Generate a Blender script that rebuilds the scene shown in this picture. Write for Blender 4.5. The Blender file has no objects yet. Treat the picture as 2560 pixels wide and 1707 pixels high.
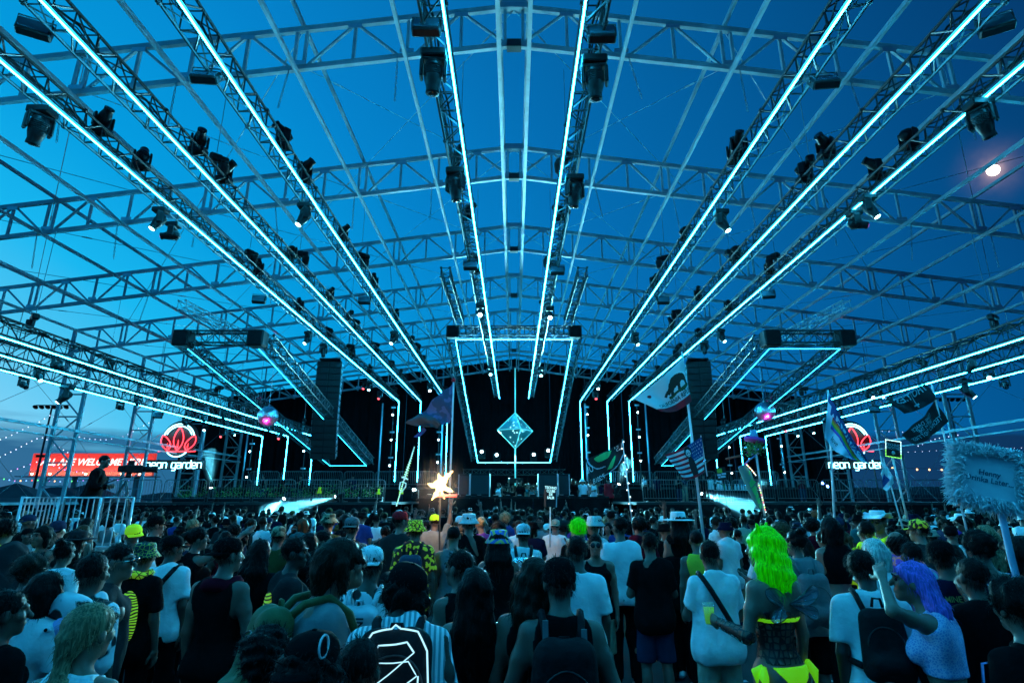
import bpy, bmesh, math, random
import numpy as np
from mathutils import Vector, Matrix, Euler
R = math.radians
random.seed(7); np.random.seed(7)
sc = bpy.context.scene
col = sc.collection

# ------------------------------------------------------------------ camera
F_PX, CX, CY, CAM_Z, PITCH = 1400.0, 1285.0, 853.5, 2.05, R(15.8)
cam_data = bpy.data.cameras.new('camera'); cam = bpy.data.objects.new('camera', cam_data); col.objects.link(cam)
cam.location = (0, 0, CAM_Z); cam.rotation_euler = (math.pi / 2 + PITCH, 0, 0)
cam_data.sensor_width = 36; cam_data.lens = 36 * F_PX / 2560
cam_data.shift_x = -(CX - 1280) / 2560
cam_data.clip_start = 0.05; cam_data.clip_end = 3000
sc.camera = cam

# ------------------------------------------------------------------ world: dusk sky, sunset glow beyond the side of the roof
SUNSET = Vector((-0.905, 0.42, 0.05)).normalized()
MOON_DIR = Vector((0.8585, 0.882, 0.57)).normalized()
wd = bpy.data.worlds.new('World'); sc.world = wd; wd.use_nodes = True
wt = wd.node_tree; wt.nodes.clear()
def wn(t, **kw):
    n = wt.nodes.new(t)
    for k, v in kw.items(): setattr(n, k, v)
    return n
def wl(a, b): wt.links.new(a, b)
def wmath(op, a, b=None, clamp=False):
    n = wn('ShaderNodeMath', operation=op); n.use_clamp = clamp
    for i, v in enumerate((a, b)):
        if v is None: continue
        if isinstance(v, (int, float)): n.inputs[i].default_value = v
        else: wl(v, n.inputs[i])
    return n.outputs[0]
def wdot(vec, d):
    n = wn('ShaderNodeVectorMath', operation='DOT_PRODUCT'); wl(vec, n.inputs[0]); n.inputs[1].default_value = d
    return n.outputs['Value']
def wramp(fac, stops, interp='LINEAR'):
    n = wn('ShaderNodeValToRGB'); n.color_ramp.interpolation = interp
    e = n.color_ramp.elements
    while len(e) < len(stops): e.new(0.5)
    for el, (p, c) in zip(e, stops): el.position = p; el.color = (*c, 1)
    wl(fac, n.inputs[0]); return n.outputs[0]
def wmix(fac, a, b, mode='MIX'):
    n = wn('ShaderNodeMix', data_type='RGBA', blend_type=mode)
    for i, v in ((0, fac), (6, a), (7, b)):
        if isinstance(v, (int, float)): n.inputs[i].default_value = v
        elif isinstance(v, tuple): n.inputs[i].default_value = (*v, 1)
        else: wl(v, n.inputs[i])
    return n.outputs[2]
tc = wn('ShaderNodeTexCoord'); dvec = tc.outputs['Generated']
sep = wn('ShaderNodeSeparateXYZ'); wl(dvec, sep.inputs[0]); el = sep.outputs['Z']
glow = wmath('SUBTRACT', wdot(dvec, SUNSET), wmath('MULTIPLY', wmath('MAXIMUM', el, 0.0), 0.55))
c01 = wmath('MULTIPLY', wmath('ADD', glow, 1.0), 0.5)
base = wramp(c01, [(0.12, (0.002, 0.020, 0.085)), (0.24, (0.0006, 0.055, 0.185)), (0.33, (0.0006, 0.085, 0.265)), (0.5, (0.001, 0.135, 0.395)),
                   (0.64, (0.001, 0.20, 0.53)), (0.78, (0.001, 0.30, 0.66)), (0.85, (0.008, 0.42, 0.77)), (0.9, (0.07, 0.50, 0.79)), (0.95, (0.24, 0.60, 0.82))])
noise = wn('ShaderNodeTexNoise'); noise.inputs['Scale'].default_value = 3.0; noise.inputs['Detail'].default_value = 5
mp = wn('ShaderNodeMapping'); mp.inputs['Scale'].default_value = (1.2, 1.2, 11); wl(dvec, mp.inputs[0]); wl(mp.outputs[0], noise.inputs['Vector'])
band = wmath('SUBTRACT', 0.115, wmath('ADD', el, wmath('MULTIPLY', wmath('SUBTRACT', noise.outputs['Fac'], 0.5), 0.13)))
bandf = wmath('MULTIPLY', band, 26.0, clamp=True)
sky = wmix(wmath('MULTIPLY', bandf, 0.93), base, wramp(c01, [(0.3, (0.003, 0.022, 0.075)), (0.95, (0.012, 0.10, 0.235))]))
md = wmath('MAXIMUM', wdot(dvec, MOON_DIR), 0.0)
halo = wmath('ADD', wmath('MULTIPLY', wmath('POWER', md, 22000.0), 0.55), wmath('MULTIPLY', wmath('POWER', md, 3500.0), 0.16))
n2 = wn('ShaderNodeTexNoise'); n2.inputs['Scale'].default_value = 60.0; wl(dvec, n2.inputs['Vector'])
halo = wmath('MULTIPLY', halo, wmath('ADD', wmath('MULTIPLY', n2.outputs['Fac'], 1.6), 0.1))
sky = wmix(halo, sky, (0.85, 0.5, 0.36), 'ADD')
grd = wmath('MULTIPLY', wmath('ADD', el, 0.03), 60.0, clamp=True)
sky = wmix(grd, (0.002, 0.012, 0.03), sky)
nish = wn('ShaderNodeTexSky'); nish.sky_type = 'NISHITA'; nish.sun_disc = False
nish.sun_elevation = R(-3); nish.sun_rotation = math.atan2(SUNSET.x, SUNSET.y)
bg1 = wn('ShaderNodeBackground'); wl(sky, bg1.inputs[0]); bg1.inputs[1].default_value = 0.59
bg2 = wn('ShaderNodeBackground'); wl(nish.outputs[0], bg2.inputs[0]); bg2.inputs[1].default_value = 0.002
addw = wn('ShaderNodeAddShader'); wl(bg1.outputs[0], addw.inputs[0]); wl(bg2.outputs[0], addw.inputs[1])
wo = wn('ShaderNodeOutputWorld'); wl(addw.outputs[0], wo.inputs[0])

# the sun is already down: only a faint last afterglow from the sunset side
sl = bpy.data.lights.new('sun', 'SUN'); sl.energy = 0.03; sl.angle = R(20); sl.color = (0.55, 0.8, 1)
so = bpy.data.objects.new('sun', sl); col.objects.link(so); so.rotation_euler = (-SUNSET + Vector((0, 0, -0.12))).to_track_quat('-Z', 'Y').to_euler()

sc.view_settings.view_transform = 'Standard'; sc.view_settings.look = 'None'
sc.view_settings.exposure = 0.95; sc.view_settings.gamma = 1.0
sc.cycles.use_denoising = True
sc.cycles.max_bounces = 4; sc.cycles.diffuse_bounces = 2; sc.cycles.glossy_bounces = 2; sc.cycles.transmission_bounces = 3
sc.cycles.volume_bounces = 0; sc.cycles.transparent_max_bounces = 6
sc.cycles.sample_clamp_indirect = 4; sc.cycles.caustics_reflective = False; sc.cycles.caustics_refractive = False
sc.cycles.light_sampling_threshold = 0.02

# ------------------------------------------------------------------ helpers
def ray(x, y):
    """direction through photo pixel (2560 wide), scaled so that Y = 1"""
    u = (x - CX) / F_PX; v = (CY - y) / F_PX
    f = math.cos(PITCH) - v * math.sin(PITCH); w = math.sin(PITCH) + v * math.cos(PITCH)
    return Vector((u / f, 1.0, w / f))
def P(x, y, Y): return Vector((0, 0, CAM_Z)) + ray(x, y) * Y
def PZ(x, y, z):
    r = ray(x, y); return Vector((0, 0, CAM_Z)) + r * ((z - CAM_Z) / r.z)
def PX(x, y, X):
    r = ray(x, y); return Vector((0, 0, CAM_Z)) + r * (X / r.x)

def tag(o, label=None, cat=None, group=None, kind=None):
    if label: o['label'] = label
    if cat: o['category'] = cat
    if group: o['group'] = group
    if kind: o['kind'] = kind
    return o
def empty(name, loc=(0, 0, 0), rz=0.0, label=None, cat=None, group=None, parent=None):
    o = bpy.data.objects.new(name, None); col.objects.link(o); o.empty_display_size = 0.2
    o.location = loc; o.rotation_euler = (0, 0, rz)
    if parent: o.parent = parent
    return tag(o, label, cat, group)
def link(name, me, mat=None, parent=None, loc=None, rot=None, scale=None):
    o = bpy.data.objects.new(name, me); col.objects.link(o)
    if parent is not None: o.parent = parent
    if loc is not None: o.location = loc
    if rot is not None: o.rotation_euler = rot
    if scale is not None: o.scale = (scale,) * 3 if isinstance(scale, (int, float)) else scale
    if mat is not None:
        if len(me.materials) == 0: me.materials.append(mat)
        elif me.materials[0] is not mat:
            o.material_slots[0].link = 'OBJECT'; o.material_slots[0].material = mat
    return o
def np_mesh(name, V, Q, smooth=True):
    me = bpy.data.meshes.new(name)
    V = np.asarray(V, np.float32); Q = np.asarray(Q, np.int32)
    me.vertices.add(len(V)); me.vertices.foreach_set('co', V.ravel())
    k = Q.shape[1] if len(Q) else 4
    me.loops.add(Q.size); me.loops.foreach_set('vertex_index', Q.ravel())
    me.polygons.add(len(Q)); me.polygons.foreach_set('loop_start', np.arange(0, Q.size, k, dtype=np.int32))
    me.update(calc_edges=True); me.validate()
    if smooth: me.polygons.foreach_set('use_smooth', np.ones(len(me.polygons), bool))
    return me
def copy_tree(o, parent=None):
    c = o.copy(); col.objects.link(c); c.parent = parent
    for ch in o.children: copy_tree(ch, c)
    return c
def basis(d, up=(0, 0, 1)):
    d = Vector(d).normalized(); up = Vector(up)
    if abs(d.dot(up)) > 0.98: up = Vector((0, 1, 0))
    x = d.cross(up).normalized(); return x, x.cross(d).normalized(), d

class MB:
    def __init__(s): s.v = []; s.f = []; s.m = []; s.cur = 0; s.sm = []; s.smooth = False
    def add(s, vs, fs):
        b = len(s.v); s.v += [tuple(p) for p in vs]
        for f in fs: s.f.append(tuple(b + i for i in f)); s.m.append(s.cur); s.sm.append(s.smooth)
        return s
    def box(s, c, d, M=None):
        c = Vector(c); hx, hy, hz = d[0] / 2, d[1] / 2, d[2] / 2
        vs = [Vector((x, y, z)) for z in (-hz, hz) for y in (-hy, hy) for x in (-hx, hx)]
        if M is not None: vs = [M @ p for p in vs]
        return s.add([c + p for p in vs], [(0, 2, 3, 1), (4, 5, 7, 6), (0, 1, 5, 4), (2, 6, 7, 3), (0, 4, 6, 2), (1, 3, 7, 5)])
    def bev(s, c, d, b, M=None):
        """box with chamfered edges"""
        c = Vector(c); h = [k / 2 for k in d]; vs = []; idx = {}
        for sx in (-1, 1):
            for sy in (-1, 1):
                for sz in (-1, 1):
                    for a in range(3):
                        p = [sx * (h[0] - b), sy * (h[1] - b), sz * (h[2] - b)]
                        p[a] = (sx, sy, sz)[a] * h[a]
                        idx[(sx, sy, sz, a)] = len(vs); vs.append(Vector(p))
        fs = []
        for a in range(3):
            o1, o2 = [k for k in range(3) if k != a]
            for sg in (-1, 1):
                q = []
                for t1, t2 in ((-1, -1), (1, -1), (1, 1), (-1, 1)):
                    k = [0, 0, 0]; k[a] = sg; k[o1] = t1; k[o2] = t2; q.append(idx[(*k, a)])
                fs.append(q)
        for a in range(3):
            o1, o2 = [k for k in range(3) if k != a]
            for t1 in (-1, 1):
                for t2 in (-1, 1):
                    k = [0, 0, 0]; k[o1] = t1; k[o2] = t2
                    lo = list(k); lo[a] = -1; hi = list(k); hi[a] = 1
                    fs.append([idx[(*lo, o1)], idx[(*hi, o1)], idx[(*hi, o2)], idx[(*lo, o2)]])
        for sx in (-1, 1):
            for sy in (-1, 1):
                for sz in (-1, 1): fs.append([idx[(sx, sy, sz, a)] for a in range(3)])
        if M is not None: vs = [M @ p for p in vs]
        return s.add([c + p for p in vs], fs)
    def beam(s, a, b, w, h, up=(0, 0, 1)):
        a, b = Vector(a), Vector(b); x, z, d = basis(b - a, up)
        vs = [p + x * (i * w / 2) + z * (j * h / 2) for p in (a, b) for j in (-1, 1) for i in (-1, 1)]
        return s.add(vs, [(0, 1, 3, 2), (4, 6, 7, 5), (0, 4, 5, 1), (2, 3, 7, 6), (0, 2, 6, 4), (1, 5, 7, 3)])
    def tube(s, a, b, r, r2=None, n=6, caps=True, seg=1):
        a, b = Vector(a), Vector(b); x, z, d = basis(b - a); r2 = r if r2 is None else r2
        vs = []
        for k in range(seg + 1):
            t = k / seg; c = a.lerp(b, t); rr = r + (r2 - r) * t
            vs += [c + (x * math.cos(i * 2 * math.pi / n) + z * math.sin(i * 2 * math.pi / n)) * rr for i in range(n)]
        fs = [(k * n + i, k * n + (i + 1) % n, (k + 1) * n + (i + 1) % n, (k + 1) * n + i) for k in range(seg) for i in range(n)]
        if caps: fs += [tuple(range(n - 1, -1, -1)), tuple(range(seg * n, seg * n + n))]
        sm = s.smooth; s.smooth = n > 6; s.add(vs, fs); s.smooth = sm; return s
    def path(s, pts, r, n=6, closed=False):
        pts = [Vector(p) for p in pts]; m = len(pts); vs = []; prev = None
        for i in range(m):
            if closed: d = pts[(i + 1) % m] - pts[i - 1]
            else: d = pts[min(i + 1, m - 1)] - pts[max(i - 1, 0)]
            if d.length < 1e-6: d = Vector((0, 0, 1))
            x, z, _ = basis(d, prev or (0, 0, 1)) if prev is None else basis(d, prev)
            prev = z; rr = r[i] if isinstance(r, (list, tuple)) else r
            vs += [pts[i] + (x * math.cos(k * 2 * math.pi / n) + z * math.sin(k * 2 * math.pi / n)) * rr for k in range(n)]
        fs = [(i * n + k, i * n + (k + 1) % n, ((i + 1) % m) * n + (k + 1) % n, ((i + 1) % m) * n + k) for i in range(m if closed else m - 1) for k in range(n)]
        if not closed: fs += [tuple(range(n - 1, -1, -1)), tuple(range((m - 1) * n, m * n))]
        sm = s.smooth; s.smooth = True; s.add(vs, fs); s.smooth = sm; return s
    def lathe(s, prof, n=16, c=(0, 0, 0), M=None, closed=False):
        """profile of (radius, z), spun about z"""
        c = Vector(c); vs = []
        for r, z in prof:
            for i in range(n):
                p = Vector((r * math.cos(i * 2 * math.pi / n), r * math.sin(i * 2 * math.pi / n), z))
                vs.append(c + (M @ p if M is not None else p))
        m = len(prof)
        fs = [(k * n + i, k * n + (i + 1) % n, ((k + 1) % m) * n + (i + 1) % n, ((k + 1) % m) * n + i) for k in range(m if closed else m - 1) for i in range(n)]
        if not closed: fs += [tuple(range(n - 1, -1, -1)), tuple(range((m - 1) * n, m * n))]
        sm = s.smooth; s.smooth = True; s.add(vs, fs); s.smooth = sm; return s
    def mesh(s, name, mats=()):
        me = bpy.data.meshes.new(name); me.from_pydata(s.v, [], s.f)
        for m in mats: me.materials.append(m)
        me.polygons.foreach_set('material_index', s.m); me.polygons.foreach_set('use_smooth', s.sm); me.update()
        return me
    def build(s, name, mat, parent=None, loc=None, rot=None):
        mats = mat if isinstance(mat, (list, tuple)) else [mat]
        return link(name, s.mesh(name, mats), None, parent, loc, rot)

# ------------------------------------------------------------------ materials
MATS = {}
def mat(name, color=(0.5, 0.5, 0.5), rough=0.6, metal=0.0, emit=None, es=1.0, var=0.0, vscale=4.0, bump=0.0, bscale=40.0, spec=0.5, alpha=None, rvar=0.0):
    if name in MATS: return MATS[name]
    m = bpy.data.materials.new(name); m.use_nodes = True; nt = m.node_tree; b = nt.nodes['Principled BSDF']
    b.inputs['Base Color'].default_value = (*color, 1); b.inputs['Roughness'].default_value = rough
    b.inputs['Metallic'].default_value = metal; b.inputs['Specular IOR Level'].default_value = spec
    if emit: b.inputs['Emission Color'].default_value = (*emit, 1); b.inputs['Emission Strength'].default_value = es
    if alpha is not None: b.inputs['Alpha'].default_value = alpha
    if var or bump or rvar:
        co = nt.nodes.new('ShaderNodeTexCoord')
        if var or rvar:
            n = nt.nodes.new('ShaderNodeTexNoise'); n.inputs['Scale'].default_value = vscale; n.inputs['Detail'].default_value = 6; n.inputs['Roughness'].default_value = 0.65
            nt.links.new(co.outputs['Object'], n.inputs['Vector'])
        if var:
            r = nt.nodes.new('ShaderNodeValToRGB'); e = r.color_ramp.elements
            e[0].position = 0.3; e[1].position = 0.7
            e[0].color = (*[c * (1 - var) for c in color], 1); e[1].color = (*[min(1, c * (1 + var)) for c in color], 1)
            nt.links.new(n.outputs['Fac'], r.inputs[0]); nt.links.new(r.outputs[0], b.inputs['Base Color'])
        if rvar:
            mr = nt.nodes.new('ShaderNodeMapRange'); mr.inputs['To Min'].default_value = max(0, rough - rvar); mr.inputs['To Max'].default_value = min(1, rough + rvar)
            nt.links.new(n.outputs['Fac'], mr.inputs[0]); nt.links.new(mr.outputs[0], b.inputs['Roughness'])
        if bump:
            n2 = nt.nodes.new('ShaderNodeTexNoise'); n2.inputs['Scale'].default_value = bscale; n2.inputs['Detail'].default_value = 4
            nt.links.new(co.outputs['Object'], n2.inputs['Vector'])
            bp = nt.nodes.new('ShaderNodeBump'); bp.inputs['Strength'].default_value = bump; bp.inputs['Distance'].default_value = 0.02
            nt.links.new(n2.outputs['Fac'], bp.inputs['Height']); nt.links.new(bp.outputs[0], b.inputs['Normal'])
    MATS[name] = m; return m
def emat(name, color, s):
    if name in MATS: return MATS[name]
    m = bpy.data.materials.new(name); m.use_nodes = True; nt = m.node_tree; nt.nodes.clear()
    e = nt.nodes.new('ShaderNodeEmission'); e.inputs[0].default_value = (*color, 1); e.inputs[1].default_value = s
    o = nt.nodes.new('ShaderNodeOutputMaterial'); nt.links.new(e.outputs[0], o.inputs[0]); MATS[name] = m; return m
def pattern(name, kind, c1, c2, scale=6.0, thr=0.5, rough=0.8, glow=0.0):
    """two-colour printed cloth"""
    if name in MATS: return MATS[name]
    m = bpy.data.materials.new(name); m.use_nodes = True; nt = m.node_tree; b = nt.nodes['Principled BSDF']; b.inputs['Roughness'].default_value = rough
    co = nt.nodes.new('ShaderNodeTexCoord'); fac = None
    def node(t): return nt.nodes.new(t)
    if kind in ('spots', 'blotch'):
        n = node('ShaderNodeTexNoise'); n.inputs['Scale'].default_value = scale; n.inputs['Detail'].default_value = 0.6
        nt.links.new(co.outputs['Object'], n.inputs['Vector']); fac = n.outputs['Fac']
    elif kind == 'cells':
        n = node('ShaderNodeTexVoronoi'); n.inputs['Scale'].default_value = scale; n.feature = 'DISTANCE_TO_EDGE'
        nt.links.new(co.outputs['Object'], n.inputs['Vector']); fac = n.outputs['Distance']
    elif kind == 'dots':
        n = node('ShaderNodeTexVoronoi'); n.inputs['Scale'].default_value = scale
        nt.links.new(co.outputs['Object'], n.inputs['Vector']); fac = n.outputs['Distance']
    elif kind in ('stripes', 'swirl'):
        n = node('ShaderNodeTexWave'); n.inputs['Scale'].default_value = scale; n.inputs['Distortion'].default_value = 9 if kind == 'swirl' else 0.4
        n.inputs['Detail'].default_value = 0 if kind == 'swirl' else 2
        if kind == 'swirl': n.wave_type = 'RINGS'; n.inputs['Detail Scale'].default_value = 0.6; n.inputs['Detail'].default_value = 1
        nt.links.new(co.outputs['Object'], n.inputs['Vector']); fac = n.outputs['Fac']
    elif kind == 'plaid':
        mpn = node('ShaderNodeTexChecker'); mpn.inputs['Scale'].default_value = scale; nt.links.new(co.outputs['Object'], mpn.inputs['Vector']); fac = mpn.outputs['Fac']
    r = node('ShaderNodeValToRGB'); e = r.color_ramp.elements
    e[0].position = max(0, thr - 0.02); e[1].position = min(1, thr + 0.02); e[0].color = (*c1, 1); e[1].color = (*c2, 1)
    nt.links.new(fac, r.inputs[0]); nt.links.new(r.outputs[0], b.inputs['Base Color'])
    if glow: nt.links.new(r.outputs[0], b.inputs['Emission Color']); b.inputs['Emission Strength'].default_value = glow
    MATS[name] = m; return m

LED_COL = (0.021, 0.545, 1.0)
M_LED = emat('led_tube_glow', LED_COL, 48.0)
M_LED2 = emat('led_tube_dim', LED_COL, 8.0)
M_ALU = mat('aluminium', (0.62, 0.64, 0.66), 0.42, 0.85, var=0.12, vscale=2.5, rvar=0.12)
M_ALUD = mat('weathered_aluminium', (0.45, 0.47, 0.49), 0.45, 0.35, var=0.22, vscale=1.6, rvar=0.1)
M_CHAN = mat('led_channel_dark', (0.05, 0.055, 0.06), 0.5, 0.3)
M_TRUSS = mat('dull_truss_tube', (0.05, 0.053, 0.056), 0.42, 0.4, var=0.3, vscale=2)
M_BLACK = mat('black_paint', (0.008, 0.009, 0.01), 0.5, 0.0, var=0.3, vscale=6, spec=0.2)
M_BLACKM = mat('black_truss', (0.06, 0.063, 0.068), 0.4, 0.5, var=0.3, vscale=3)
M_RUB = mat('black_plastic', (0.008, 0.008, 0.009), 0.45, 0.0, var=0.2, spec=0.25)
M_DRAPE = mat('black_drape', (0.004, 0.0045, 0.0055), 0.95, 0, spec=0.05, var=0.25, vscale=0.7, bump=0.25, bscale=9)
M_FENCE = mat('dull_fence_steel', (0.16, 0.17, 0.18), 0.45, 0.6, var=0.3, vscale=5)
M_STEEL = mat('galvanised_steel', (0.55, 0.57, 0.6), 0.4, 0.7, var=0.15, vscale=5)
M_WIRE = mat('steel_wire', (0.35, 0.37, 0.4), 0.4, 0.8)
M_LENSC = emat('lamp_lens_cyan', (0.30, 0.88, 1.0), 14.0)
M_LENSW = emat('lamp_lens_white', (0.55, 0.93, 1.0), 22.0)
M_LENSR = emat('lamp_lens_red', (1.0, 0.05, 0.06), 5.0)
M_LENSM = emat('lamp_lens_magenta', (0.8, 0.08, 0.75), 1.3)
M_LENSB = emat('lamp_lens_blue', (0.12, 0.3, 1.0), 14.0)
M_GLASS = mat('dark_lens_glass', (0.01, 0.015, 0.02), 0.08, 0.0, spec=0.8)
# ------------------------------------------------------------------ ground
g = MB()
n = 60
gm = MB().add([(-900, -300, 0), (900, -300, 0), (900, 1500, 0), (-900, 1500, 0)], [(0, 1, 2, 3)])
ground = gm.build('ground', mat('asphalt', (0.035, 0.037, 0.04), 0.85, var=0.35, vscale=0.8, bump=0.35, bscale=60, rvar=0.1))
tag(ground, 'dark asphalt ground under the crowd', 'ground', kind='structure')
hb = MB()                                                        # low dark rise beyond the site
pts = [(-700, 300, 0)]
random.seed(3)
prof = [(-520 + 26 * i, 6 + 4 * random.random() + (5 if i > 20 else 0)) for i in range(41)]
vs = [(x, 520, -0.5) for x, h in prof] + [(x, 560, h) for x, h in prof] + [(x, 700, h * 0.6) for x, h in prof]
fs = [(i, i + 1, 41 + i + 1, 41 + i) for i in range(40)] + [(41 + i, 42 + i, 83 + i, 82 + i) for i in range(40)]
tag(hb.add(vs, fs).build('hills', mat('dusk_hillside', (0.03, 0.035, 0.04), 1.0, var=0.3, vscale=0.02)), 'low dark hills along the horizon', 'hills', kind='structure')

# ------------------------------------------------------------------ roof frames
ARCH_Y = [11.2 + 5.8 * k for k in range(7)]
Z_APEX, SLOPE, DEPTH, X_END = 12.75, 0.135, 1.15, 22.2
def zb(x): return Z_APEX - SLOPE * abs(x)
def build_arch(name):
    root = empty(name, (0, ARCH_Y[0], 0))
    for s in (-1, 1):
        MB().beam((s * 0.02, 0, zb(0)), (s * (X_END + 1.3), 0, zb(X_END + 1.3)), 0.1, 0.14).build('bottom_chord', M_ALUD, root)
        MB().beam((s * 0.02, 0, zb(0) + DEPTH), (s * (X_END + 1.3), 0, zb(X_END + 1.3) + DEPTH), 0.1, 0.14).build('top_chord', M_ALUD, root)
        MB().beam((s * X_END, 0, 0), (s * X_END, 0, zb(X_END) - 0.09), 0.16, 0.12).build('column', M_ALUD, root)
        MB().beam((s * (X_END + 1.2), 0, 0), (s * (X_END + 1.2), 0, zb(X_END + 1.2) + DEPTH - 0.09), 0.16, 0.12).build('column', M_ALUD, root)
        for i in range(8):
            z0 = 0.4 + i * 1.15
            MB().beam((s * (X_END + 0.08), 0, z0), (s * (X_END + 1.12), 0, z0), 0.07, 0.07).build('column_rung', M_ALUD, root)
            a, b = (X_END + 0.08, X_END + 1.12) if i % 2 else (X_END + 1.12, X_END + 0.08)
            MB().beam((s * a, 0.0, z0 + 0.06), (s * b, 0.0, z0 + 1.09), 0.06, 0.06).build('column_brace', M_ALUD, root)
        npan = 17
        for i in range(npan + 1):
            x = 1.3 * i
            offs = (-0.12, 0.12) if (i % 4 == 0 and i) else ((0.22,) if i == 0 else (0.0,))
            for o in offs:
                MB().beam((s * (x + o), 0, zb(x + o) + 0.087), (s * (x + o), 0, zb(x + o) + DEPTH - 0.087), 0.07, 0.07).build('vertical', M_ALUD, root)
            if i < npan:
                lo, hi = (x, x + 1.3) if i % 2 == 0 else (x + 1.3, x)
                sg = 1 if hi > lo else -1
                lo += sg * 0.24; hi -= sg * 0.1
                MB().beam((s * lo, 0, zb(lo) + 0.09), (s * hi, 0, zb(hi) + DEPTH - 0.09), 0.06, 0.06).build('diagonal', M_ALUD, root)
        for i in range(1, npan + 1):                              # bolted gusset plates
            x = 1.3 * i; z = zb(x) + (DEPTH - 0.12 if i % 2 else 0.12)
            MB().box((s * x, -0.068, z), (0.34, 0.008, 0.12)).build('gusset', M_ALU, root)
    MB().box((0, 0, zb(0) + DEPTH + 0.0), (0.75, 0.2, 0.2)).build('ridge_plate', M_ALU, root)
    MB().box((0, 0, zb(0) - 0.02), (0.35, 0.2, 0.22)).build('ridge_plate', M_BLACKM, root)
    return root
ORD = ['first', 'second', 'third', 'fourth', 'fifth', 'sixth']
arch0 = build_arch('roof_frame')
for k, y in enumerate(ARCH_Y):
    a = arch0 if k == 0 else copy_tree(arch0)
    a.location.y = y
    tag(a, 'pale aluminium roof frame with ladder columns, up against the black stage backdrop' if k == 6 else
        f'pale aluminium gabled roof frame with ladder columns, {["sixth", "fifth", "fourth", "third", "second", "first"][k]} out from the backdrop frame', 'roof frame', 'gabled roof frames')
NTH = ['', 'first', 'second', 'third', 'fourth', 'fifth', 'sixth', 'seventh', 'eighth']; SD = {-1: 'sunset side', 1: 'moon side'}
def purlin(x, z, w, h, lab):
    o = MB().beam((0, 0, 0), (0, 53.0, 0), w, h).build('roof_purlin', M_ALUD, None, (x, -7.0, z))
    return tag(o, lab, 'purlin', 'roof purlins')
for s in (-1, 1):
    purlin(s * 0.36, zb(0.36) + DEPTH + 0.17, 0.1, 0.14, 'pale aluminium ridge purlin of the pair along the roof crown, above the frames')
    purlin(s * 0.36, zb(0.36) - 0.18, 0.1, 0.14, 'pale aluminium ridge purlin of the pair along the roof crown, under the frames')
    for i in range(1, 9):
        x = s * 2.6 * i
        purlin(x, zb(x) - 0.14, 0.08, 0.1, f'long pale purlin under the roof frames, {NTH[i]} out from the ridge pair, {SD[s]}')
        if i % 2 == 0: purlin(x, zb(x) + DEPTH + 0.14, 0.08, 0.1, f'long pale purlin over the roof frames, {NTH[i // 2]} out from the ridge pair, {SD[s]}')
    for zz, lab in ((5.4, 'pale aluminium rail tying the column ladders together halfway up'), (5.0, 'thin pale rail just under the column tie rail'), (1.9, 'pale aluminium rail tying the column ladders together near the ground')):
        o = MB().beam((0, 0, 0), (0, 40, 0), 0.09, 0.12 if zz != 5.0 else 0.07).build('tie_rail', M_ALUD, None, (s * (X_END - 0.14), 6, zz)); tag(o, lab, 'rail', 'column tie rails')
random.seed(11)
def cable(a, b, lab, r=0.0105):
    a, b = Vector(a), Vector(b)
    o = MB().tube((0, 0, 0), b - a, r, n=4, caps=False).build('bracing_cable', M_WIRE, None, a)
    m = MB(); d = (b - a); p = d * 0.12
    m.tube(p, p + d.normalized() * 0.28, 0.022, n=6); m.build('turnbuckle', M_WIRE, o)
    tag(o, lab, 'cable', 'roof bracing cables')
for k in range(6):
    for s in (-1, 1):
        for i in (0, 2, 4, 6):
            x0, x1 = 2.6 * i, 2.6 * (i + 2)
            for a, b in ((x0, x1), (x1, x0)):
                cable((s * a, ARCH_Y[k], zb(a) + (DEPTH - 0.1 if a < b else 0.1)), (s * b, ARCH_Y[k + 1], zb(b) + (DEPTH - 0.1 if a < b else 0.1)), 'thin steel bracing cable crossing a roof bay between two frames')
    for s in (-1, 1):
        for a, b in ((0.5, 5.2), (5.4, 9.0)):
            cable((s * X_END, ARCH_Y[k], a), (s * X_END, ARCH_Y[k + 1], b), 'thin steel cable bracing the open side wall between column ladders')
            cable((s * X_END, ARCH_Y[k + 1], a), (s * X_END, ARCH_Y[k], b), 'thin steel cable bracing the open side wall between column ladders')
# chains hanging from the frame nodes
cm = MB()
for i in range(14):
    z = -i * 0.075; a = (i % 2) * math.pi / 2; w = 0.022
    ps = [Vector((math.cos(a) * w * math.cos(t) , math.sin(a) * w * math.cos(t), z - 0.045 * math.sin(t))) for t in [j * 2 * math.pi / 8 for j in range(8)]]
    cm.path(ps, 0.008, 4, closed=True)
cm.tube((0, 0, 0.02), (0, 0, 0.25), 0.015, n=5)
chain_me = cm.mesh('hanging_chain', [M_WIRE])
for k, y in enumerate(ARCH_Y[:6]):
    for s in (-1, 1):
        for i in range(1, 9):
            if (i + k) % 2 and k > 1: continue
            x = 2.6 * i + 0.2
            o = link('hanging_chain', chain_me, None, None, (s * x, y - 0.1, zb(x) - 0.3), (0, random.uniform(-.2, .2), random.uniform(0, 3)))
            tag(o, 'short loose steel chain hanging from a roof frame node', 'chain', 'chains hanging from the roof frames')

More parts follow.
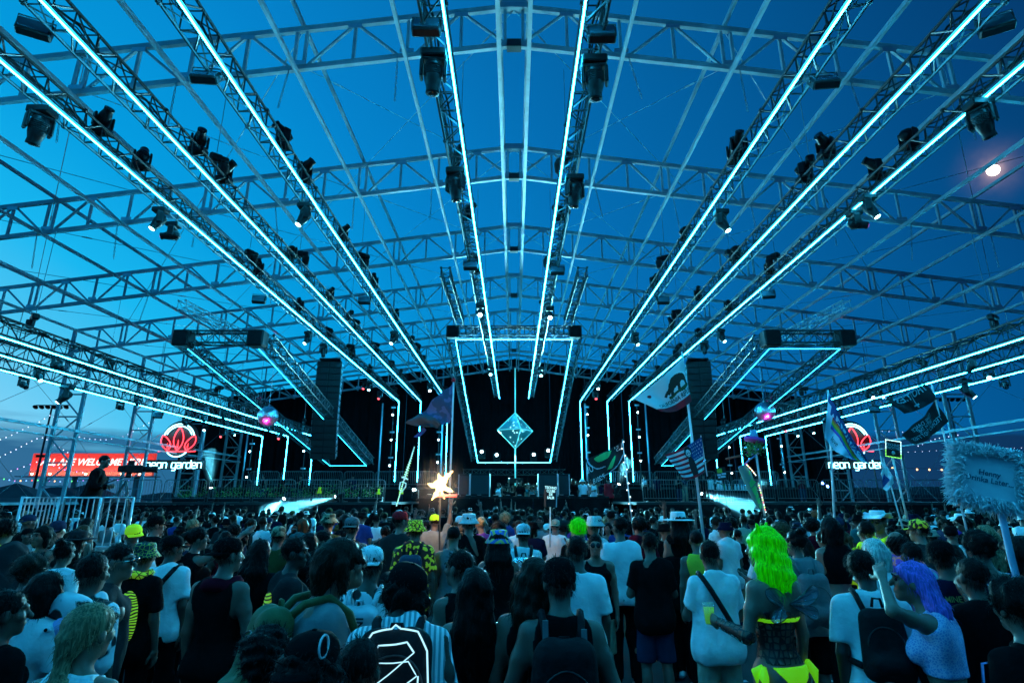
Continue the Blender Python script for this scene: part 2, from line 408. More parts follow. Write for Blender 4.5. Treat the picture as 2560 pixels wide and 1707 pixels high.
# ------------------------------------------------------------------ box truss sections
def truss_mesh(name, L, w, h, rc=0.026, rl=0.012, step=0.5, m=None):
    b = MB()
    c = [(-w / 2, 0), (w / 2, 0), (w / 2, h), (-w / 2, h)]
    for x, z in c: b.tube((x, 0.01, z), (x, L - 0.01, z), rc, n=6)
    nst = max(1, int(round(L / step))); st = L / nst
    for f in range(4):
        (x0, z0), (x1, z1) = c[f], c[(f + 1) % 4]
        for i in range(nst):
            y0 = i * st; y1 = y0 + st
            b.tube((x0, y0 + 0.04, z0), (x1, y0 + 0.04, z1), rl, n=4, caps=False)
            if i % 2 == 0: b.tube((x0, y0 + 0.04, z0), (x1, y1, z1), rl, n=4, caps=False)
            else: b.tube((x1, y0 + 0.04, z1), (x0, y1, z0), rl, n=4, caps=False)
    for y in (0.012, L - 0.012):
        for x, z in c: b.tube((x, y - 0.011, z), (x, y + 0.011, z), rc * 1.7, n=8)
    return b.mesh(name, [m or M_BLACKM])
SEC = 3.0
sec_me = truss_mesh('truss_section', SEC, 0.34, 0.38, 0.03, 0.017, m=M_TRUSS)
sec_blk = truss_mesh('truss_section_black', SEC, 0.42, 0.46, 0.034, 0.02, m=M_BLACKM)
sec_alu = truss_mesh('truss_section_bare', SEC, 0.32, 0.32, m=M_ALU)
sec_big = truss_mesh('truss_section_deep', SEC, 0.4, 0.5, 0.034, 0.019, 0.55, m=M_TRUSS)
def run_sections(root, me, a, b, L=SEC, z_off=0.0):
    """lay whole truss sections from a to b, children of root (root at a, unrotated)"""
    a, b = Vector(a), Vector(b); d = b - a; n = max(1, round(d.length / L)); sc_ = d.length / (n * L)
    x, z, dd = basis(d); M = Matrix((x, dd, z)).transposed().to_4x4()
    for i in range(n):
        o = link('truss_section', me, None, root); o.rotation_euler = M.to_euler(); o.location = d * (i / n) + z * z_off; o.scale = (1, sc_, 1)
def led_mesh(name, a, b, r=0.0145, m=None):
    L = (Vector(b) - Vector(a)).length
    return MB().tube(a, b, r, n=8, seg=max(2, int(L / 1.2))).mesh(name, [m or M_LED])

Z_LED = 9.2
LED2M = led_mesh('led_tube', (0, 0, 0), (0, 1.962, 0))
Y0, Y_COR = -5.0, 42.0
def light_truss(x, z, ystart, yend, lab, big=False, grp='lit ceiling trusses'):
    s = 1 if x > 0 else -1
    root = empty('light_truss', (x, ystart, z), 0, lab, 'truss', grp)
    w, h = (0.4, 0.5) if big else (0.34, 0.38)
    n = int(round((yend - ystart) / SEC)); sc_ = (yend - ystart) / (n * SEC)
    for i in range(n):
        o = link('truss_section', sec_big if big else sec_me, None, root, (s * (w / 2 + 0.03), i * SEC * sc_, 0.09)); o.scale = (1, sc_, 1)
    nt_ = int(round((yend - ystart) / 2)); lt_ = (yend - ystart) / nt_
    for i in range(nt_): link('led_tube', LED2M, None, root, (random.uniform(-.002, .002), i * lt_ + 0.008, random.uniform(-.004, .003)))
    lp = [(s * (w * 0.75 + 0.03 * math.sin(i * 1.7)), i * 0.6, h + 0.06 + (0.05 if i % 3 == 0 else -0.05 - 0.05 * random.random())) for i in range(int((yend - ystart) / 0.6))]
    MB().path(lp, 0.022, 5).build('cable_loom', M_RUB, root); MB().path([(x + s * 0.05, y, z - 0.03 + 0.03 * math.sin(y * 3)) for x, y, z in lp], 0.013, 4).build('cable_loom', M_RUB, root)
    MB().box((s * 0.0, (yend - ystart) / 2, 0.048), (0.05, yend - ystart, 0.018)).build('led_channel', M_CHAN, root)
    for i in range(n * 2):
        MB().box((s * 0.012, (i + 0.5) * SEC * sc_ / 2, 0.07), (0.05, 0.05, 0.05)).build('clamp', M_BLACK, root)
    return root
XL = [1.07, 5.0, 7.05, 8.7]
NM = ['inner of the paired crown trusses', 'black truss with cyan tube, inmost of three under the roof slope',
      'black truss with cyan tube, middle of three under the roof slope', 'black truss with cyan tube, outmost of three under the roof slope']
NM[0] = 'slim truss with cyan tube, one of the pair under the roof crown'
for s in (-1, 1):
    for i, x in enumerate(XL):
        light_truss(s * x, Z_LED, Y0, 40.5 if i == 0 else Y_COR, NM[i] + (', sunset side' if s < 0 else ', moon side'))
XS, Z_SIDE = [14.9, 16.8, 18.7], 6.6
NS = ['inmost', 'middle', 'outmost']
for s in (-1, 1):
    for i, x in enumerate(XS):
        light_truss(s * x, Z_SIDE, -6.0, Y_COR, f'low side truss with cyan light tube beside the columns, {NS[i]} of three, {"sunset" if s < 0 else "moon"} side', True, 'lit side trusses')
# vertical tubes dropping from the truss ends, on their pipes
def vbar(x, ztop, zbot, lab):
    root = empty('light_bar', (x, Y_COR, zbot), 0, lab, 'light bar', 'upright light bars at the stage back')
    link('led_tube', led_mesh('led_tube', (0, 0, 0), (0, 0, ztop - zbot)), None, root)
    MB().box((0, 0.05, (ztop - zbot) / 2), (0.06, 0.02, ztop - zbot)).build('led_channel', M_CHAN, root)
    MB().tube((0, 0.12, -0.3), (0, 0.12, ztop - zbot + 0.3), 0.03, n=6).build('support_pipe', M_BLACKM, root)
for s in (-1, 1):
    for i in range(1, 4): vbar(s * XL[i], Z_LED, 3.35, f'upright cyan light tube at the stage back, {["", "nearest the hanging diamond", "middle of the tall three", "outmost of the tall three"][i]}')
    for i in range(3): vbar(s * XS[i], Z_SIDE, 3.1, f'short upright cyan light tube at the stage wing, {NS[i]} of three')
# scaffold poles by the tubes
for s in (-1, 1):
    for x, lab in ((5.15, 'pale scaffold pole right beside an upright light tube'), (10.0, 'tall pale scaffold pole outside the three tall light tubes'), (20.0, 'tall pale scaffold pole beyond the stage wing tubes')):
        o = MB().tube((0, 0, 0), (0, 0, 6.2 if x < 15 else 4.0), 0.06, n=8).build('scaffold_pole', M_ALU, None, (s * x + (0.25 * s if x < 6 else 0), 42.4, 2.95)); tag(o, lab, 'pole', 'scaffold poles at the stage back')

# ------------------------------------------------------------------ tilted hanging frames
def corner_block(root, p):
    MB().bev((0, 0, 0), (0.62, 0.55, 0.62), 0.05).build('corner_block', M_BLACK, root, p)
def tilted_frame(lab, tl, tr, br, bl, led_bottom=True, led_top=True, m=None, rr=0.0105):
    root = empty('tilted_light_rig', tl, 0, lab, 'lighting frame')
    tl, tr, br, bl = [Vector(p) - Vector(tl) for p in (tl, tr, br, bl)]
    up = Vector((0, 0, 0.14)); c = (tl + tr + br + bl) / 4
    for a, b in ((tl, tr), (tl, bl), (tr, br)):
        out = (a + b) / 2 - c; out.z = 0; out = out.normalized() * 0.26
        x, z, dd = basis(b - a); n = max(1, round((b - a).length / SEC)); M = Matrix((x, dd, z)).transposed().to_4x4()
        for i in range(n):
            o = link('truss_section', sec_blk, None, root); o.rotation_euler = M.to_euler(); o.location = a + (b - a) * (i / n) + z * 0.12 + out; o.scale = (1, (b - a).length / n / SEC, 1)
    for a, b in (((tl, tr),) if led_top else ()) + ((tl, bl), (tr, br)) + (((bl, br),) if led_bottom else ()):
        link('led_tube', led_mesh('led_tube', a, b, rr, m), None, root)
    for p in (tl, tr):
        o = (p - c); o.z = 0; corner_block(root, p + o.normalized() * 0.3 + Vector((0, 0, 0.3)))
    return root
tt, bb = P(1138, 849, 27.2), P(1200, 1156, 41.4)
tilted_frame('tilted trapezoid truss frame with cyan tubes hanging round the diamond', (-2.95, 27.2, tt.z), (2.95, 27.2, tt.z), (2.62, 41.4, bb.z), (-2.62, 41.4, bb.z))
for s in (-1, 1):
    a, b = P(469, 872, 20.5), P(647, 872, 20.5); c_, d_ = P(916, 1164, 41.3), P(825, 1164, 41.3)
    m = lambda p: (s * -p.x if s > 0 else p.x, p.y, p.z)
    if s < 0: tilted_frame('long tilted truss frame with cyan tubes behind the line array, sunset side', tuple(a), tuple(b), tuple(c_), tuple(d_), led_top=False, m=M_LED2, rr=0.009)
    else: tilted_frame('long tilted truss frame with cyan tubes behind the line array, moon side', (-b.x, b.y, b.z), (-a.x, a.y, a.z), (-d_.x, d_.y, d_.z), (-c_.x, c_.y, c_.z), m=M_LED2, rr=0.009)
    root = empty('bare_truss', (s * 13.1, 20.8, 9.3), 0, 'short bare silver truss hanging above the tilted wing frame', 'truss', 'short hanging trusses')
    run_sections(root, sec_alu, (0, 0, 0), (-s * 0.6, 6.4, 0))
    root = empty('bare_truss', (s * 2.62, 19.8, 10.2), 0, 'short black truss hanging beside the roof crown', 'truss', 'short hanging trusses')
    run_sections(root, sec_me, (0, 0, 0), (0, 6.2, 0), 3.0)

# ------------------------------------------------------------------ backdrop: black drape panels with folds
def drape_panel(root, a, b, z0, zt, seed):
    rnd = random.Random(seed); a, b = Vector(a), Vector(b); d = (b - a); L = d.length; nn = d.normalized().cross(Vector((0, 0, 1))); N = 40
    vs = []; ph = [rnd.uniform(0, 6.28) for _ in range(4)]
    for z_i in range(9):
        for i in range(N + 1):
            t = i / N; p = a + d * t
            off = 0.05 * math.sin(t * L * 7.5 + ph[0]) + 0.03 * math.sin(t * L * 13 + ph[1]) + 0.05 * math.sin(t * L * 2.3 + ph[2] + z_i * 0.15)
            z = z0 + (zt(p.x) - z0) * z_i / 8
            vs.append((p.x + nn.x * off, p.y + nn.y * off, z))
    fs = [(j * (N + 1) + i, j * (N + 1) + i + 1, (j + 1) * (N + 1) + i + 1, (j + 1) * (N + 1) + i) for j in range(8) for i in range(N)]
    m = MB(); m.smooth = True; m.add(vs, fs); return m.build('drape_panel', M_DRAPE, root)
back = empty('stage_backdrop', (0, 0, 0), 0, 'huge black pleated drape closing the stage back under the roof', 'backdrop')
for i in range(16):
    drape_panel(back, (-24 + 3 * i, 46.45, 0), (-21 + 3 * i, 46.45, 0), 0.02, lambda x: zb(x) + 0.9, i)
for s in (-1, 1):
    sd = empty('side_drape', (0, 0, 0), 0, 'black drape closing the stage side between the last column ladders, ' + ('sunset side' if s < 0 else 'moon side'), 'drape')
    for i in range(2):
        drape_panel(sd, (s * 23.9, 40.6 + 2.9 * i, 0), (s * 23.9, 43.5 + 2.9 * i, 0), 0.02, lambda x: 9.2, 50 + i)

# ------------------------------------------------------------------ stage
M_DECK = mat('stage_deck_black', (0.02, 0.021, 0.023), 0.7, var=0.3, vscale=3)
M_FASC = mat('stage_fascia_black', (0.007, 0.0075, 0.0085), 0.85, spec=0.1, var=0.5, vscale=2)
def fascia(root, x0, x1, y, z1, step=2.4):
    n = max(1, round((x1 - x0) / step)); w = (x1 - x0) / n
    for i in range(n):
        MB().bev((x0 + w * (i + 0.5), y, z1 / 2), (w - 0.02, 0.03, z1 - 0.02), 0.006).build('fascia_panel', M_FASC, root)
ZD = 1.95
for s in (-1, 1):
    st = empty('stage_wing', (0, 0, 0), 0, 'long black stage wing behind barricades, ' + ('sunset side of the DJ booth' if s < 0 else 'moon side of the DJ booth'), 'stage')
    x0, x1 = sorted((s * 6.2, s * 27))
    MB().box(((x0 + x1) / 2, 37.8, ZD - 0.06), (x1 - x0, 16.6, 0.12)).build('deck', M_DECK, st)
    fascia(st, x0, x1, 29.45, ZD - 0.12)
    rs = empty('viewing_riser', (0, 0, 0), 0, 'raised black viewing platform at the back of the stage wing, ' + ('sunset side' if s < 0 else 'moon side'), 'platform')
    x0, x1 = sorted((s * 5.3, s * 21.5))
    MB().box(((x0 + x1) / 2, 43.9, 2.89), (x1 - x0, 4.4, 0.12)).build('deck', M_DECK, rs)
    for i in range(6):
        w = (x1 - x0) / 6
        MB().bev((x0 + w * (i + 0.5), 41.75, (ZD + 2.83) / 2 + 0.0), (w - 0.02, 0.03, 2.83 - ZD - 0.02), 0.006).build('fascia_panel', M_FASC, rs)
st = empty('center_stage', (0, 0, 0), 0, 'black centre stage block under the DJ booth', 'stage')
MB().box((0, 37, 1.19), (12.3, 18, 0.12)).build('deck', M_DECK, st)
fascia(st, -6.15, 6.15, 28.0, 1.13, 2.05)
bt = empty('dj_booth', (0, 28.9, 1.25), 0, 'wide black DJ table with players and mixers on top', 'booth')
MB().bev((0, 0.35, 0.93), (9.4, 1.1, 0.08), 0.01).build('table_top', M_BLACK, bt)
for i in range(5): MB().bev((-3.76 + 1.88 * i, -0.17, 0.445), (1.86, 0.03, 0.88), 0.006).build('front_panel', M_FASC, bt)
rr = random.Random(5)
for i in range(14):
    x = -4.3 + 8.6 * i / 13 + rr.uniform(-.1, .1); h = rr.uniform(0.06, 0.12)
    e = empty('dj_player', (x, 29.2 + rr.uniform(-0.1, 0.2), 2.222), rr.uniform(-.05, .05), 'black media player standing on the DJ table', 'media player', 'players on the DJ table')
    MB().bev((0, 0, h / 2), (0.33, 0.4, h), 0.008).build('case', M_BLACK, e)
    MB().lathe([(0.1, 0), (0.1, 0.012), (0.09, 0.015)], 16, (0, -0.05, h)).build('jog_wheel', M_STEEL, e)
    MB().box((0, 0.13, h + 0.012), (0.16, 0.08, 0.012)).build('screen', emat('screen_glow', (0.3, 0.8, 1.0), 1.2), e)
# booth monitor stacks
for s in (-1, 1):
    for dx, lab in ((0, 'black loudspeaker cabinet beside the DJ, close to the mixers'), (0.72, 'smaller black loudspeaker cabinet set back beside the DJ cabinet')):
        e = empty('booth_speaker', (s * (1.72 + dx + (0.15 if dx else 0)), 29.6 + (0.8 if dx else 0), 1.25), 0, lab, 'loudspeaker', 'loudspeakers beside the DJ')
        w = 1.0 if dx == 0 else 0.6
        MB().bev((0, 0, 1.06), (w, 0.8, 2.1), 0.02).build('cabinet', M_BLACK, e)
        for zz in (0.55, 1.55): MB().bev((0, -0.41, zz), (w - 0.1, 0.02, 0.92), 0.005).build('grille', mat('speaker_grille', (0.03, 0.034, 0.04), 0.6, 0.3, bump=0.6, bscale=300), e)
        for xx in (-1, 1): MB().box((xx * (w / 2 - 0.02), -0.425, 1.05), (0.04, 0.02, 2.08)).build('edge_trim', M_ALU, e)

# barricades
def barricade_mesh(L=2.2, H=1.1, n=15):
    m = MB(); r = 0.02
    pts = [(0.02, 0, 0.0), (0.02, 0, H - 0.18), (0.06, 0, H - 0.06), (0.18, 0, H), (L - 0.18, 0, H), (L - 0.06, 0, H - 0.06), (L - 0.02, 0, H - 0.18), (L - 0.02, 0, 0.0)]
    m.path(pts, r, 6); m.tube((0.02, 0, 0.18), (L - 0.02, 0, 0.18), 0.016, n=6)
    f = m.mesh('barricade_frame', [M_FENCE])
    m2 = MB()
    for i in range(n):
        x = 0.12 + (L - 0.24) * i / (n - 1); m2.tube((x, 0, 0.19), (x, 0, H - 0.02), 0.009, n=5, caps=False)
    b = m2.mesh('barricade_bars', [M_FENCE])
    m3 = MB()
    for x in (0.2, L - 0.2): m3.box((x, 0, 0.03), (0.06, 0.5, 0.02))
    return f, b, m3.mesh('barricade_feet', [M_FENCE])
BF, BB_, BFT = barricade_mesh()
def barricade(p, rz, lab, grp):
    e = empty('barricade', p, rz, lab, 'barricade', grp)
    link('frame', BF, None, e); o = link('bars', BB_, None, e); link('feet', BFT, None, e)
for s in (-1, 1):
    for i in range(6):
        barricade((s * 5.6 + (i * 2.3 if s > 0 else -(i + 1) * 2.3 + 0.1), 41.95, 2.96), 0, 'steel crowd barricade along the raised viewing platform', 'barricades on the raised platforms')
    for i in range(7):
        x = s * 6.6 + (i * 2.3 if s > 0 else -(i + 1) * 2.3 + 0.1)
        barricade((x, 29.75, ZD + 0.01), R(random.uniform(-2, 2)), 'steel crowd barricade along the front edge of the stage wing', 'barricades on the stage wings')

# back truss with lamps behind the DJ
root = empty('bare_truss', (-3.6, 40.5, 3.75), 0, 'low black truss carrying round lamps behind the DJ', 'truss', 'stage back trusses')
run_sections(root, sec_me, (0, 0, 0), (7.2, 0, 0))
for x in (-2.4, 2.4):
    MB().tube((x + 3.6, 0, -2.4), (x + 3.6, 0, 0), 0.05, n=6).build('leg', M_BLACKM, root)

# ------------------------------------------------------------------ hanging diamond
dc = P(1288, 1076, 36.0)
di = empty('hanging_diamond', dc, R(17), 'teal speckled octahedron hanging in the stage centre', 'diamond')
hw, hh = 1.18, 1.14
ap = [Vector((hw, 0, 0)), Vector((0, hw, 0)), Vector((-hw, 0, 0)), Vector((0, -hw, 0))]; tp, bp_ = Vector((0, 0, hh)), Vector((0, 0, -hh))
mdm = bpy.data.materials.new('glint_dot_panel'); mdm.use_nodes = True; nt = mdm.node_tree; b = nt.nodes['Principled BSDF']
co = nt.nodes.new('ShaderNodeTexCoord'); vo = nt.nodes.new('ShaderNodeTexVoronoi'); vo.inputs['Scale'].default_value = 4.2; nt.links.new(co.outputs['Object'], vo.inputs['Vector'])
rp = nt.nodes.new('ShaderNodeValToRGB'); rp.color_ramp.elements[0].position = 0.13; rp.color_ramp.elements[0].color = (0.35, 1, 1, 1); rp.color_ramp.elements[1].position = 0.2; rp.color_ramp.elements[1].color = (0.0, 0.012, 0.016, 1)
nt.links.new(vo.outputs['Distance'], rp.inputs[0]); nt.links.new(rp.outputs[0], b.inputs['Emission Color']); b.inputs['Emission Strength'].default_value = 2.2  # mirrored speckles on the faces put in as glowing dots
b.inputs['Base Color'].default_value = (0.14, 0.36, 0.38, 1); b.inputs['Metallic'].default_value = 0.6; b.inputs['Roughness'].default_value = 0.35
M_TEAL = mat('edge_teal_glow', (0.05, 0.5, 0.5), 0.3, 0.3, emit=(0.1, 0.9, 1.0), es=0.35)  # teal light on the aluminium tubes put in as colour and glow
for i in range(4):
    for t in (tp, bp_):
        a, b2 = ap[i], ap[(i + 1) % 4]; cc = (a + b2 + t) / 3
        q = [cc + (p - cc) * 0.96 for p in (a, b2, t)]; nrm = (b2 - a).cross(t - a).normalized()
        if nrm.dot(cc) < 0: nrm = -nrm
        MB().add(q + [p - nrm * 0.02 for p in q], [(0, 1, 2), (3, 5, 4), (0, 3, 4, 1), (1, 4, 5, 2), (2, 5, 3, 0)]).build('panel', mdm, di)
    MB().tube(ap[i], ap[(i + 1) % 4], 0.03, n=6).build('edge_bar', M_TEAL, di)
    MB().tube(ap[i], tp, 0.03, n=6).build('edge_bar', M_TEAL, di); MB().tube(ap[i], bp_, 0.03, n=6).build('edge_bar', M_TEAL, di)
MB().tube(tp, (0, 0, 4.1), 0.04, n=8).build('hanging_pole', M_TEAL, di); MB().tube(bp_, (0, 0, -3.4), 0.045, n=8).build('lower_pole', M_TEAL, di)
MB().bev((0, -0.1, -3.1), (0.9, 0.3, 0.3), 0.03).build('pole_box', M_BLACK, di)

# ------------------------------------------------------------------ line arrays
gr = mat('array_grille', (0.01, 0.011, 0.013), 0.6, 0.1, var=0.3, vscale=3, bump=0.5, bscale=250)
for s in (-1, 1):
    cx = s * 10.1
    e = empty('line_array', (cx, 30.0, 3.95), R(-s * 9), 'tall black line array of stacked speaker cabinets, ' + ('sunset side of the stage' if s < 0 else 'moon side of the stage'), 'loudspeaker')
    N = 15; z = 5.2; y = 0.0; t = 0.0
    for i in range(N):
        t = 0.0 if i < 7 else (i - 6) * R(2.6); M = Matrix.Rotation(t, 3, 'X')
        M4 = M.to_4x4()
        m = MB(); m.bev((0, 0, 0), (1.28, 0.6, 0.335), 0.015)
        m.cur = 1; m.bev((-0.33, -0.315, 0), (0.60, 0.03, 0.30), 0.006); m.bev((0.33, -0.315, 0), (0.60, 0.03, 0.30), 0.006)
        m.cur = 2
        for sx in (-1, 1): m.box((sx * 0.652, -0.18, 0), (0.02, 0.07, 0.28)); m.box((sx * 0.652, 0.18, 0), (0.02, 0.07, 0.28)); m.box((sx * 0.655, 0, 0.02), (0.02, 0.16, 0.1))
        o = m.build('speaker_cabinet', [M_BLACK, gr, M_STEEL], e, (0, y, z), (t, 0, 0))
        z -= 0.345 * math.cos(t); y += 0.345 * math.sin(t)
    MB().bev((0, 0, 5.5), (1.1, 0.7, 0.1), 0.02).build('rigging_frame', M_BLACK, e)
    for sx in (-0.4, 0.4): MB().tube((sx, 0, 5.5), (sx, 0, 8.2), 0.012, n=4).build('suspension_chain', M_WIRE, e)
# ------------------------------------------------------------------ text helpers
def text_mesh(body, size, shear=0.0, bold=0.0, spacing=1.0, depth=0.0):
    cu = bpy.data.curves.new('lettering', 'FONT'); cu.body = body; cu.size = size; cu.align_x = 'CENTER'; cu.align_y = 'CENTER'; cu.shear = shear; cu.offset = bold; cu.space_character = spacing; cu.extrude = depth; cu.resolution_u = 3; cu.space_line = 0.9
    ob = bpy.data.objects.new('lettering', cu); col.objects.link(ob); dg = bpy.context.evaluated_depsgraph_get(); dg.update()
    me = bpy.data.meshes.new_from_object(ob.evaluated_get(dg)); bpy.data.objects.remove(ob); bpy.data.curves.remove(cu); return me
def text_on(root, target, body, size, x, z, m, axis=-1, rot=0.0, lift=0.006, name='lettering', mirror=False, **kw):
    """print lettering on the back (axis -1) or front (+1) of a part of a person"""
    from mathutils.bvhtree import BVHTree
    me = text_mesh(body, size, **kw); t = target.data; bvh = BVHTree.FromPolygons([v.co for v in t.vertices], [p.vertices for p in t.polygons])
    ca, sa = math.cos(rot), math.sin(rot)
    for v in me.vertices:
        a, b = v.co.x * ca - v.co.y * sa, v.co.x * sa + v.co.y * ca
        if mirror: a = -a
        p = Vector((x + (a if axis < 0 else -a), axis * 0.8, z + b)); h = bvh.ray_cast(p, Vector((0, -axis, 0)))
        v.co = (p.x, (h[0].y if h[0] else axis * 0.1) + axis * lift, p.z)
    return link(name, me, m, root)
# ------------------------------------------------------------------ lights: moving heads, strobes, hoists
mh_base = MB().bev((0, 0, -0.07), (0.36, 0.26, 0.13), 0.02).bev((0, 0, 0.02), (0.2, 0.06, 0.06), 0.01).mesh('base', [M_RUB])
_y = MB(); _y.bev((0, 0, -0.16), (0.34, 0.16, 0.06), 0.015)
for s in (-1, 1): _y.bev((s * 0.165, 0, -0.31), (0.05, 0.16, 0.3), 0.02)
mh_yoke = _y.mesh('yoke', [M_RUB])
_h = MB(); _h.lathe([(0.02, -0.2), (0.10, -0.19), (0.125, -0.12), (0.13, 0.0), (0.122, 0.09), (0.105, 0.15), (0.092, 0.2), (0.098, 0.25), (0.098, 0.28), (0.085, 0.282)], 16)
for k in range(5): _h.lathe([(0.128, -0.11 + k * 0.03), (0.137, -0.105 + k * 0.03), (0.137, -0.098 + k * 0.03), (0.128, -0.093 + k * 0.03)], 16, closed=True)
mh_head = _h.mesh('head', [M_RUB])
mh_lens = MB().lathe([(0.075, 0.284), (0.06, 0.294), (0.03, 0.298), (0.004, 0.299)], 14).mesh('lens', [M_GLASS])
def moving_head(p, aim, lens=None, scale=1.0, lab='black moving head spotlight hanging unlit under a roof truss', grp='moving head spotlights', up=False):
    aim = Vector(aim).normalized(); root = empty('moving_head', p, 0, lab, 'spotlight', grp); root.scale = (scale,) * 3
    pan = math.atan2(-aim.x, aim.y) if abs(aim.x) + abs(aim.y) > 1e-3 else 0.0
    if up: root.rotation_euler = (math.pi, 0, 0); aim = Vector((aim.x, -aim.y, -aim.z)); pan = math.atan2(-aim.x, aim.y)
    link('base', mh_base, None, root); link('yoke', mh_yoke, None, root, None, (0, 0, pan))
    hd = link('head', mh_head, None, root, (0, 0, -0.38)); hd.rotation_euler = aim.to_track_quat('Z', 'Y').to_euler()
    link('lens', mh_lens, lens or M_GLASS, hd); return root
def strobe(p, rz, tilt, lab='flat black floodlight panel clamped to a roof truss', s=1.0, face=None):
    root = empty('floodlight', p, rz, lab, 'floodlight', 'floodlights on the trusses'); root.scale = (s,) * 3
    hd = MB().bev((0, 0, 0), (0.42, 0.14, 0.28), 0.02).build('housing', M_RUB, root, (0, 0, -0.18), (tilt, 0, 0))
    MB().box((0, -0.076, 0), (0.36, 0.012, 0.21)).build('panel', face or mat('flood_panel', (0.05, 0.1, 0.13), 0.2, 0.1), hd)
    b = MB(); b.path([(-0.22, 0, -0.18), (-0.22, 0, 0.0), (0.22, 0, 0.0), (0.22, 0, -0.18)], 0.012, 5); b.build('bracket', M_BLACKM, root); return root
hoist_body = MB().bev((0, 0, 0), (0.3, 0.2, 0.2), 0.04).lathe([(0.09, -0.16), (0.1, -0.12), (0.1, 0.12), (0.09, 0.16)], 12, (0.12, 0, 0), Matrix.Rotation(math.pi / 2, 3, 'Y')).mesh('motor', [M_RUB])
hoist_hook = MB().bev((0, 0, 0), (0.1, 0.06, 0.16), 0.02).tube((0, 0, -0.08), (0, 0, -0.2), 0.012, n=5).mesh('hook', [M_BLACKM])
hoist_bag = MB().lathe([(0.06, -0.28), (0.1, -0.25), (0.12, -0.1), (0.12, 0.0)], 10).mesh('chain_bag', [mat('chain_bag', (0.02, 0.02, 0.022), 0.9, bump=0.4, bscale=20)])
def hoist(x, y, z, ztop, lab='black chain hoist holding up a roof truss'):
    root = empty('chain_hoist', (x, y, z), random.uniform(0, 3), lab, 'hoist', 'chain hoists on the trusses')
    link('motor', hoist_body, None, root); link('hook', hoist_hook, None, root, (0, 0, -0.18)); link('chain_bag', hoist_bag, None, root, (0.2, 0.05, -0.08))
    MB().tube((0, 0, 0.1), (0, 0, ztop - z), 0.009, n=4).build('chain', M_WIRE, root)
random.seed(21)
for s in (-1, 1):
    for i, x in enumerate(XL):
        for k, y in enumerate(ARCH_Y[:6]):
            if (k + i) % 2 == 0 or k == 1: hoist(s * (x + 0.2), y + random.uniform(0.3, 0.8), Z_LED + 0.85, zb(x), 'black chain hoist holding up a lit roof truss')
    for i, x in enumerate(XS):
        for k, y in enumerate(ARCH_Y[1:6]):
            if (k + i) % 2 == 0: hoist(s * (x + 0.2), y + random.uniform(-0.4, 0.8), Z_SIDE + 1.0, zb(x), 'black chain hoist holding up a lit side truss')
DN = (0, -0.25, -1)
# photographed fixtures: pixel, hanging height of the base, aim
def fix(px, py, z, aim, lens=None, sc_=1.0, lab=None, dz=0.38):
    p = PZ(px, py, z); return moving_head((p.x, p.y, p.z + dz), aim, lens, sc_, lab or 'black moving head spotlight hanging unlit under a roof truss')
LIT = 'black moving head spotlight under a roof truss with its lens lit cyan'
for px, py, aim in ((97, 315, (-.3, .2, -1)), (1083, 180, (-.02, .2, -1)), (1487, 195, (.02, .2, -1)), (1138, 462, (.1, .2, -1)), (1437, 478, (-.1, .2, -1)), (2455, 298, (.4, .2, -1))):
    fix(px, py, 8.75, aim, None, 1.15)
for px, py, aim, l in ((397, 555, (-.4, -.3, -1), M_LENSC), (430, 590, (-1, -.2, -.2), M_LENSM), (760, 545, (-.4, -.3, -1), M_LENSC), (2175, 525, (.4, -.3, -1), M_LENSC), (2140, 562, (1, -.2, -.25), M_LENSM), (1806, 560, (.4, -.3, -1), M_LENSC),
                       (1201, 783, (0, -.8, -.6), M_LENSW), (1374, 790, (0, -.8, -.6), M_LENSW), (985, 850, (-.3, -.5, -.8), M_LENSC), (1588, 853, (.3, -.5, -.8), M_LENSC), (1076, 973, (0, -.8, -.6), M_LENSW), (1494, 968, (0, -.8, -.6), M_LENSW), (924, 968, (0, -.6, -.8), M_LENSC), (1227, 932, (0, -.8, -.6), M_LENSC), (1352, 935, (0, -.8, -.6), M_LENSC), (808, 880, (.2, -.3, -1), None), (1762, 872, (-.2, -.3, -1), None), (770, 850, (-.3, -.5, -.8), M_LENSC), (1803, 845, (.3, -.5, -.8), M_LENSC)):
    fix(px, py, 8.72, aim, l, 0.95, LIT if l in (M_LENSC, M_LENSW) else ('black moving head spotlight turned sideways with a magenta lens' if l is M_LENSM else None))
for px, py, aim, l in ((165, 985, (-.5, -.4, -.8), M_LENSC), (2415, 972, (.5, -.4, -.8), M_LENSC), (2195, 975, (.4, -.4, -.8), M_LENSC), (405, 985, (.4, -.4, -.8), None)):
    p = PX(px, py, -18.5 if px < 1280 else 18.5); moving_head((p.x, p.y, p.z + 0.38), aim, l, 1.25, 'black moving head spotlight hanging under a low side truss' + (', lens lit cyan' if l else ', unlit'))
for px, py, aim, l in ((463, 1070, (0, -.7, -.7), M_LENSR), (512, 1070, (.3, -.7, -.6), M_LENSC), (556, 1085, (0, -.7, -.7), M_LENSR), (700, 1090, (0, -.7, -.7), M_LENSR), (950, 990, (-.2, -.6, -.8), M_LENSR), (912, 965, (-.2, -.6, -.8), M_LENSR), (1489, 990, (0, -.6, -.8), M_LENSR), (1960, 1070, (0, -.6, -.8), M_LENSR), (2030, 1075, (0, -.6, -.8), M_LENSC)):
    p = P(px, py, 38.5); moving_head((p.x, p.y, p.z + 0.38), aim, l, 1.0, 'small hanging spotlight by the stage with its lens glowing ' + ('red' if l is M_LENSR else 'cyan'), 'small stage spotlights')
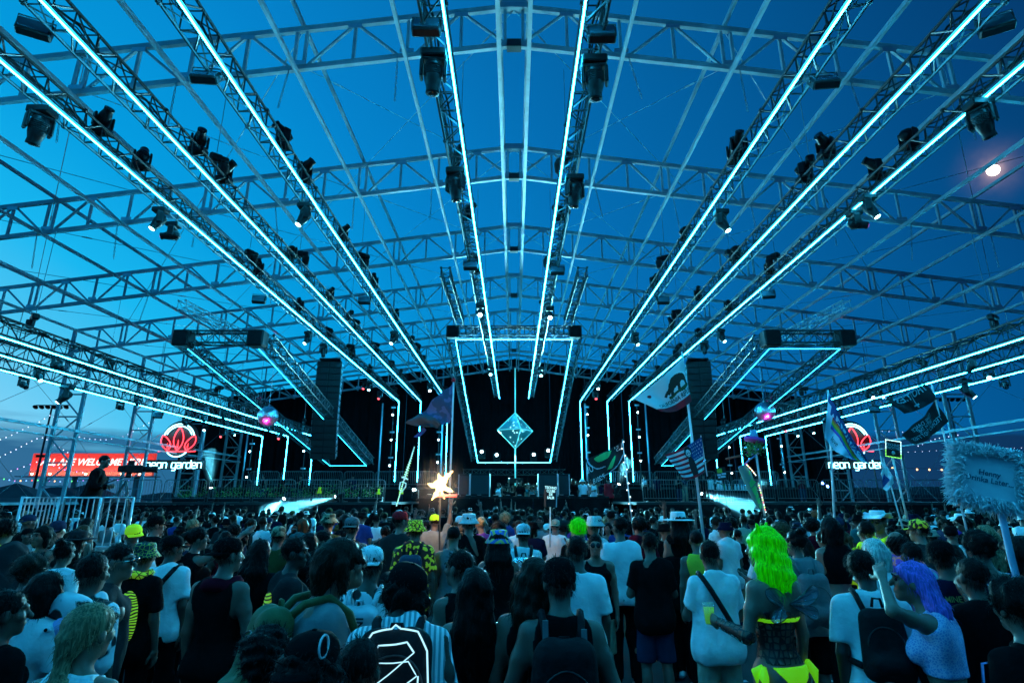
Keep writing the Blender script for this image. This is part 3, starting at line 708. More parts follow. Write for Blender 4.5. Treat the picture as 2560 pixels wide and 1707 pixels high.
# truss-top fixtures and strobes
for px, py, x in ((350, 425, -8.9), (560, 445, -7.2), (762, 425, -5.2), (1845, 440, 5.2), (2010, 430, 7.2), (2190, 430, 8.9), (250, 340, -8.9), (500, 350, -7.2), (710, 330, -5.2), (1845, 345, 5.2), (2060, 350, 7.2), (2265, 320, 8.9)):
    p = PX(px, py, x); moving_head((p.x, p.y, Z_LED + 0.42), (random.uniform(-1, 1), random.uniform(-1, 0.3), 0.5), None, 1.0, 'black moving head standing upright on top of a lit roof truss', up=True)
for s in (-1, 1):
    for i, x in enumerate(XL):
        for k in range(7):
            y = 14.2 + 3.9 * k + i * 1.3
            if y < 39: moving_head((s * (x + 0.2), y, Z_LED + 0.42), (random.uniform(-1, 1), random.uniform(-1, 1), 0.4), None, 0.85, 'black moving head standing upright on top of a lit roof truss', up=True)
    for i, x in enumerate(XS):
        for k in range(4):
            moving_head((s * (x + 0.2), 18 + 5.5 * k + i * 1.6, Z_SIDE + 0.06), (random.uniform(-1, 1) - s, random.uniform(-1, 0.2), -0.6), M_LENSC if (k + i) % 4 == 1 else None, 0.9, 'black moving head spotlight hanging under a low side truss' + (', lens lit cyan' if (k + i) % 4 == 1 else ', unlit'))
for px, py, z, rz, tl in ((88, 72, 9.4, 0.5, -0.3), (515, 193, 9.2, 0.1, -0.6), (1067, 68, 9.3, 0.0, -0.3), (1503, 85, 9.3, 0, -0.3), (2060, 205, 9.2, -0.1, -0.6), (2488, 62, 9.4, -0.5, -0.3), (648, 748, 9.1, 0.2, -0.3), (912, 750, 9.2, 0, -0.3), (1177, 663, 9.2, 0, -0.3), (1393, 675, 9.2, 0, -0.3), (1657, 750, 9.2, 0, -0.3), (1920, 735, 9.1, -0.2, -0.3), (395, 1037, 6.3, 0.3, -0.3), (2186, 1023, 6.3, -0.3, -0.3)):
    p = PZ(px, py, z); strobe((p.x, p.y, p.z + 0.18), rz, tl, s=1.1)
# lamps on pipes between the upright tubes, and lamps behind the DJ
def lamp_pipe(px, ys, Y, zt):
    p = P(px, ys[0], Y); x = p.x
    root = empty('lamp_pipe', (x, Y, 2.96), 0, 'thin upright pipe carrying small cyan lamps beside a light tube', 'lamp stand', 'pipes of small lamps at the stage back')
    MB().tube((0, 0, 0), (0, 0, zt - 2.96), 0.022, n=6).build('pipe', M_BLACKM, root)
    for j, y in enumerate(ys):
        q = P(px, y, Y); z = q.z - 2.96
        b = MB(); b.lathe([(0.05, -0.16), (0.085, -0.1), (0.1, 0.06), (0.095, 0.08)], 12, (0, -0.14, z), Matrix.Rotation(math.pi / 2 + 0.3, 3, 'X')); hd = b.build('lamp', M_RUB, root)
        MB().lathe([(0.055, 0.082), (0.03, 0.09), (0.005, 0.093)], 12, (0, -0.14, z), Matrix.Rotation(math.pi / 2 + 0.3, 3, 'X')).build('lens', M_LENSW, hd)
        MB().box((0, -0.03, z + 0.55), (0.32, 0.1, 0.1)).build('driver_box', M_STEEL, root)
for px, ys in ((983, (1037, 1099, 1163)), (1097, (1099, 1155)), (1467, (1036, 1088, 1150)), (1593, (1031, 1092, 1151)), (628, (1128, 1192)), (762, (1127, 1190)), (1820, (1118, 1182)), (1950, (1115, 1180))):
    lamp_pipe(px, ys, 41.6, 8.9 if 900 < px < 1700 else 6.4)
for px, py, Y, l in ((1205, 1130, 40.3, M_LENSW), (1242, 1138, 40.3, M_LENSW), (1334, 1137, 40.3, M_LENSW), (1370, 1127, 40.3, M_LENSW)):
    p = P(px, py, Y); moving_head((p.x, p.y, p.z - 0.42), (0, -1, -0.15), l, 1.25, 'round lamp blazing white behind the DJ, on the low back truss', 'blazing lamps behind the DJ', up=True)
    ld = bpy.data.lights.new('blaze', 'SPOT'); ld.energy = 8000; ld.color = (0.2, 0.8, 1.0); ld.spot_size = R(75); ld.spot_blend = 0.6; ld.shadow_soft_size = 0.12; lo = bpy.data.objects.new('blaze_lamp', ld); col.objects.link(lo); lo.location = p + Vector((0, -0.5, 0.05)); lo.rotation_euler = Vector((0, -1, -0.2)).to_track_quat('-Z', 'Y').to_euler()
def floor_spot(px, py, Y, aim, l=M_LENSW, power=None, lab='moving head on the stage floor with a dazzling cyan beam', spot=R(24)):
    p = P(px, py, Y); rt = moving_head((p.x, p.y, p.z - 0.4), aim, l, 1.0, lab, 'beam lights on the stage floor', up=True)
    if power:
        ld = bpy.data.lights.new('beam', 'SPOT'); ld.energy = power; ld.color = (0.12, 0.75, 1.0) if l is not M_LENSB else (0.1, 0.25, 1.0); ld.spot_size = spot; ld.spot_blend = 0.5; ld.shadow_soft_size = 0.08
        lo = bpy.data.objects.new('beam_lamp', ld); col.objects.link(lo); a = Vector(aim).normalized(); lo.location = p + a * 0.45; lo.rotation_euler = a.to_track_quat('-Z', 'Y').to_euler()
BEAMS = [(528, 1232, 30.0, (-.05, -.25, 1)), (718, 1238, 30.0, (-.2, -1, -.55)), (852, 1236, 30.0, (-1, -.55, -.35)), (1543, 1222, 30.0, (.35, -.3, 1)), (1741, 1229, 30.0, (1.0, -1, -.42)), (1877, 1229, 30.0, (.2, -1, .4)), (1038, 1227, 30.2, (-.1, -1, .3))]
for i, (px, py, Y, aim) in enumerate(BEAMS): floor_spot(px, py, Y, aim, M_LENSW, (2200, 12000, 14000, 4000, 11000, 2500)[i] if i != 6 else 900)
for px, py in ((2049, 1212), (2062, 1220)): floor_spot(px, py, 31.5, (.1, -.8, .35), M_LENSB, 500, 'moving head on the stage floor with a blue lens', R(20))
# mirror balls
def ball(px, py, Y, r, s, lab):
    c = P(px, py, Y); root = empty('mirror_ball', c, 0, lab, 'mirror ball', 'mirror balls'); NL, NA = 22, 40
    m = MB(); g = MB()
    for i in range(NL):
        t0, t1 = math.pi * (i + 0.04) / NL, math.pi * (i + 0.96) / NL; na = max(4, int(NA * math.sin((t0 + t1) / 2)))
        for j in range(na):
            p0, p1 = 2 * math.pi * (j + 0.04) / na, 2 * math.pi * (j + 0.96) / na; jit = [random.uniform(-.012, .012) for _ in range(4)]
            q = [Vector((math.sin(t) * math.cos(p), math.sin(t) * math.sin(p), math.cos(t))) * (r + jit[n] * r) for n, (t, p) in enumerate(((t0, p0), (t1, p0), (t1, p1), (t0, p1)))]
            m.add(q, [(0, 1, 2, 3)])
    o = m.build('mirror_tiles', mat('mirror_tile', (0.9, 0.92, 0.95), 0.3, 1.0), root); o['kind'] = 'stuff'
    MB().lathe([(r * 0.97 * math.sin(math.pi * i / 12) + 0.001, -r * 0.97 * math.cos(math.pi * i / 12)) for i in range(13)], 18).build('core', M_RUB, root)
    MB().tube((0, 0, r), (0, 0, r + 2.2), 0.012, n=4).build('hanging_wire', M_WIRE, root); MB().tube((0, 0, r - 0.02), (0, 0, r + 0.08), 0.05, n=8).build('cap', M_STEEL, root)
ball(670, 1040, 28.0, 0.49, -1, 'mirror ball hanging low on the sunset side of the stage'); ball(1912, 1029, 28.0, 0.48, 1, 'mirror ball hanging low on the moon side of the stage')
for px, py, c, pw in ((650, 1130, (1.0, 0.05, 0.6), 1500), (1960, 1120, (0.9, 0.05, 0.8), 1500)):
    p = P(px, py, 24.5); ld = bpy.data.lights.new('pinspot', 'SPOT'); ld.energy = pw; ld.color = c; ld.spot_size = R(16); ld.shadow_soft_size = 0.15
    lo = bpy.data.objects.new('pinspot_lamp', ld); col.objects.link(lo); lo.location = (p.x * 1.12, 26.2, 2.4); tgt = P(670 if px < 1280 else 1912, 1035, 28.0); lo.rotation_euler = (tgt - lo.location).to_track_quat('-Z', 'Y').to_euler()

# ------------------------------------------------------------------ neon garden signs
M_NW = emat('neon_white_cyan', (0.22, 0.8, 1.0), 5.0); M_NR = emat('neon_red', (1.0, 0.03, 0.045), 4.0)
def arc(cx, cy, rx, ry, a0, a1, n=14): return [(cx + rx * math.cos(R(a0 + (a1 - a0) * i / n)), cy + ry * math.sin(R(a0 + (a1 - a0) * i / n))) for i in range(n + 1)]
GL = {'n': [[(0, 0), (0, .6), (.38, .6), (.46, .52), (.46, 0)]], 'e': [[(.46, 0), (.08, 0), (0, .08), (0, .52), (.08, .6), (.4, .6), (.46, .52), (.46, .3), (0, .3)]], 'o': [[(.08, 0), (0, .08), (0, .52), (.08, .6), (.4, .6), (.48, .52), (.48, .08), (.4, 0), (.08, 0)]],
      'g': [[(.48, .12), (.4, 0), (.08, 0), (0, .08), (0, .52), (.08, .6), (.48, .6), (.48, -.18), (.4, -.26), (.1, -.26)]], 'a': [[(0, .6), (.4, .6), (.46, .52), (.46, 0), (.08, 0), (0, .08), (0, .25), (.08, .33), (.46, .33)]], 'r': [[(0, 0), (0, .52), (.08, .6), (.36, .6)]], 'd': [[(.48, .9), (.48, 0), (.08, 0), (0, .08), (0, .52), (.08, .6), (.48, .6)]]}
WID = {'r': .46, ' ': .42}
def neon_sign(px, Y, lab):
    c = P(px, 1163, Y); root = empty('neon_sign', (c.x, Y, c.z), R(0), lab, 'neon sign', 'neon signs on the stage wings')
    tot = sum(WID.get(ch, .62) for ch in 'neon garden'); k = 3.65 / tot; x = -1.83
    for ch in 'neon garden':
        for st_ in GL.get(ch, []):
            MB().path([(x + a * k, 0, b * k - 0.3 * k) for a, b in st_], 0.027, 6).build('letter_tube', M_NW, root)
        x += WID.get(ch, .62) * k
    MB().box((0, 0.16, 0.05), (3.9, 0.05, 0.6)).build('backing_board', M_BLACK, root)
    L = Vector((-0.0, 0, 1.4))
    def tube2(pts, m, nm, r=0.032, cl=False): MB().path([(L.x + a, 0, L.z + b) for a, b in pts], r, 6, cl).build(nm, m, root)
    def leaf(cx, cy, w, h, lean):
        pts = []
        for i in range(11):
            t = i / 10; pts.append((cx - w * math.sin(math.pi * t) ** 0.8 * (1 - 0.25 * t) + lean * t, cy + h * t))
        for i in range(10, -1, -1):
            t = i / 10; pts.append((cx + w * math.sin(math.pi * t) ** 0.8 * (1 - 0.25 * t) + lean * t, cy + h * t))
        tube2(pts, M_NR, 'petal_tube', 0.028, True)
        tube2([(cx - 0.06, cy + 0.06), (cx + lean * 0.2, cy + h * 0.45), (cx + 0.06, cy + 0.04)], M_NR, 'petal_tube', 0.02)
    leaf(0, -0.44, 0.36, 1.5, 0); leaf(-0.6, -0.44, 0.34, 0.98, -0.42); leaf(0.6, -0.44, 0.34, 0.98, 0.42)
    tube2([(-1.22, -0.5), (1.22, -0.5)], M_NR, 'base_tube', 0.026)
    tube2(arc(0, 0.25, 1.02, 1.02, 18, 162), M_NW, 'ring_tube', 0.036); tube2(arc(0, 0.25, 0.88, 0.88, 22, 158), M_NW, 'ring_tube', 0.028); tube2(arc(0, 0.1, 0.86, 0.95, 225, 315), M_NW, 'ring_tube', 0.032)
    d = MB(); d.lathe([(0.02, 0), (1.2, 0), (1.2, 0.03), (0.02, 0.03)], 28, (L.x, 0.2, L.z + 0.3), Matrix.Rotation(math.pi / 2, 3, 'X')); d.build('backing_disc', mat('sign_back', (0.03, 0.012, 0.014), 0.6), root)
    for sx in (-1.2, 1.2): MB().tube((sx, 0.22, -c.z), (sx, 0.22, 0.4), 0.05, n=6).build('post', M_BLACKM, root)
neon_sign(436, 37.0, 'neon garden sign with red lotus standing clear on the sunset side'); neon_sign(2143, 37.0, 'neon garden sign with red lotus half hidden by a rainbow flag')

# ------------------------------------------------------------------ planters along the stage wing
rp_ = random.Random(9)
M_LEAF = mat('bright_green_leaf', (0.10, 0.42, 0.06), 0.6, var=0.4, vscale=3); M_FLOW = mat('red_flower', (0.55, 0.03, 0.06), 0.6)  # the leaves' own green, varying at random in tone
for i in range(9):
    x = -17.2 + i * 1.22; e = empty('flower_planter', (x, 30.35 + rp_.uniform(-.1, .2), ZD + 0.005), 0, 'low planter of bright green leaves and small flowers behind the barricades', 'planter', 'planters behind the stage barricades')
    MB().bev((0, 0, 0.13), (1.1, 0.35, 0.26), 0.01).build('trough', M_BLACK, e); lv = MB(); fl = MB()
    for k in range(230):
        cx, cy, cz = rp_.uniform(-.52, .52), rp_.uniform(-.22, .2), 0.25 + abs(rp_.gauss(0, .26)); a = rp_.uniform(0, 6.28); t = rp_.uniform(-.8, .8); l = rp_.uniform(.05, .1)
        d = Vector((math.cos(a) * math.cos(t), math.sin(a) * math.cos(t), math.sin(t))) * l; w = Vector((-math.sin(a), math.cos(a), 0.3)) * l * 0.35; c = Vector((cx, cy, cz))
        (fl if k % 12 == 0 else lv).add([c, c + d * 0.5 + w, c + d, c + d * 0.5 - w], [(0, 1, 2, 3)])
    o = lv.build('leaves', M_LEAF, e); o['kind'] = 'stuff'; o = fl.build('flowers', M_FLOW, e); o['kind'] = 'stuff'
# ------------------------------------------------------------------ people: smooth distance-field bodies meshed with surface nets
def ax(lo, hi, h, fine=None):
    if fine is None: return np.arange(lo, hi + h, h)
    f0, f1, hf = fine; out = []; t = lo
    while t < hi:
        out.append(t); t += hf if f0 <= t < f1 else h
    out.append(t); return np.array(out)
def d_rc(X, Y, Z, a, b, ra, rb):
    ba = b - a; L2 = float(ba @ ba) + 1e-9
    t = np.clip(((X - a[0]) * ba[0] + (Y - a[1]) * ba[1] + (Z - a[2]) * ba[2]) / L2, 0, 1)
    dx = X - (a[0] + ba[0] * t); dy = Y - (a[1] + ba[1] * t); dz = Z - (a[2] + ba[2] * t)
    return np.sqrt(dx * dx + dy * dy + dz * dz) - (ra + (rb - ra) * t)
def d_el(X, Y, Z, c, r, M=None):
    px, py, pz = X - c[0], Y - c[1], Z - c[2]
    if M is not None:
        qx = M[0, 0] * px + M[1, 0] * py + M[2, 0] * pz; qy = M[0, 1] * px + M[1, 1] * py + M[2, 1] * pz; qz = M[0, 2] * px + M[1, 2] * py + M[2, 2] * pz
        px, py, pz = qx, qy, qz
    k = np.sqrt((px / r[0]) ** 2 + (py / r[1]) ** 2 + (pz / r[2]) ** 2)
    return (k - 1) * min(r) * (1 + 0.0 * k) if min(r) > 0.5 * max(r) else (k - 1) * (r[0] * r[1] * r[2]) ** (1 / 3) * 0.8
class SDF:
    """ops: ('rc', a, b, ra, rb, k) ('el', c, r, k, M) ('-el', c, r, k, M) ('-rc', ...)"""
    def __init__(s): s.ops = []; s.cuts = []; s.noise = None
    def rc(s, a, b, ra, rb, k=0.03): s.ops.append(('rc', np.array(a, float), np.array(b, float), ra, rb, k)); return s
    def cy(s, a, b, ra, rb, k=0.03): s.ops.append(('cy', np.array(a, float), np.array(b, float), ra, rb, k)); return s
    def el(s, c, r, k=0.03, M=None): s.ops.append(('el', np.array(c, float), tuple(r), k, M)); return s
    def sub_el(s, c, r, k=0.01, M=None): s.ops.append(('-el', np.array(c, float), tuple(r), k, M)); return s
    def sub_rc(s, a, b, ra, rb, k=0.01): s.ops.append(('-rc', np.array(a, float), np.array(b, float), ra, rb, k)); return s
    def cut(s, f): s.cuts.append(f); return s
    def bounds(s):
        lo, hi = [], []
        for o in s.ops:
            if o[0] in ('rc', 'cy'): m = max(o[3], o[4]); lo.append(np.minimum(o[1], o[2]) - m); hi.append(np.maximum(o[1], o[2]) + m)
            elif o[0] == 'el': m = max(o[2]); r = np.array(o[2]) if o[4] is None else np.full(3, m); lo.append(o[1] - r); hi.append(o[1] + r)
        return np.min(lo, 0) - 0.04, np.max(hi, 0) + 0.04
    def mesh(s, h, fine=None, lo=None, hi=None):
        l, u = s.bounds()
        if lo is not None: l = np.maximum(l, lo)
        if hi is not None: u = np.minimum(u, hi)
        A = [ax(l[i], u[i], h, fine[i] if fine else None) for i in range(3)]
        V = np.full([len(a) for a in A], 0.3)
        for o in s.ops:
            neg = o[0][0] == '-'; kd = o[0][-2:]
            if kd in ('rc', 'cy'): m = max(o[3], o[4]); b0 = np.minimum(o[1], o[2]) - m; b1 = np.maximum(o[1], o[2]) + m; k = o[5]
            else: r = np.array(o[2]) if o[4] is None else np.full(3, max(o[2])); b0 = o[1] - r; b1 = o[1] + r; k = o[3]
            mg = k + 0.05
            I = [slice(max(0, np.searchsorted(A[i], b0[i] - mg) - 1), min(len(A[i]), np.searchsorted(A[i], b1[i] + mg) + 1)) for i in range(3)]
            X = A[0][I[0]][:, None, None]; Y = A[1][I[1]][None, :, None]; Z = A[2][I[2]][None, None, :]
            if X.size == 0 or Y.size == 0 or Z.size == 0: continue
            d = d_rc(X, Y, Z, o[1], o[2], o[3], o[4]) if kd in ('rc', 'cy') else d_el(X, Y, Z, o[1], o[2], o[4])
            if kd == 'cy': e = (o[2] - o[1]) / np.linalg.norm(o[2] - o[1]); d = np.maximum(d, (X - o[2][0]) * e[0] + (Y - o[2][1]) * e[1] + (Z - o[2][2]) * e[2])
            v = V[tuple(I)]
            if neg:
                hh = np.clip(0.5 - 0.5 * (v + d) / k, 0, 1); V[tuple(I)] = v * (1 - hh) - d * hh + k * hh * (1 - hh)
            else:
                hh = np.clip(0.5 + 0.5 * (v - d) / k, 0, 1); V[tuple(I)] = v * (1 - hh) + d * hh - k * hh * (1 - hh)
        X = A[0][:, None, None]; Y = A[1][None, :, None]; Z = A[2][None, None, :]
        if s.noise is not None: V = V + s.noise(X, Y, Z)
        for f in s.cuts: V = np.maximum(V, f(X, Y, Z))
        return nets(V, A)
def nets(V, A):
    V[0] = V[-1] = 0.3; V[:, 0] = V[:, -1] = 0.3; V[:, :, 0] = V[:, :, -1] = 0.3
    S = V < 0; n = [k - 1 for k in V.shape]
    acc = np.zeros((*n, 3)); cnt = np.zeros(n); edges = []
    for a in range(3):
        s0 = [slice(None)] * 3; s1 = [slice(None)] * 3; s0[a] = slice(0, -1); s1[a] = slice(1, None)
        E = S[tuple(s0)] != S[tuple(s1)]; idx = np.argwhere(E); edges.append(idx)
        i0 = tuple(idx.T); j = idx.copy(); j[:, a] += 1; i1 = tuple(j.T)
        t = V[i0] / (V[i0] - V[i1])
        p = np.stack([A[k][idx[:, k]] for k in range(3)], 1); p[:, a] += t * (A[a][j[:, a]] - A[a][idx[:, a]])
        o = [k for k in range(3) if k != a]
        for d1 in (0, -1):
            for d2 in (0, -1):
                c = idx.copy(); c[:, o[0]] += d1; c[:, o[1]] += d2
                np.add.at(acc, tuple(c.T), p); np.add.at(cnt, tuple(c.T), 1)
    act = cnt > 0; ids = np.full(n, -1, np.int64); ids[act] = np.arange(act.sum())
    P_ = acc[act] / cnt[act][:, None]; Q = []
    for a in range(3):
        idx = edges[a]; o = [(a + 1) % 3, (a + 2) % 3]; q = []
        for d1, d2 in ((-1, -1), (0, -1), (0, 0), (-1, 0)):
            c = idx.copy(); c[:, o[0]] += d1; c[:, o[1]] += d2; q.append(ids[tuple(c.T)])
        q = np.stack(q, 1); fl = ~S[tuple(idx.T)]; q[fl] = q[fl][:, ::-1]; Q.append(q)
    return P_, np.concatenate(Q)
def rotm(ax_, ang): return np.array(Matrix.Rotation(ang, 3, ax_))
def wrinkle(seed, amp=0.0055, fr=30.0, vert=0.5):
    r = np.random.RandomState(seed); W = [(r.uniform(-1, 1, 3) * np.array([1, 1, vert]) * fr * r.uniform(0.6, 1.5), r.uniform(0, 6.28), amp * r.uniform(0.4, 1)) for _ in range(5)]
    def f(X, Y, Z):
        o = 0
        for k, p, a in W: o = o + a * np.sin(k[0] * X + k[1] * Y + k[2] * Z + p)
        return o
    return f
def lumps(seed, amp, fr): return wrinkle(seed, amp, fr, 1.0)

# ---- hands: palm + five fingers, built once per gesture (local: wrist at origin, fingers along +Z, palm facing -Y, thumb at +X)
def make_hand(kind):
    s = SDF(); s.el((0, 0, 0.05), (0.042, 0.017, 0.052), 0.01); s.rc((0, 0, -0.01), (0, 0, 0.03), 0.026, 0.03, 0.015)
    curl = {'relaxed': 0.45, 'open': 0.08, 'grip': 1.25, 'point': 1.3}[kind]
    for i, (x, l) in enumerate(((0.03, 0.072), (0.01, 0.08), (-0.01, 0.075), (-0.03, 0.06))):
        c = curl if not (kind == 'point' and i < 2) else 0.1
        sp = 0.55 * x * (3.2 if kind == 'open' else 1); p = np.array([x, 0, 0.088]); ang = c * 0.5
        for seg, r0, r1 in ((0.45, 0.0098, 0.009), (0.32, 0.009, 0.0082), (0.25, 0.0082, 0.0066)):
            q = p + l * seg * np.array([sp * 2 * math.cos(ang), -math.sin(ang), math.cos(ang)]); s.rc(p, q, r0, r1, 0.004); p = q; ang += c * 0.75
    tb = np.array([0.034, -0.004, 0.025]); t1 = tb + (np.array([0.032, -0.012, 0.03]) if kind != 'grip' else np.array([0.02, -0.03, 0.025])); t2 = t1 + (np.array([0.012, -0.006, 0.032]) if kind != 'grip' else np.array([-0.012, -0.022, 0.02]))
    s.rc(tb, t1, 0.015, 0.0115, 0.01); s.rc(t1, t2, 0.0112, 0.008, 0.004)
    return s.mesh(0.0062)
HANDS = {}
def hand_at(kind, side, wrist, d, palm):
    """transformed hand mesh; side +1 = the person's hand on +X"""
    if kind not in HANDS: HANDS[kind] = make_hand(kind)
    V, Q = HANDS[kind]
    z = np.array(d) / np.linalg.norm(d); y = -np.array(palm, float); y = y - z * (y @ z); y /= np.linalg.norm(y); x = np.cross(y, z)
    V = V.copy(); flip = side > 0
    if flip: V[:, 0] *= -1; Q = Q[:, ::-1]
    return V @ np.stack([x, y, z]) + np.array(wrist), Q

ARMS = {  # (upper dir, forearm dir, hand gesture, palm dir) for the +X side; x is mirrored for the other
    'down': ((0.16, -0.02, -1), (0.04, 0.22, -1), 'relaxed', (-1, 0, 0)),
    'wide': ((0.38, -0.1, -1), (0.1, 0.3, -1), 'relaxed', (-1, 0, 0)),
    'pocket': ((0.36, -0.28, -1), (-0.12, 0.42, -0.9), 'relaxed', (-1, 0, 0)),
    'phone': ((0.18, 0.3, -1), (-0.42, 0.9, 0.3), 'grip', (-0.7, 0, 0.7)),
    'drink': ((0.3, 0.05, -1), (0.05, 1, 0.15), 'grip', (-1, 0, 0)),
    'chest': ((0.25, 0.25, -1), (-0.75, 0.7, 0.15), 'relaxed', (0, -1, 0)),
    'up': ((0.35, 0.35, 0.95), (0.02, 0.2, 1), 'open', (0, 1, 0)),
    'point': ((0.35, 0.5, 0.85), (0.1, 0.45, 1), 'point', (0, 1, 0)),
    'reach': ((0.25, 0.9, 0.35), (-0.05, 0.8, 0.65), 'open', (0, 0.6, -1)),
    'head': ((0.75, 0.25, 0.35), (-0.85, 0.25, 0.75), 'relaxed', (-1, 0, 0)),
    'hold': ((0.3, 0.45, -0.8), (0.02, 0.55, 0.85), 'grip', (-1, 0, 0)),
    'side_hold': ((0.65, -0.05, -0.8), (0.45, 0.35, 0.25), 'grip', (0, 1, 0)),
}
def skeleton(fem=False, arms=('down', 'down'), lean=0.0, yaw=0.0, pitch=0.0, stance=0.0, side=0.0, roll=0.0):
    sw = 0.148 if fem else 0.165; J = {}
    J['pel'] = np.array([0, 0, 0.95]); hz = 0.92; hw = 0.098 if fem else 0.093
    for n, s in (('L', -1), ('R', 1)):
        J['hip' + n] = np.array([s * hw, 0, hz]); J['kn' + n] = np.array([s * (0.105 + 0.02 * stance), 0.03 + 0.05 * stance * s, 0.50]); J['an' + n] = np.array([s * (0.115 + 0.05 * stance), -0.02 + 0.08 * stance * s, 0.085])
        J['toe' + n] = J['an' + n] + np.array([s * 0.03, 0.155, -0.045])
    M = rotm('X', -lean) @ rotm('Y', side); pv = np.array([0, 0, 0.98]); up = lambda p: pv + M @ (np.array(p, float) - pv)
    J['waist'] = up((0, 0.005, 1.10)); J['chest'] = up((0, -0.005, 1.275)); J['nb'] = up((0, -0.025, 1.455)); J['nt'] = up((0, 0.0, 1.56)); J['hc'] = up((0, 0.018, 1.645))
    J['M'] = M; J['HM'] = (rotm('X', -lean * 0.5) @ rotm('Y', side)) @ rotm('Z', yaw) @ rotm('X', -pitch) @ rotm('Y', roll)
    for n, s, a in (('L', -1, arms[0]), ('R', 1, arms[1])):
        J['sh' + n] = up((s * sw, -0.025, 1.415)); A = ARMS[a] if isinstance(a, str) else a
        mir = np.array([s, 1, 1]); d1 = M @ (np.array(A[0], float) * mir); d1 /= np.linalg.norm(d1); d2 = M @ (np.array(A[1], float) * mir); d2 /= np.linalg.norm(d2)
        J['el' + n] = J['sh' + n] + d1 * 0.285; J['wr' + n] = J['el' + n] + d2 * 0.25; J['hd' + n] = (A[2], s, J['wr' + n], d2, np.array(A[3], float) * mir)
    J['fem'] = fem; return J
def hl(J, p): return J['hc'] + J['HM'] @ np.array(p, float)
def torso(s, J, g=0.0, fem=None, loose=0.0):
    fem = J['fem']; M = J['M']; up = lambda p: np.array([0, 0, 0.98]) + M @ (np.array(p, float) - np.array([0, 0, 0.98]))
    s.el(J['pel'] + [0, -0.01, -0.01], (0.15 + g + loose, 0.108 + g + loose, 0.135 + g), 0.05)
    s.el(J['waist'], ((0.115 if fem else 0.135) + g + loose, (0.088 if fem else 0.1) + g + loose, 0.17), 0.06, M)
    s.el(J['chest'], ((0.137 if fem else 0.155) + g + loose * 0.6, 0.106 + g + loose * 0.6, 0.185 + g), 0.05, M)
    for n in 'LR':
        s.rc(J['nb'] + (J['M'] @ np.array([0, 0, 0.0])), J['sh' + n], 0.055 + g, 0.048 + g, 0.04)
        sg = -1 if n == 'L' else 1
        s.el(up((sg * 0.076, -0.055, 0.895)), (0.085 + g + loose, 0.085 + g + loose, 0.095 + g + loose), 0.04)
        if fem: s.el(up((sg * 0.072, 0.085, 1.27)), (0.066 + g, 0.06 + g, 0.066 + g), 0.03)
        else: s.el(up((sg * 0.07, 0.07, 1.32)), (0.08 + g, 0.045 + g, 0.06 + g), 0.04)
        s.el(up((sg * 0.095, -0.075, 1.35)), (0.075 + g, 0.045 + g, 0.10 + g), 0.05)
def head_sdf(s, J):
    hm = J['HM']
    s.el(hl(J, (0, -0.014, 0.03)), (0.075, 0.096, 0.092), 0.02, hm); s.el(hl(J, (0, 0.024, -0.042)), (0.057, 0.068, 0.072), 0.03, hm)
    s.el(hl(J, (0, 0.068, -0.092)), (0.026, 0.022, 0.022), 0.025, hm); s.rc(hl(J, (0, 0.092, 0.018)), hl(J, (0, 0.114, -0.022)), 0.008, 0.0145, 0.012)
    s.el(hl(J, (0, 0.078, 0.034)), (0.052, 0.02, 0.013), 0.014, hm); s.el(hl(J, (0, 0.088, -0.058)), (0.026, 0.014, 0.011), 0.01, hm)
    for sg in (-1, 1):
        s.el(hl(J, (sg * 0.042, 0.062, -0.02)), (0.024, 0.022, 0.022), 0.02, hm)
        s.el(hl(J, (sg * 0.077, -0.006, -0.008)), (0.012, 0.022, 0.033), 0.008, hm)
        s.sub_el(hl(J, (sg * 0.031, 0.1, 0.012)), (0.019, 0.017, 0.011), 0.012, hm)
    s.sub_el(hl(J, (0, 0.108, -0.059)), (0.024, 0.012, 0.003), 0.006, hm)
def body_mesh(J, h=0.016, hf=0.0085, lo_z=None, hands=True):
    s = SDF(); torso(s, J); f = J['fem']
    s.rc(J['nb'], J['nt'] + J['HM'] @ np.array([0, 0.01, 0]), 0.058 if not f else 0.05, 0.054 if not f else 0.046, 0.03)
    for n in 'LR':
        s.rc(J['hip' + n], J['kn' + n], 0.088, 0.056, 0.03); s.rc(J['kn' + n], J['an' + n], 0.055, 0.038, 0.02); s.el(J['kn' + n] * 0.62 + J['an' + n] * 0.38 + [0, -0.022, 0], (0.052, 0.055, 0.11), 0.03)
        s.rc(J['an' + n], J['toe' + n], 0.042, 0.032, 0.02)
        k = 0.88 if f else 1.0
        s.rc(J['sh' + n], J['el' + n], 0.053 * k, 0.041 * k, 0.03); s.el(J['sh' + n] * 0.55 + J['el' + n] * 0.45, (0.049 * k,) * 3, 0.03)
        s.rc(J['el' + n], J['wr' + n], 0.044 * k, 0.028 * k, 0.015)
    head_sdf(s, J)
    c = J['hc']; fine = [(c[0] - 0.1, c[0] + 0.1, hf), (c[1] - 0.13, c[1] + 0.15, hf), (c[2] - 0.15, c[2] + 0.14, hf)]
    V, Q = s.mesh(h, fine, lo=None if lo_z is None else np.array([-9, -9, lo_z]))
    if hands:
        for n in 'LR':
            k, sg, w, d, pl = J['hd' + n]; V2, Q2 = hand_at(k, sg, w + d * 0.005, d, pl); Q = np.concatenate([Q, Q2 + len(V)]); V = np.concatenate([V, V2])
    return np_mesh('body', V, Q)
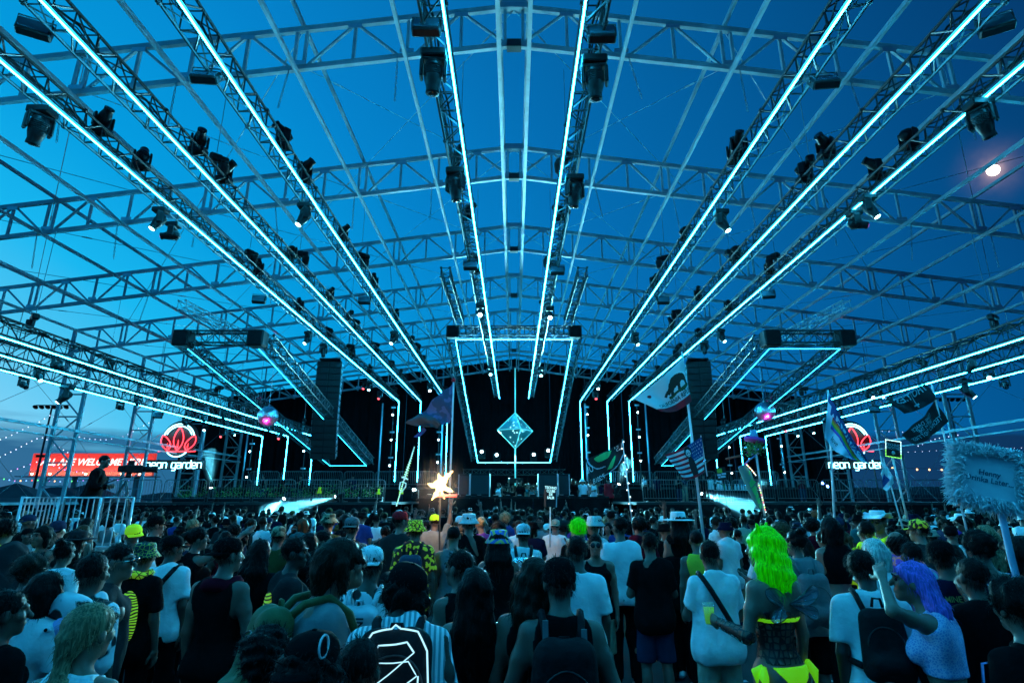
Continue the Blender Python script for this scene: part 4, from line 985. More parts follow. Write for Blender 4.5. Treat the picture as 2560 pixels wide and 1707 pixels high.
def top_mesh(J, kind='tee', h=0.016, seed=0, hem=None):
    s = SDF(); M = J['M']; f = J['fem']; up = lambda p: np.array([0, 0, 0.98]) + M @ (np.array(p, float) - np.array([0, 0, 0.98]))
    loose = {'tee': 0.017, 'long': 0.018, 'hoodie': 0.022, 'shirt': 0.021, 'tank': 0.012, 'crop': 0.004, 'vest': 0.03}[kind]
    torso(s, J, 0.013, loose=loose)
    if kind in ('tee', 'long', 'hoodie', 'shirt', 'vest') and not f: s.el(up((0, -0.005, 1.06)), (0.15 + loose, 0.112 + loose, 0.24), 0.06, M)
    for n in 'LR':
        S, E, W = J['sh' + n], J['el' + n], J['wr' + n]
        if kind != 'crop': s.el(J['hip' + n] + [0, -0.012, -0.02], (0.116 + 0.3 * loose, 0.122 + 0.3 * loose, 0.17), 0.05)
        if kind in ('tee', 'shirt'): s.cy(S, S + (E - S) * (0.78 if kind == 'tee' else 0.7), 0.062, 0.07 if kind == 'tee' else 0.067, 0.03)
        elif kind in ('long', 'hoodie'): s.rc(S, E, 0.066, 0.058, 0.03); s.rc(E, E + (W - E) * 0.93, 0.056, 0.043, 0.02)
        if kind in ('tank', 'crop', 'vest'): s.sub_rc(S + M @ np.array([(-1 if n == 'L' else 1) * 0.028, 0, 0.05]), S + (E - S) * 0.45, 0.075, 0.09, 0.02)
    if kind == 'hoodie': s.el(J['nb'] + M @ np.array([0, -0.1, 0.0]), (0.125, 0.075, 0.1), 0.03, M); s.rc(J['nb'] + M @ np.array([-0.08, 0.02, 0.04]), J['nb'] + M @ np.array([0.08, 0.02, 0.04]), 0.05, 0.05, 0.03)
    if kind == 'shirt': s.rc(J['nb'] + M @ np.array([-0.05, -0.035, 0.04]), J['nb'] + M @ np.array([0.05, -0.035, 0.04]), 0.035, 0.035, 0.02)
    s.sub_el(J['nb'] + M @ np.array([0, 0.03, 0.085]), (0.072 if kind not in ('tank', 'crop') else 0.1, 0.085, 0.075 if kind not in ('tank', 'crop') else 0.16), 0.015, M)
    hz = hem if hem is not None else {'tee': 0.83, 'shirt': 0.80, 'long': 0.82, 'hoodie': 0.82, 'tank': 0.86, 'crop': 1.13, 'vest': 0.85}[kind]
    if kind == 'crop': s.cut(lambda X, Y, Z: (hz - Z)); 
    else: s.cut(lambda X, Y, Z: hz - Z + 0.008 * np.sin(9 * X + 7 * Y + seed))
    s.noise = wrinkle(seed + 3, 0.006 if kind not in ('tank', 'crop') else 0.003)
    V, Q = s.mesh(h); return np_mesh('top', V, Q)
def legs_mesh(J, kind='trousers', h=0.018, seed=0):
    s = SDF(); g = 0.014 if kind != 'tight' else 0.004
    s.el(J['pel'] + [0, -0.01, -0.02], (0.155 + g, 0.113 + g, 0.13), 0.05)
    for n in 'LR':
        sg = -1 if n == 'L' else 1
        s.el(np.array([sg * 0.076, -0.055, 0.89]), (0.088 + g, 0.082 + g, 0.1 + g), 0.04)
        hp, kn, an = J['hip' + n], J['kn' + n], J['an' + n]
        if kind == 'shorts': s.rc(hp, kn, 0.1, 0.095, 0.03)
        elif kind == 'skirt': s.rc(hp, hp * 0.5 + kn * 0.5, 0.12, 0.15, 0.08)
        else: s.rc(hp, kn, 0.094, 0.076 if kind != 'tight' else 0.064, 0.03); s.rc(kn, an, 0.086 if kind != 'tight' else 0.066, 0.07 if kind != 'tight' else 0.045, 0.03)
    zc = {'shorts': 0.5, 'skirt': 0.66}.get(kind, 0.075)
    s.cut(lambda X, Y, Z: np.maximum(zc - Z, Z - 1.03)); s.noise = wrinkle(seed + 11, 0.004, 30)
    V, Q = s.mesh(h); return np_mesh('trousers', V, Q)
def shoe_mesh(J, n):
    s = SDF(); a, t = J['an' + n], J['toe' + n]
    s.rc(a + [0, -0.03, -0.02], t + [0, 0.02, -0.002], 0.052, 0.044, 0.02); s.rc(a, a + [0, 0.01, 0.05], 0.05, 0.05, 0.02); s.cut(lambda X, Y, Z: 0.004 - Z)
    V, Q = s.mesh(0.013); return np_mesh('shoe', V, Q)
def hair_mesh(J, style='short', h=0.011, seed=0):
    s = SDF(); hm = J['HM']; E = lambda c, r, k=0.02: s.el(hl(J, c), r, k, hm); down = np.array([0, 0, -1.0])
    if style == 'short': E((0, -0.018, 0.04), (0.08, 0.1, 0.09)); nz = lumps(seed, 0.0012, 170)
    elif style == 'crop': E((0, -0.018, 0.036), (0.079, 0.1, 0.09)); nz = lumps(seed, 0.0008, 200)
    elif style == 'floppy':
        E((0, -0.012, 0.042), (0.09, 0.112, 0.096)); nz = lumps(seed, 0.002, 75)
        for sg in (-1, 1): s.rc(hl(J, (sg * 0.082, -0.02, 0.02)), hl(J, (sg * 0.085, -0.03, -0.09)), 0.038, 0.022, 0.02)
        s.rc(hl(J, (0, -0.09, 0.0)), hl(J, (0, -0.1, -0.11)), 0.06, 0.045, 0.03); s.rc(hl(J, (-0.04, 0.09, 0.06)), hl(J, (0.07, 0.085, 0.0)), 0.03, 0.016, 0.02)
    elif style == 'curly': E((0, -0.015, 0.05), (0.106, 0.12, 0.106)); nz = lumps(seed, 0.006, 105)
    elif style == 'bushy': E((0, -0.03, 0.0), (0.105, 0.112, 0.1)); nz = lumps(seed, 0.005, 110)
    elif style in ('long', 'verylong', 'bob', 'wavy', 'pony', 'lowpony'):
        E((0, -0.018, 0.036), (0.088, 0.108, 0.096)); nz = lumps(seed, 0.0022, 120)
        if style in ('long', 'verylong', 'wavy'):
            L = {'long': 0.34, 'verylong': 0.5, 'wavy': 0.38}[style]; b = hl(J, (0, -0.075, 0.0)); w = 0.055
            bk = J['M'] @ np.array([0, -1, 0]) * 0.055
            for sg in (-1, 0, 1):
                a0 = hl(J, (sg * w, -0.06 - 0.02 * (sg == 0), 0.0)); m_ = a0 + bk * 0.9 + down * L * 0.45 + np.array([sg * 0.02, 0, 0]); e_ = a0 + bk * 1.2 + down * L + np.array([sg * 0.012, 0, 0])
                s.rc(a0, m_, 0.052, 0.052, 0.03); s.rc(m_, e_, 0.052, 0.022, 0.03)
            if style == 'wavy':
                nz0 = lumps(seed, 0.0025, 70); nz = lambda X, Y, Z: nz0(X, Y, Z) + 0.0035 * np.sin(75 * Z + 25 * X)
                for sg in (-1, 1): s.rc(hl(J, (sg * 0.085, 0.01, 0.0)), hl(J, (sg * 0.11, 0.0, -0.2)), 0.035, 0.03, 0.03)
        if style == 'bob':
            for sg in (-1, 1): s.rc(hl(J, (sg * 0.075, -0.02, 0.0)), hl(J, (sg * 0.082, -0.01, -0.11)), 0.034, 0.028, 0.03)
            s.rc(hl(J, (-0.04, -0.085, 0)), hl(J, (-0.04, -0.085, -0.11)), 0.055, 0.045, 0.03); s.rc(hl(J, (0.04, -0.085, 0)), hl(J, (0.04, -0.085, -0.11)), 0.055, 0.045, 0.03)
        if style == 'pony': s.rc(hl(J, (0, -0.11, 0.06)), hl(J, (0, -0.16, 0.02)), 0.03, 0.036, 0.02); s.rc(hl(J, (0, -0.16, 0.02)), hl(J, (0, -0.16, 0.02)) + down * 0.24, 0.036, 0.015, 0.02)
        if style == 'lowpony':
            s.rc(hl(J, (0, -0.085, -0.02)), hl(J, (0, -0.1, -0.09)), 0.06, 0.032, 0.03); a0 = hl(J, (0, -0.105, -0.1)); s.rc(a0, a0 + down * 0.1 + [0.01, -0.02, 0], 0.026, 0.05, 0.02); s.rc(a0 + down * 0.1 + [0.01, -0.02, 0], a0 + down * 0.3 + [0.02, -0.01, 0], 0.05, 0.025, 0.02)
            nz0 = lumps(seed, 0.002, 90); nz = lambda X, Y, Z: nz0(X, Y, Z) + 0.002 * np.sin(260 * X + 25 * Z)
    elif style == 'wig':
        E((0, -0.02, 0.035), (0.112, 0.122, 0.112)); nz0 = lumps(seed, 0.002, 60); nz = lambda X, Y, Z: nz0(X, Y, Z) + 0.005 * np.sin(62 * Z + 18 * X + 9 * Y)
        for a in range(9):
            t = math.pi * (0.02 + 0.96 * a / 8); c, q = math.cos(t), math.sin(t); r = random.Random(seed + a)
            s.rc(hl(J, (0.085 * c, -0.09 * q, 0.0)), hl(J, (0.125 * c, -0.02 - 0.115 * q, -0.16)), 0.045, 0.04, 0.02); s.rc(hl(J, (0.125 * c, -0.02 - 0.115 * q, -0.16)), hl(J, (0.12 * c, -0.02 - 0.11 * q, -0.22 - r.uniform(0, .07))), 0.036, 0.008, 0.01)
    elif style == 'bun': E((0, -0.018, 0.036), (0.084, 0.104, 0.094)); E((0, -0.09, 0.125), (0.042, 0.042, 0.038)); nz = lumps(seed, 0.003, 110)
    elif style == 'afro': E((0, -0.015, 0.06), (0.155, 0.155, 0.145)); nz = lumps(seed, 0.007, 110)
    fz = 0.02 if style in ('floppy',) else 0.0
    s.sub_el(hl(J, (0, 0.1 + fz, -0.045)), (0.07, 0.085, 0.1 if style not in ('curly', 'afro', 'bushy') else 0.09), 0.015, hm)
    if style in ('short', 'crop', 'curly', 'afro', 'bun', 'pony'):
        nz_ = hm @ np.array([0, -0.35, 0.94]); q = hl(J, (0, -0.03, -0.055 if style in ('short', 'crop', 'bun', 'pony') else -0.075))
        cutf = lambda X, Y, Z: np.maximum(-((X - q[0]) * nz_[0] + (Y - q[1]) * nz_[1] + (Z - q[2]) * nz_[2]), -9)
        if style not in ('bun', 'pony'): s.cut(cutf)
        else: s.sub_el(hl(J, (0, 0.02, -0.1)), (0.1, 0.09, 0.06), 0.01, hm)
    hcn = J['hc']; HM = J['HM']; rs = np.random.RandomState(seed + 5); p1, p2, p3 = rs.uniform(0, 6.28, 3)
    def strands(X, Y, Z):
        x, y, z = X - hcn[0], Y - hcn[1], Z - hcn[2]
        th = np.arctan2(HM[0, 0] * x + HM[1, 0] * y + HM[2, 0] * z, -(HM[0, 1] * x + HM[1, 1] * y + HM[2, 1] * z))
        return nz(X, Y, Z) + 0.0022 * np.sin(31 * th + 2.2 * np.sin(22 * z + p1) + p2) + 0.0016 * np.sin(53 * th + 1.5 * np.sin(35 * z + p3))
    s.noise = strands if style not in ('curly', 'afro', 'bushy') else nz
    V, Q = s.mesh(h)
    if h < 0.0105 and style not in ('crop',):                        # loose strands breaking the outline
        K = 620 if style not in ('curly', 'afro', 'bushy') else 900; rs = np.random.RandomState(seed + 9); B = V[rs.randint(0, len(V), K)]
        c = np.repeat(hcn[None], K, 0).copy(); c[:, 2] = np.minimum(B[:, 2], hcn[2]); n = B - c; n /= np.linalg.norm(n, axis=1)[:, None] + 1e-6
        dn = np.array([0, 0, -1.0]) - n * (n @ np.array([0, 0, -1.0]))[:, None]; cur = 0.3 if style not in ('curly', 'afro', 'bushy') else 0.9
        d = dn * 0.9 + n * (0.16 + cur * 0.5) + rs.normal(0, cur, (K, 3)); d /= np.linalg.norm(d, axis=1)[:, None]; L = rs.uniform(0.018, 0.05, (K, 1)); w = np.cross(d, n); w /= np.linalg.norm(w, axis=1)[:, None] + 1e-6; w *= rs.uniform(0.0008, 0.0022, (K, 1))
        mid = B + d * L * 0.6 + n * 0.003; tip = mid + (d * 0.6 + np.array([0, 0, -0.6])) * L * 0.5
        S = np.concatenate([B - w, B + w, mid + w * 0.7, mid - w * 0.7, tip + w * 0.15, tip - w * 0.15]); o = len(V); i_ = np.arange(K)
        Q2 = np.concatenate([np.stack([i_, i_ + K, i_ + 2 * K, i_ + 3 * K], 1), np.stack([i_ + 3 * K, i_ + 2 * K, i_ + 4 * K, i_ + 5 * K], 1)]) + o; V = np.concatenate([V, S]); Q = np.concatenate([Q, Q2])
    return np_mesh('hair', V, Q)
def hat_mesh(kind):
    m = MB(); m.smooth = True
    if kind in ('cap', 'cap_back'):
        sg = 1 if kind == 'cap' else -1
        prof = [(0.087, 0.0), (0.089, 0.02), (0.087, 0.045), (0.079, 0.07), (0.06, 0.09), (0.028, 0.101), (0.008, 0.104)]
        m.lathe(prof, 20); m.v = [(x, y * 1.2 - 0.012, z + 0.03) for x, y, z in m.v]
        N = 14; vs = []
        for lay in (0, 1):
            for i in range(N + 1):
                a = math.pi * (0.12 + 0.76 * i / N); c0 = Vector((0.088 * math.cos(a), sg * (0.104 * math.sin(a)) - 0.012, 0.032)); q = math.sin(a)
                c1 = Vector((0.084 * math.cos(a), sg * (0.1 + 0.08 * q * math.sin(math.pi * i / N) ** 0.4) - 0.01, 0.022 - 0.012 * (1 - q)))
                for p in (c0, c1): vs.append((p.x, p.y, p.z - 0.006 * lay))
        w = 2 * (N + 1); fs = []
        for i in range(N):
            a = 2 * i; fs += [(a, a + 1, a + 3, a + 2), (w + a, w + a + 2, w + a + 3, w + a + 1), (a + 1, w + a + 1, w + a + 3, a + 3)]
        m.add(vs, fs); m.lathe([(0.01, 0.131), (0.01, 0.137), (0.004, 0.139)], 8, (0, -0.01, 0))
    elif kind == 'bucket':
        m.lathe([(0.134, -0.022), (0.137, -0.019), (0.094, 0.035), (0.092, 0.045), (0.085, 0.088), (0.077, 0.098), (0.045, 0.103), (0.006, 0.103)], 22); m.v = [(x, y * 1.12 - 0.01, z + 0.02) for x, y, z in m.v]
    elif kind in ('fedora', 'cowboy'):
        m.lathe([(0.185, 0.02), (0.188, 0.024), (0.17, 0.027), (0.095, 0.034), (0.092, 0.05), (0.084, 0.1), (0.076, 0.118), (0.045, 0.115), (0.006, 0.105)], 26)
        k = 0.0 if kind == 'fedora' else 1.0
        m.v = [(x * (1 - 0.25 * k * (abs(x) > 0.13)), y * 1.12 - 0.01, z + 0.022 + (k * 0.8 * max(0, abs(x) - 0.1) ** 1.0 if z < 0.04 else 0)) for x, y, z in m.v]
    elif kind == 'beanie':
        m.lathe([(0.084, -0.01), (0.089, 0.0), (0.09, 0.03), (0.087, 0.036), (0.085, 0.066), (0.07, 0.094), (0.036, 0.112), (0.006, 0.116)], 20); m.v = [(x, y * 1.2 - 0.012, z + 0.02) for x, y, z in m.v]
    elif kind == 'headphones':
        m.path([(0.1 * math.cos(a), -0.01, 0.02 + 0.118 * math.sin(a)) for a in [math.pi * i / 14 for i in range(15)]], 0.01, 6)
        for s_ in (-1, 1): m.lathe([(0.038, -0.02), (0.04, 0), (0.03, 0.018), (0.005, 0.02)], 12, (s_ * 0.095, -0.008, 0.0), Matrix.Rotation(s_ * math.pi / 2, 3, 'Y'))
    return m.mesh(kind)
HATS = {}
def head_frame(J): return Matrix(J['HM'].tolist()).to_4x4() if False else Matrix([[*J['HM'][i], J['hc'][i]] for i in range(3)] + [[0, 0, 0, 1]])
def skin(t): return mat(f'skin_{t}', {0: (0.26, 0.14, 0.10), 1: (0.17, 0.092, 0.068), 2: (0.095, 0.05, 0.036), 3: (0.04, 0.022, 0.016)}[t], 0.5, var=0.08, vscale=9, bump=0.05, bscale=120)
HAIRC = {'black': (0.004, 0.0035, 0.0035), 'brown': (0.018, 0.01, 0.006), 'light brown': (0.07, 0.04, 0.02), 'blond': (0.3, 0.2, 0.11), 'white': (0.7, 0.68, 0.62), 'violet': (0.27, 0.16, 0.75), 'neon green': (0.012, 0.8, 0.0), 'red': (0.2, 0.05, 0.02)}
def hair_mat(c):
    k = f'hair_{c}'
    if k in MATS: return MATS[k]
    m = mat(k, HAIRC[c], 0.5, spec=0.10); nt = m.node_tree; b = nt.nodes['Principled BSDF']
    co = nt.nodes.new('ShaderNodeTexCoord'); mp_ = nt.nodes.new('ShaderNodeMapping'); mp_.inputs['Scale'].default_value = (110, 110, 5); n_ = nt.nodes.new('ShaderNodeTexNoise'); n_.inputs['Scale'].default_value = 1; n_.inputs['Detail'].default_value = 4
    nt.links.new(co.outputs['Object'], mp_.inputs[0]); nt.links.new(mp_.outputs[0], n_.inputs['Vector'])
    r = nt.nodes.new('ShaderNodeValToRGB'); e = r.color_ramp.elements; e[0].position = 0.3; e[1].position = 0.72
    e[0].color = (*[v * 0.35 for v in HAIRC[c]], 1); e[1].color = (*[min(1, v * 1.5) for v in HAIRC[c]], 1); nt.links.new(n_.outputs[0], r.inputs[0]); nt.links.new(r.outputs[0], b.inputs['Base Color'])
    bp = nt.nodes.new('ShaderNodeBump'); bp.inputs['Strength'].default_value = 0.5; bp.inputs['Distance'].default_value = 0.01; nt.links.new(n_.outputs[0], bp.inputs['Height']); nt.links.new(bp.outputs[0], b.inputs['Normal'])
    if c == 'neon green': b.inputs['Emission Color'].default_value = (0.01, 0.9, 0.0, 1); nt.links.new(r.outputs[0], b.inputs['Emission Color']); b.inputs['Emission Strength'].default_value = 0.13
    return m
CLOTH = {'white': (0.84, 0.85, 0.86), 'black': (0.006, 0.006, 0.007), 'grey': (0.03, 0.032, 0.035), 'light grey': (0.2, 0.21, 0.22), 'navy': (0.006, 0.009, 0.03), 'dark red': (0.12, 0.006, 0.015), 'red': (0.6, 0.02, 0.03),
         'olive': (0.06, 0.07, 0.025), 'beige': (0.4, 0.35, 0.27), 'blue': (0.02, 0.05, 0.22), 'pink': (0.75, 0.22, 0.42), 'purple': (0.1, 0.03, 0.22), 'yellow': (0.75, 0.6, 0.05), 'neon yellow': (0.55, 1.0, 0.03), 'denim': (0.02, 0.032, 0.07), 'teal': (0.02, 0.12, 0.13), 'lilac': (0.5, 0.48, 0.85), 'khaki': (0.32, 0.28, 0.19)}
def cloth(c):
    if isinstance(c, bpy.types.Material): return c
    return mat('cloth_' + c.replace(' ', '_'), CLOTH[c], 0.9, var=0.1, vscale=7, bump=0.35, bscale=22, spec=0.03, emit=CLOTH[c] if c == 'neon yellow' else None, es=0.1)
def put_hat(root, J, hat, m):
    if hat not in HATS: HATS[hat] = hat_mesh(hat)
    o = link('hat' if hat != 'headphones' else 'headphones', HATS[hat], None, root)
    if len(HATS[hat].materials) == 0: HATS[hat].materials.append(M_RUB)
    o.material_slots[0].link = 'OBJECT'; o.material_slots[0].material = cloth(m); o.matrix_basis = head_frame(J); return o
def sunglasses(root, J, m=None):
    g = MB()
    for sg in (-1, 1):
        g.lathe([(0.027, -0.003), (0.028, 0.0), (0.026, 0.004)], 14, (sg * 0.032, 0.107, 0.01), Matrix.Rotation(math.pi / 2, 3, 'X')); g.tube((sg * 0.058, 0.1, 0.014), (sg * 0.08, -0.01, 0.012), 0.003, n=4)
    g.tube((-0.008, 0.11, 0.013), (0.008, 0.11, 0.013), 0.003, n=4)
    o = g.build('sunglasses', m or M_GLASS, root); o.matrix_basis = head_frame(J); return o
def eyes(root, J):
    for sg in (-1, 1):
        g = MB(); g.lathe([(0.002, -0.006), (0.009, -0.003), (0.011, 0.002), (0.006, 0.008), (0.001, 0.01)], 10, (sg * 0.031, 0.083, 0.012), Matrix.Rotation(-math.pi / 2, 3, 'X')); o = g.build('eye', mat('eye_dark', (0.03, 0.025, 0.02), 0.2), root); o.matrix_basis = head_frame(J)
        b = MB(); b.path([(sg * 0.014, 0.098, 0.034), (sg * 0.032, 0.098, 0.039), (sg * 0.05, 0.086, 0.033)], 0.0042, 5); o = b.build('eyebrow', hair_mat('black'), root); o.matrix_basis = head_frame(J)
def person(x, top, Y, label, group=None, fem=False, rz=0.0, arms=('down', 'down'), lean=0.0, yaw=0.0, pitch=0.0, side=0.0, roll=0.0, st=0.0, hair='short', hc='black', hat=None, hatc='black', topk='tee', topc='black', legk='trousers', legc='black', sk=1, shoes=True, shades=False, face=False, hem=None, seed=0, h=0.0155, scale=None):
    """x, top: photo pixel of the crown of the head; Y: distance"""
    p = P(x, top, Y); J = skeleton(fem, arms, lean, yaw, pitch, st, side, roll)
    crown = hl(J, (0, -0.02, 0.135))[2] + (0.02 if hat else 0)
    k = scale or min(1.13, max(0.84, p.z / crown))
    off = Matrix.Rotation(rz, 3, 'Z') @ Vector(hl(J, (0, 0, 0))) * k
    root = empty('person', (p.x - off.x, p.y - off.y, 0), rz, label, 'person', group); root.scale = (k, k, k)
    link('body', body_mesh(J, h), skin(sk), root)
    if topk: link('top', top_mesh(J, topk, h, seed, hem), cloth(topc), root)
    if legk: link('trousers', legs_mesh(J, legk, 0.017, seed), cloth(legc), root)
    if shoes:
        for n in 'LR': link('shoe', shoe_mesh(J, n), cloth('white' if seed % 3 == 0 else 'black'), root)
    if hair: link('hair', hair_mesh(J, hair, 0.0095, seed), hair_mat(hc), root)
    if hat: put_hat(root, J, hat, hatc)
    if shades: sunglasses(root, J)
    if face: eyes(root, J)
    return root, J
from mathutils.bvhtree import BVHTree
# ------------------------------------------------------------------ bags and carried things
def worn(root, name, label, cat, group=None):
    e = empty(name, root.location, root.rotation_euler.z, label, cat, group); e.scale = root.scale; return e
def soft(s, h=0.014, name='shell'):
    V, Q = s.mesh(h); return np_mesh(name, V, Q)
def up_of(J): return lambda p: np.array([0, 0, 0.98]) + J['M'] @ (np.array(p, float) - np.array([0, 0, 0.98]))
def backpack(root, J, label, m, size=1.0, strapm=None, z=1.2, seed=0, pocket=True):
    e = worn(root, 'backpack', label, 'backpack'); U = up_of(J); s = SDF(); w = 0.075 * size; hh = 0.17 * size
    for sx in (-1, 1): s.rc(U((sx * w, -0.235, z - hh)), U((sx * w * 0.8, -0.225, z + hh * 0.85)), 0.085 * size, 0.075 * size, 0.06)
    if pocket: s.rc(U((-w * 0.7, -0.3, z - hh * 0.75)), U((w * 0.7, -0.3, z - hh * 0.75)), 0.065 * size, 0.065 * size, 0.03)
    s.noise = wrinkle(seed + 40, 0.003, 30); sh = link('shell', soft(s), m, e)
    sm = strapm or M_RUB; b = MB()
    for sx in (-1, 1):
        pts = [U(p) for p in ((sx * 0.075, -0.19, z + 0.17), (sx * 0.095, -0.13, 1.475), (sx * 0.1, -0.03, 1.512), (sx * 0.105, 0.08, 1.46), (sx * 0.12, 0.165, 1.33), (sx * 0.15, 0.12, 1.17), (sx * 0.185, -0.02, 1.1), (sx * 0.13, -0.17, z - 0.14))]
        q = MB(); q.path([Vector(p) for p in pts], 0.02, 6); q.build('strap', sm, e)
    q = MB(); q.path([Vector(U(p)) for p in ((-0.03, -0.2, z + 0.2), (-0.02, -0.21, z + 0.25), (0.02, -0.21, z + 0.25), (0.03, -0.2, z + 0.2))], 0.009, 5); q.build('handle', sm, e)
    bv = BVHTree.FromPolygons([v.co for v in sh.data.vertices], [p.vertices for p in sh.data.polygons]); ps = []
    for i in range(15):
        a = math.pi * i / 14; p = Vector(U((math.cos(a) * w * 1.5, -0.8, z - 0.02 + math.sin(a) * hh * 0.75))); hit = bv.ray_cast(p, Vector(J['M'] @ np.array([0, 1, 0])))
        if hit[0]: ps.append(hit[0] + Vector((0, -0.002, 0)))
    if len(ps) > 3: q = MB(); q.path(ps, 0.004, 4); q.build('zip', M_BLACKM, e)
    return e, sh
def crossbody(root, J, m, label, flip=1):
    e = worn(root, 'shoulder_strap', label, 'strap'); U = up_of(J); f = flip
    pts = [U(p) for p in ((-f * 0.12, -0.1, 1.475), (-f * 0.07, -0.165, 1.38), (f * 0.02, -0.175, 1.22), (f * 0.12, -0.165, 1.04), (f * 0.19, -0.08, 0.93), (f * 0.2, 0.04, 0.93), (f * 0.1, 0.17, 1.1), (0, 0.17, 1.25), (-f * 0.09, 0.12, 1.42), (-f * 0.12, 0.0, 1.5))]
    V = []; 
    b = MB(); b.path([Vector(p) for p in pts], 0.022, 6, closed=True); b.build('band', m, e); return e
def cup(root, J, n, label, liquid):
    e = worn(root, 'drink_cup', label, 'cup'); w = J['wr' + n] + J['hd' + n][3] * 0.09 + np.array([0, 0, 0.02])
    MB().lathe([(0.028, -0.06), (0.033, 0.0), (0.04, 0.075), (0.038, 0.075), (0.03, -0.055)], 14, Vector(w)).build('cup', mat('clear_cup', (0.5, 0.6, 0.6), 0.2, alpha=0.35), e)
    MB().lathe([(0.027, -0.054), (0.036, 0.045), (0.001, 0.047)], 12, Vector(w)).build('drink', liquid, e)
def collar_band(root, J, m, r=0.075, t=0.02, z=0.06, name='bandana'):
    b = MB(); c = J['nb'] + J['M'] @ np.array([0, 0.01, z]); b.path([Vector(c + J['M'] @ np.array([r * math.cos(a), r * math.sin(a), 0.01 * math.sin(3 * a)])) for a in [2 * math.pi * i / 16 for i in range(16)]], t, 6, closed=True); return b.build(name, m, root)
NEON = mat('neon_yellow_green', (0.2, 0.85, 0.01), 0.7, emit=(0.2, 0.9, 0.01), es=0.2)
COW = pattern('cow_print', 'blotch', (0.78, 0.8, 0.82), (0.012, 0.012, 0.014), 11.0, 0.56)
GREENCELL = pattern('green_cell_print', 'cells', (0.01, 0.012, 0.01), (0.32, 0.75, 0.03), 24.0, 0.09, glow=0.12)
GREENBLOB = pattern('green_floral_print', 'blotch', (0.012, 0.014, 0.012), (0.3, 0.62, 0.03), 26.0, 0.54, glow=0.1)
CAMO = pattern('camouflage', 'blotch', (0.05, 0.06, 0.03), (0.3, 0.32, 0.2), 17.0, 0.5)
TIEDYE = pattern('tie_dye', 'swirl', (0.1, 0.22, 0.7), (0.75, 0.68, 0.2), 9.0, 0.5)
PLAID = pattern('plaid_check', 'plaid', (0.03, 0.04, 0.05), (0.45, 0.48, 0.5), 55.0, 0.5)
STRIPE = pattern('pinstripe', 'stripes', (0.28, 0.33, 0.36), (0.82, 0.84, 0.86), 14.0, 0.45)
SWIRL = pattern('green_swirl', 'swirl', (0.01, 0.02, 0.01), (0.35, 0.85, 0.03), 14.0, 0.5, glow=0.2)
PURP = pattern('purple_floral', 'blotch', (0.12, 0.05, 0.42), (0.75, 0.2, 0.12), 22.0, 0.55, glow=0.04)
SPARK = pattern('blue_crystal_print', 'cells', (0.55, 0.65, 0.95), (0.03, 0.05, 0.22), 18.0, 0.05)
HOLO = mat('holographic_vinyl', (0.55, 0.72, 0.8), 0.12, 0.75, var=0.5, vscale=16, bump=0.5, bscale=18)
SILVER = mat('silver_nylon', (0.45, 0.5, 0.54), 0.4, 0.35, var=0.15, vscale=8, bump=0.3, bscale=14)
OLIVE = mat('olive_nylon', (0.055, 0.085, 0.02), 0.7, var=0.2, vscale=8, bump=0.4, bscale=18)
BPACK = mat('black_nylon', (0.011, 0.012, 0.014), 0.7, var=0.2, vscale=8, bump=0.4, bscale=24, spec=0.1)
GPACK = mat('grey_canvas', (0.11, 0.125, 0.135), 0.8, var=0.2, vscale=8, bump=0.4, bscale=24)
INK = mat('print_ink_black', (0.015, 0.015, 0.018), 0.8); INKW = mat('print_ink_white', (0.75, 0.77, 0.78), 0.8); INKY = mat('print_ink_gold', (0.35, 0.28, 0.08), 0.7)
def part(root, nm):
    for c in root.children:
        if c.name.split('.')[0] == nm: return c
H = person
HERO_XY = []
def hero(x, top, Y, label, **k):
    if Y < 8: Y *= 1.34 if Y < 6 else 1.18
    r, J = person(x, top, Y, label, **k); HERO_XY.append((r.location.x, r.location.y)); return r, J

# ---- front rows, sunset side
hero(30, 1470, 2.35, 'person with dark cropped hair in a black jacket, beside the white shirt and straps', topk='long', topc='black', hair='short', sk=2, seed=1, yaw=-0.5, rz=-0.3)
r, J = hero(128, 1424, 2.75, 'person with round dark hair in a white t-shirt with black shoulder straps', topk='tee', topc='white', hair='bob', hc='black', sk=1, seed=2, fem=True, hem=0.8)
crossbody(r, J, BPACK, 'black bag strap across the white t-shirt of the round haired person')
hero(85, 1388, 3.4, 'person with big brown curls in a grey top, behind the round haired person', hair='curly', hc='brown', topk='tee', topc='grey', seed=3, fem=True)
r, J = hero(38, 1360, 3.9, 'person wearing a grey mesh hood over the head', topk='hoodie', topc='grey', hair='bushy', hc='brown', seed=4)
s = SDF(); s.el(hl(J, (0, -0.02, 0.01)), (0.125, 0.14, 0.15), 0.02, J['HM']); s.rc(hl(J, (0, -0.05, -0.05)), J['nb'], 0.12, 0.16, 0.04); s.noise = wrinkle(4, 0.004, 40); s.sub_el(hl(J, (0, 0.13, -0.02)), (0.09, 0.09, 0.12), 0.02, J['HM']); link('hood', soft(s), cloth('grey'), r)
r, J = hero(240, 1502, 1.95, 'blond woman with a low ponytail in a pale strappy top', fem=True, hair='lowpony', hc='blond', topk='crop', topc='white', legk='shorts', legc='denim', sk=0, seed=5, yaw=-0.25, arms=('phone', 'phone'))
r, J = hero(243, 1379, 2.85, 'person with short dark hair in a cow print suit with a blue cow hood', topk='hoodie', topc=COW, legc=COW, hair='short', sk=2, seed=6)
U = up_of(J); s = SDF(); s.el(U((0.03, -0.19, 1.36)), (0.085, 0.035, 0.07), 0.02); link('cow_hood', soft(s), cloth('lilac'), r)
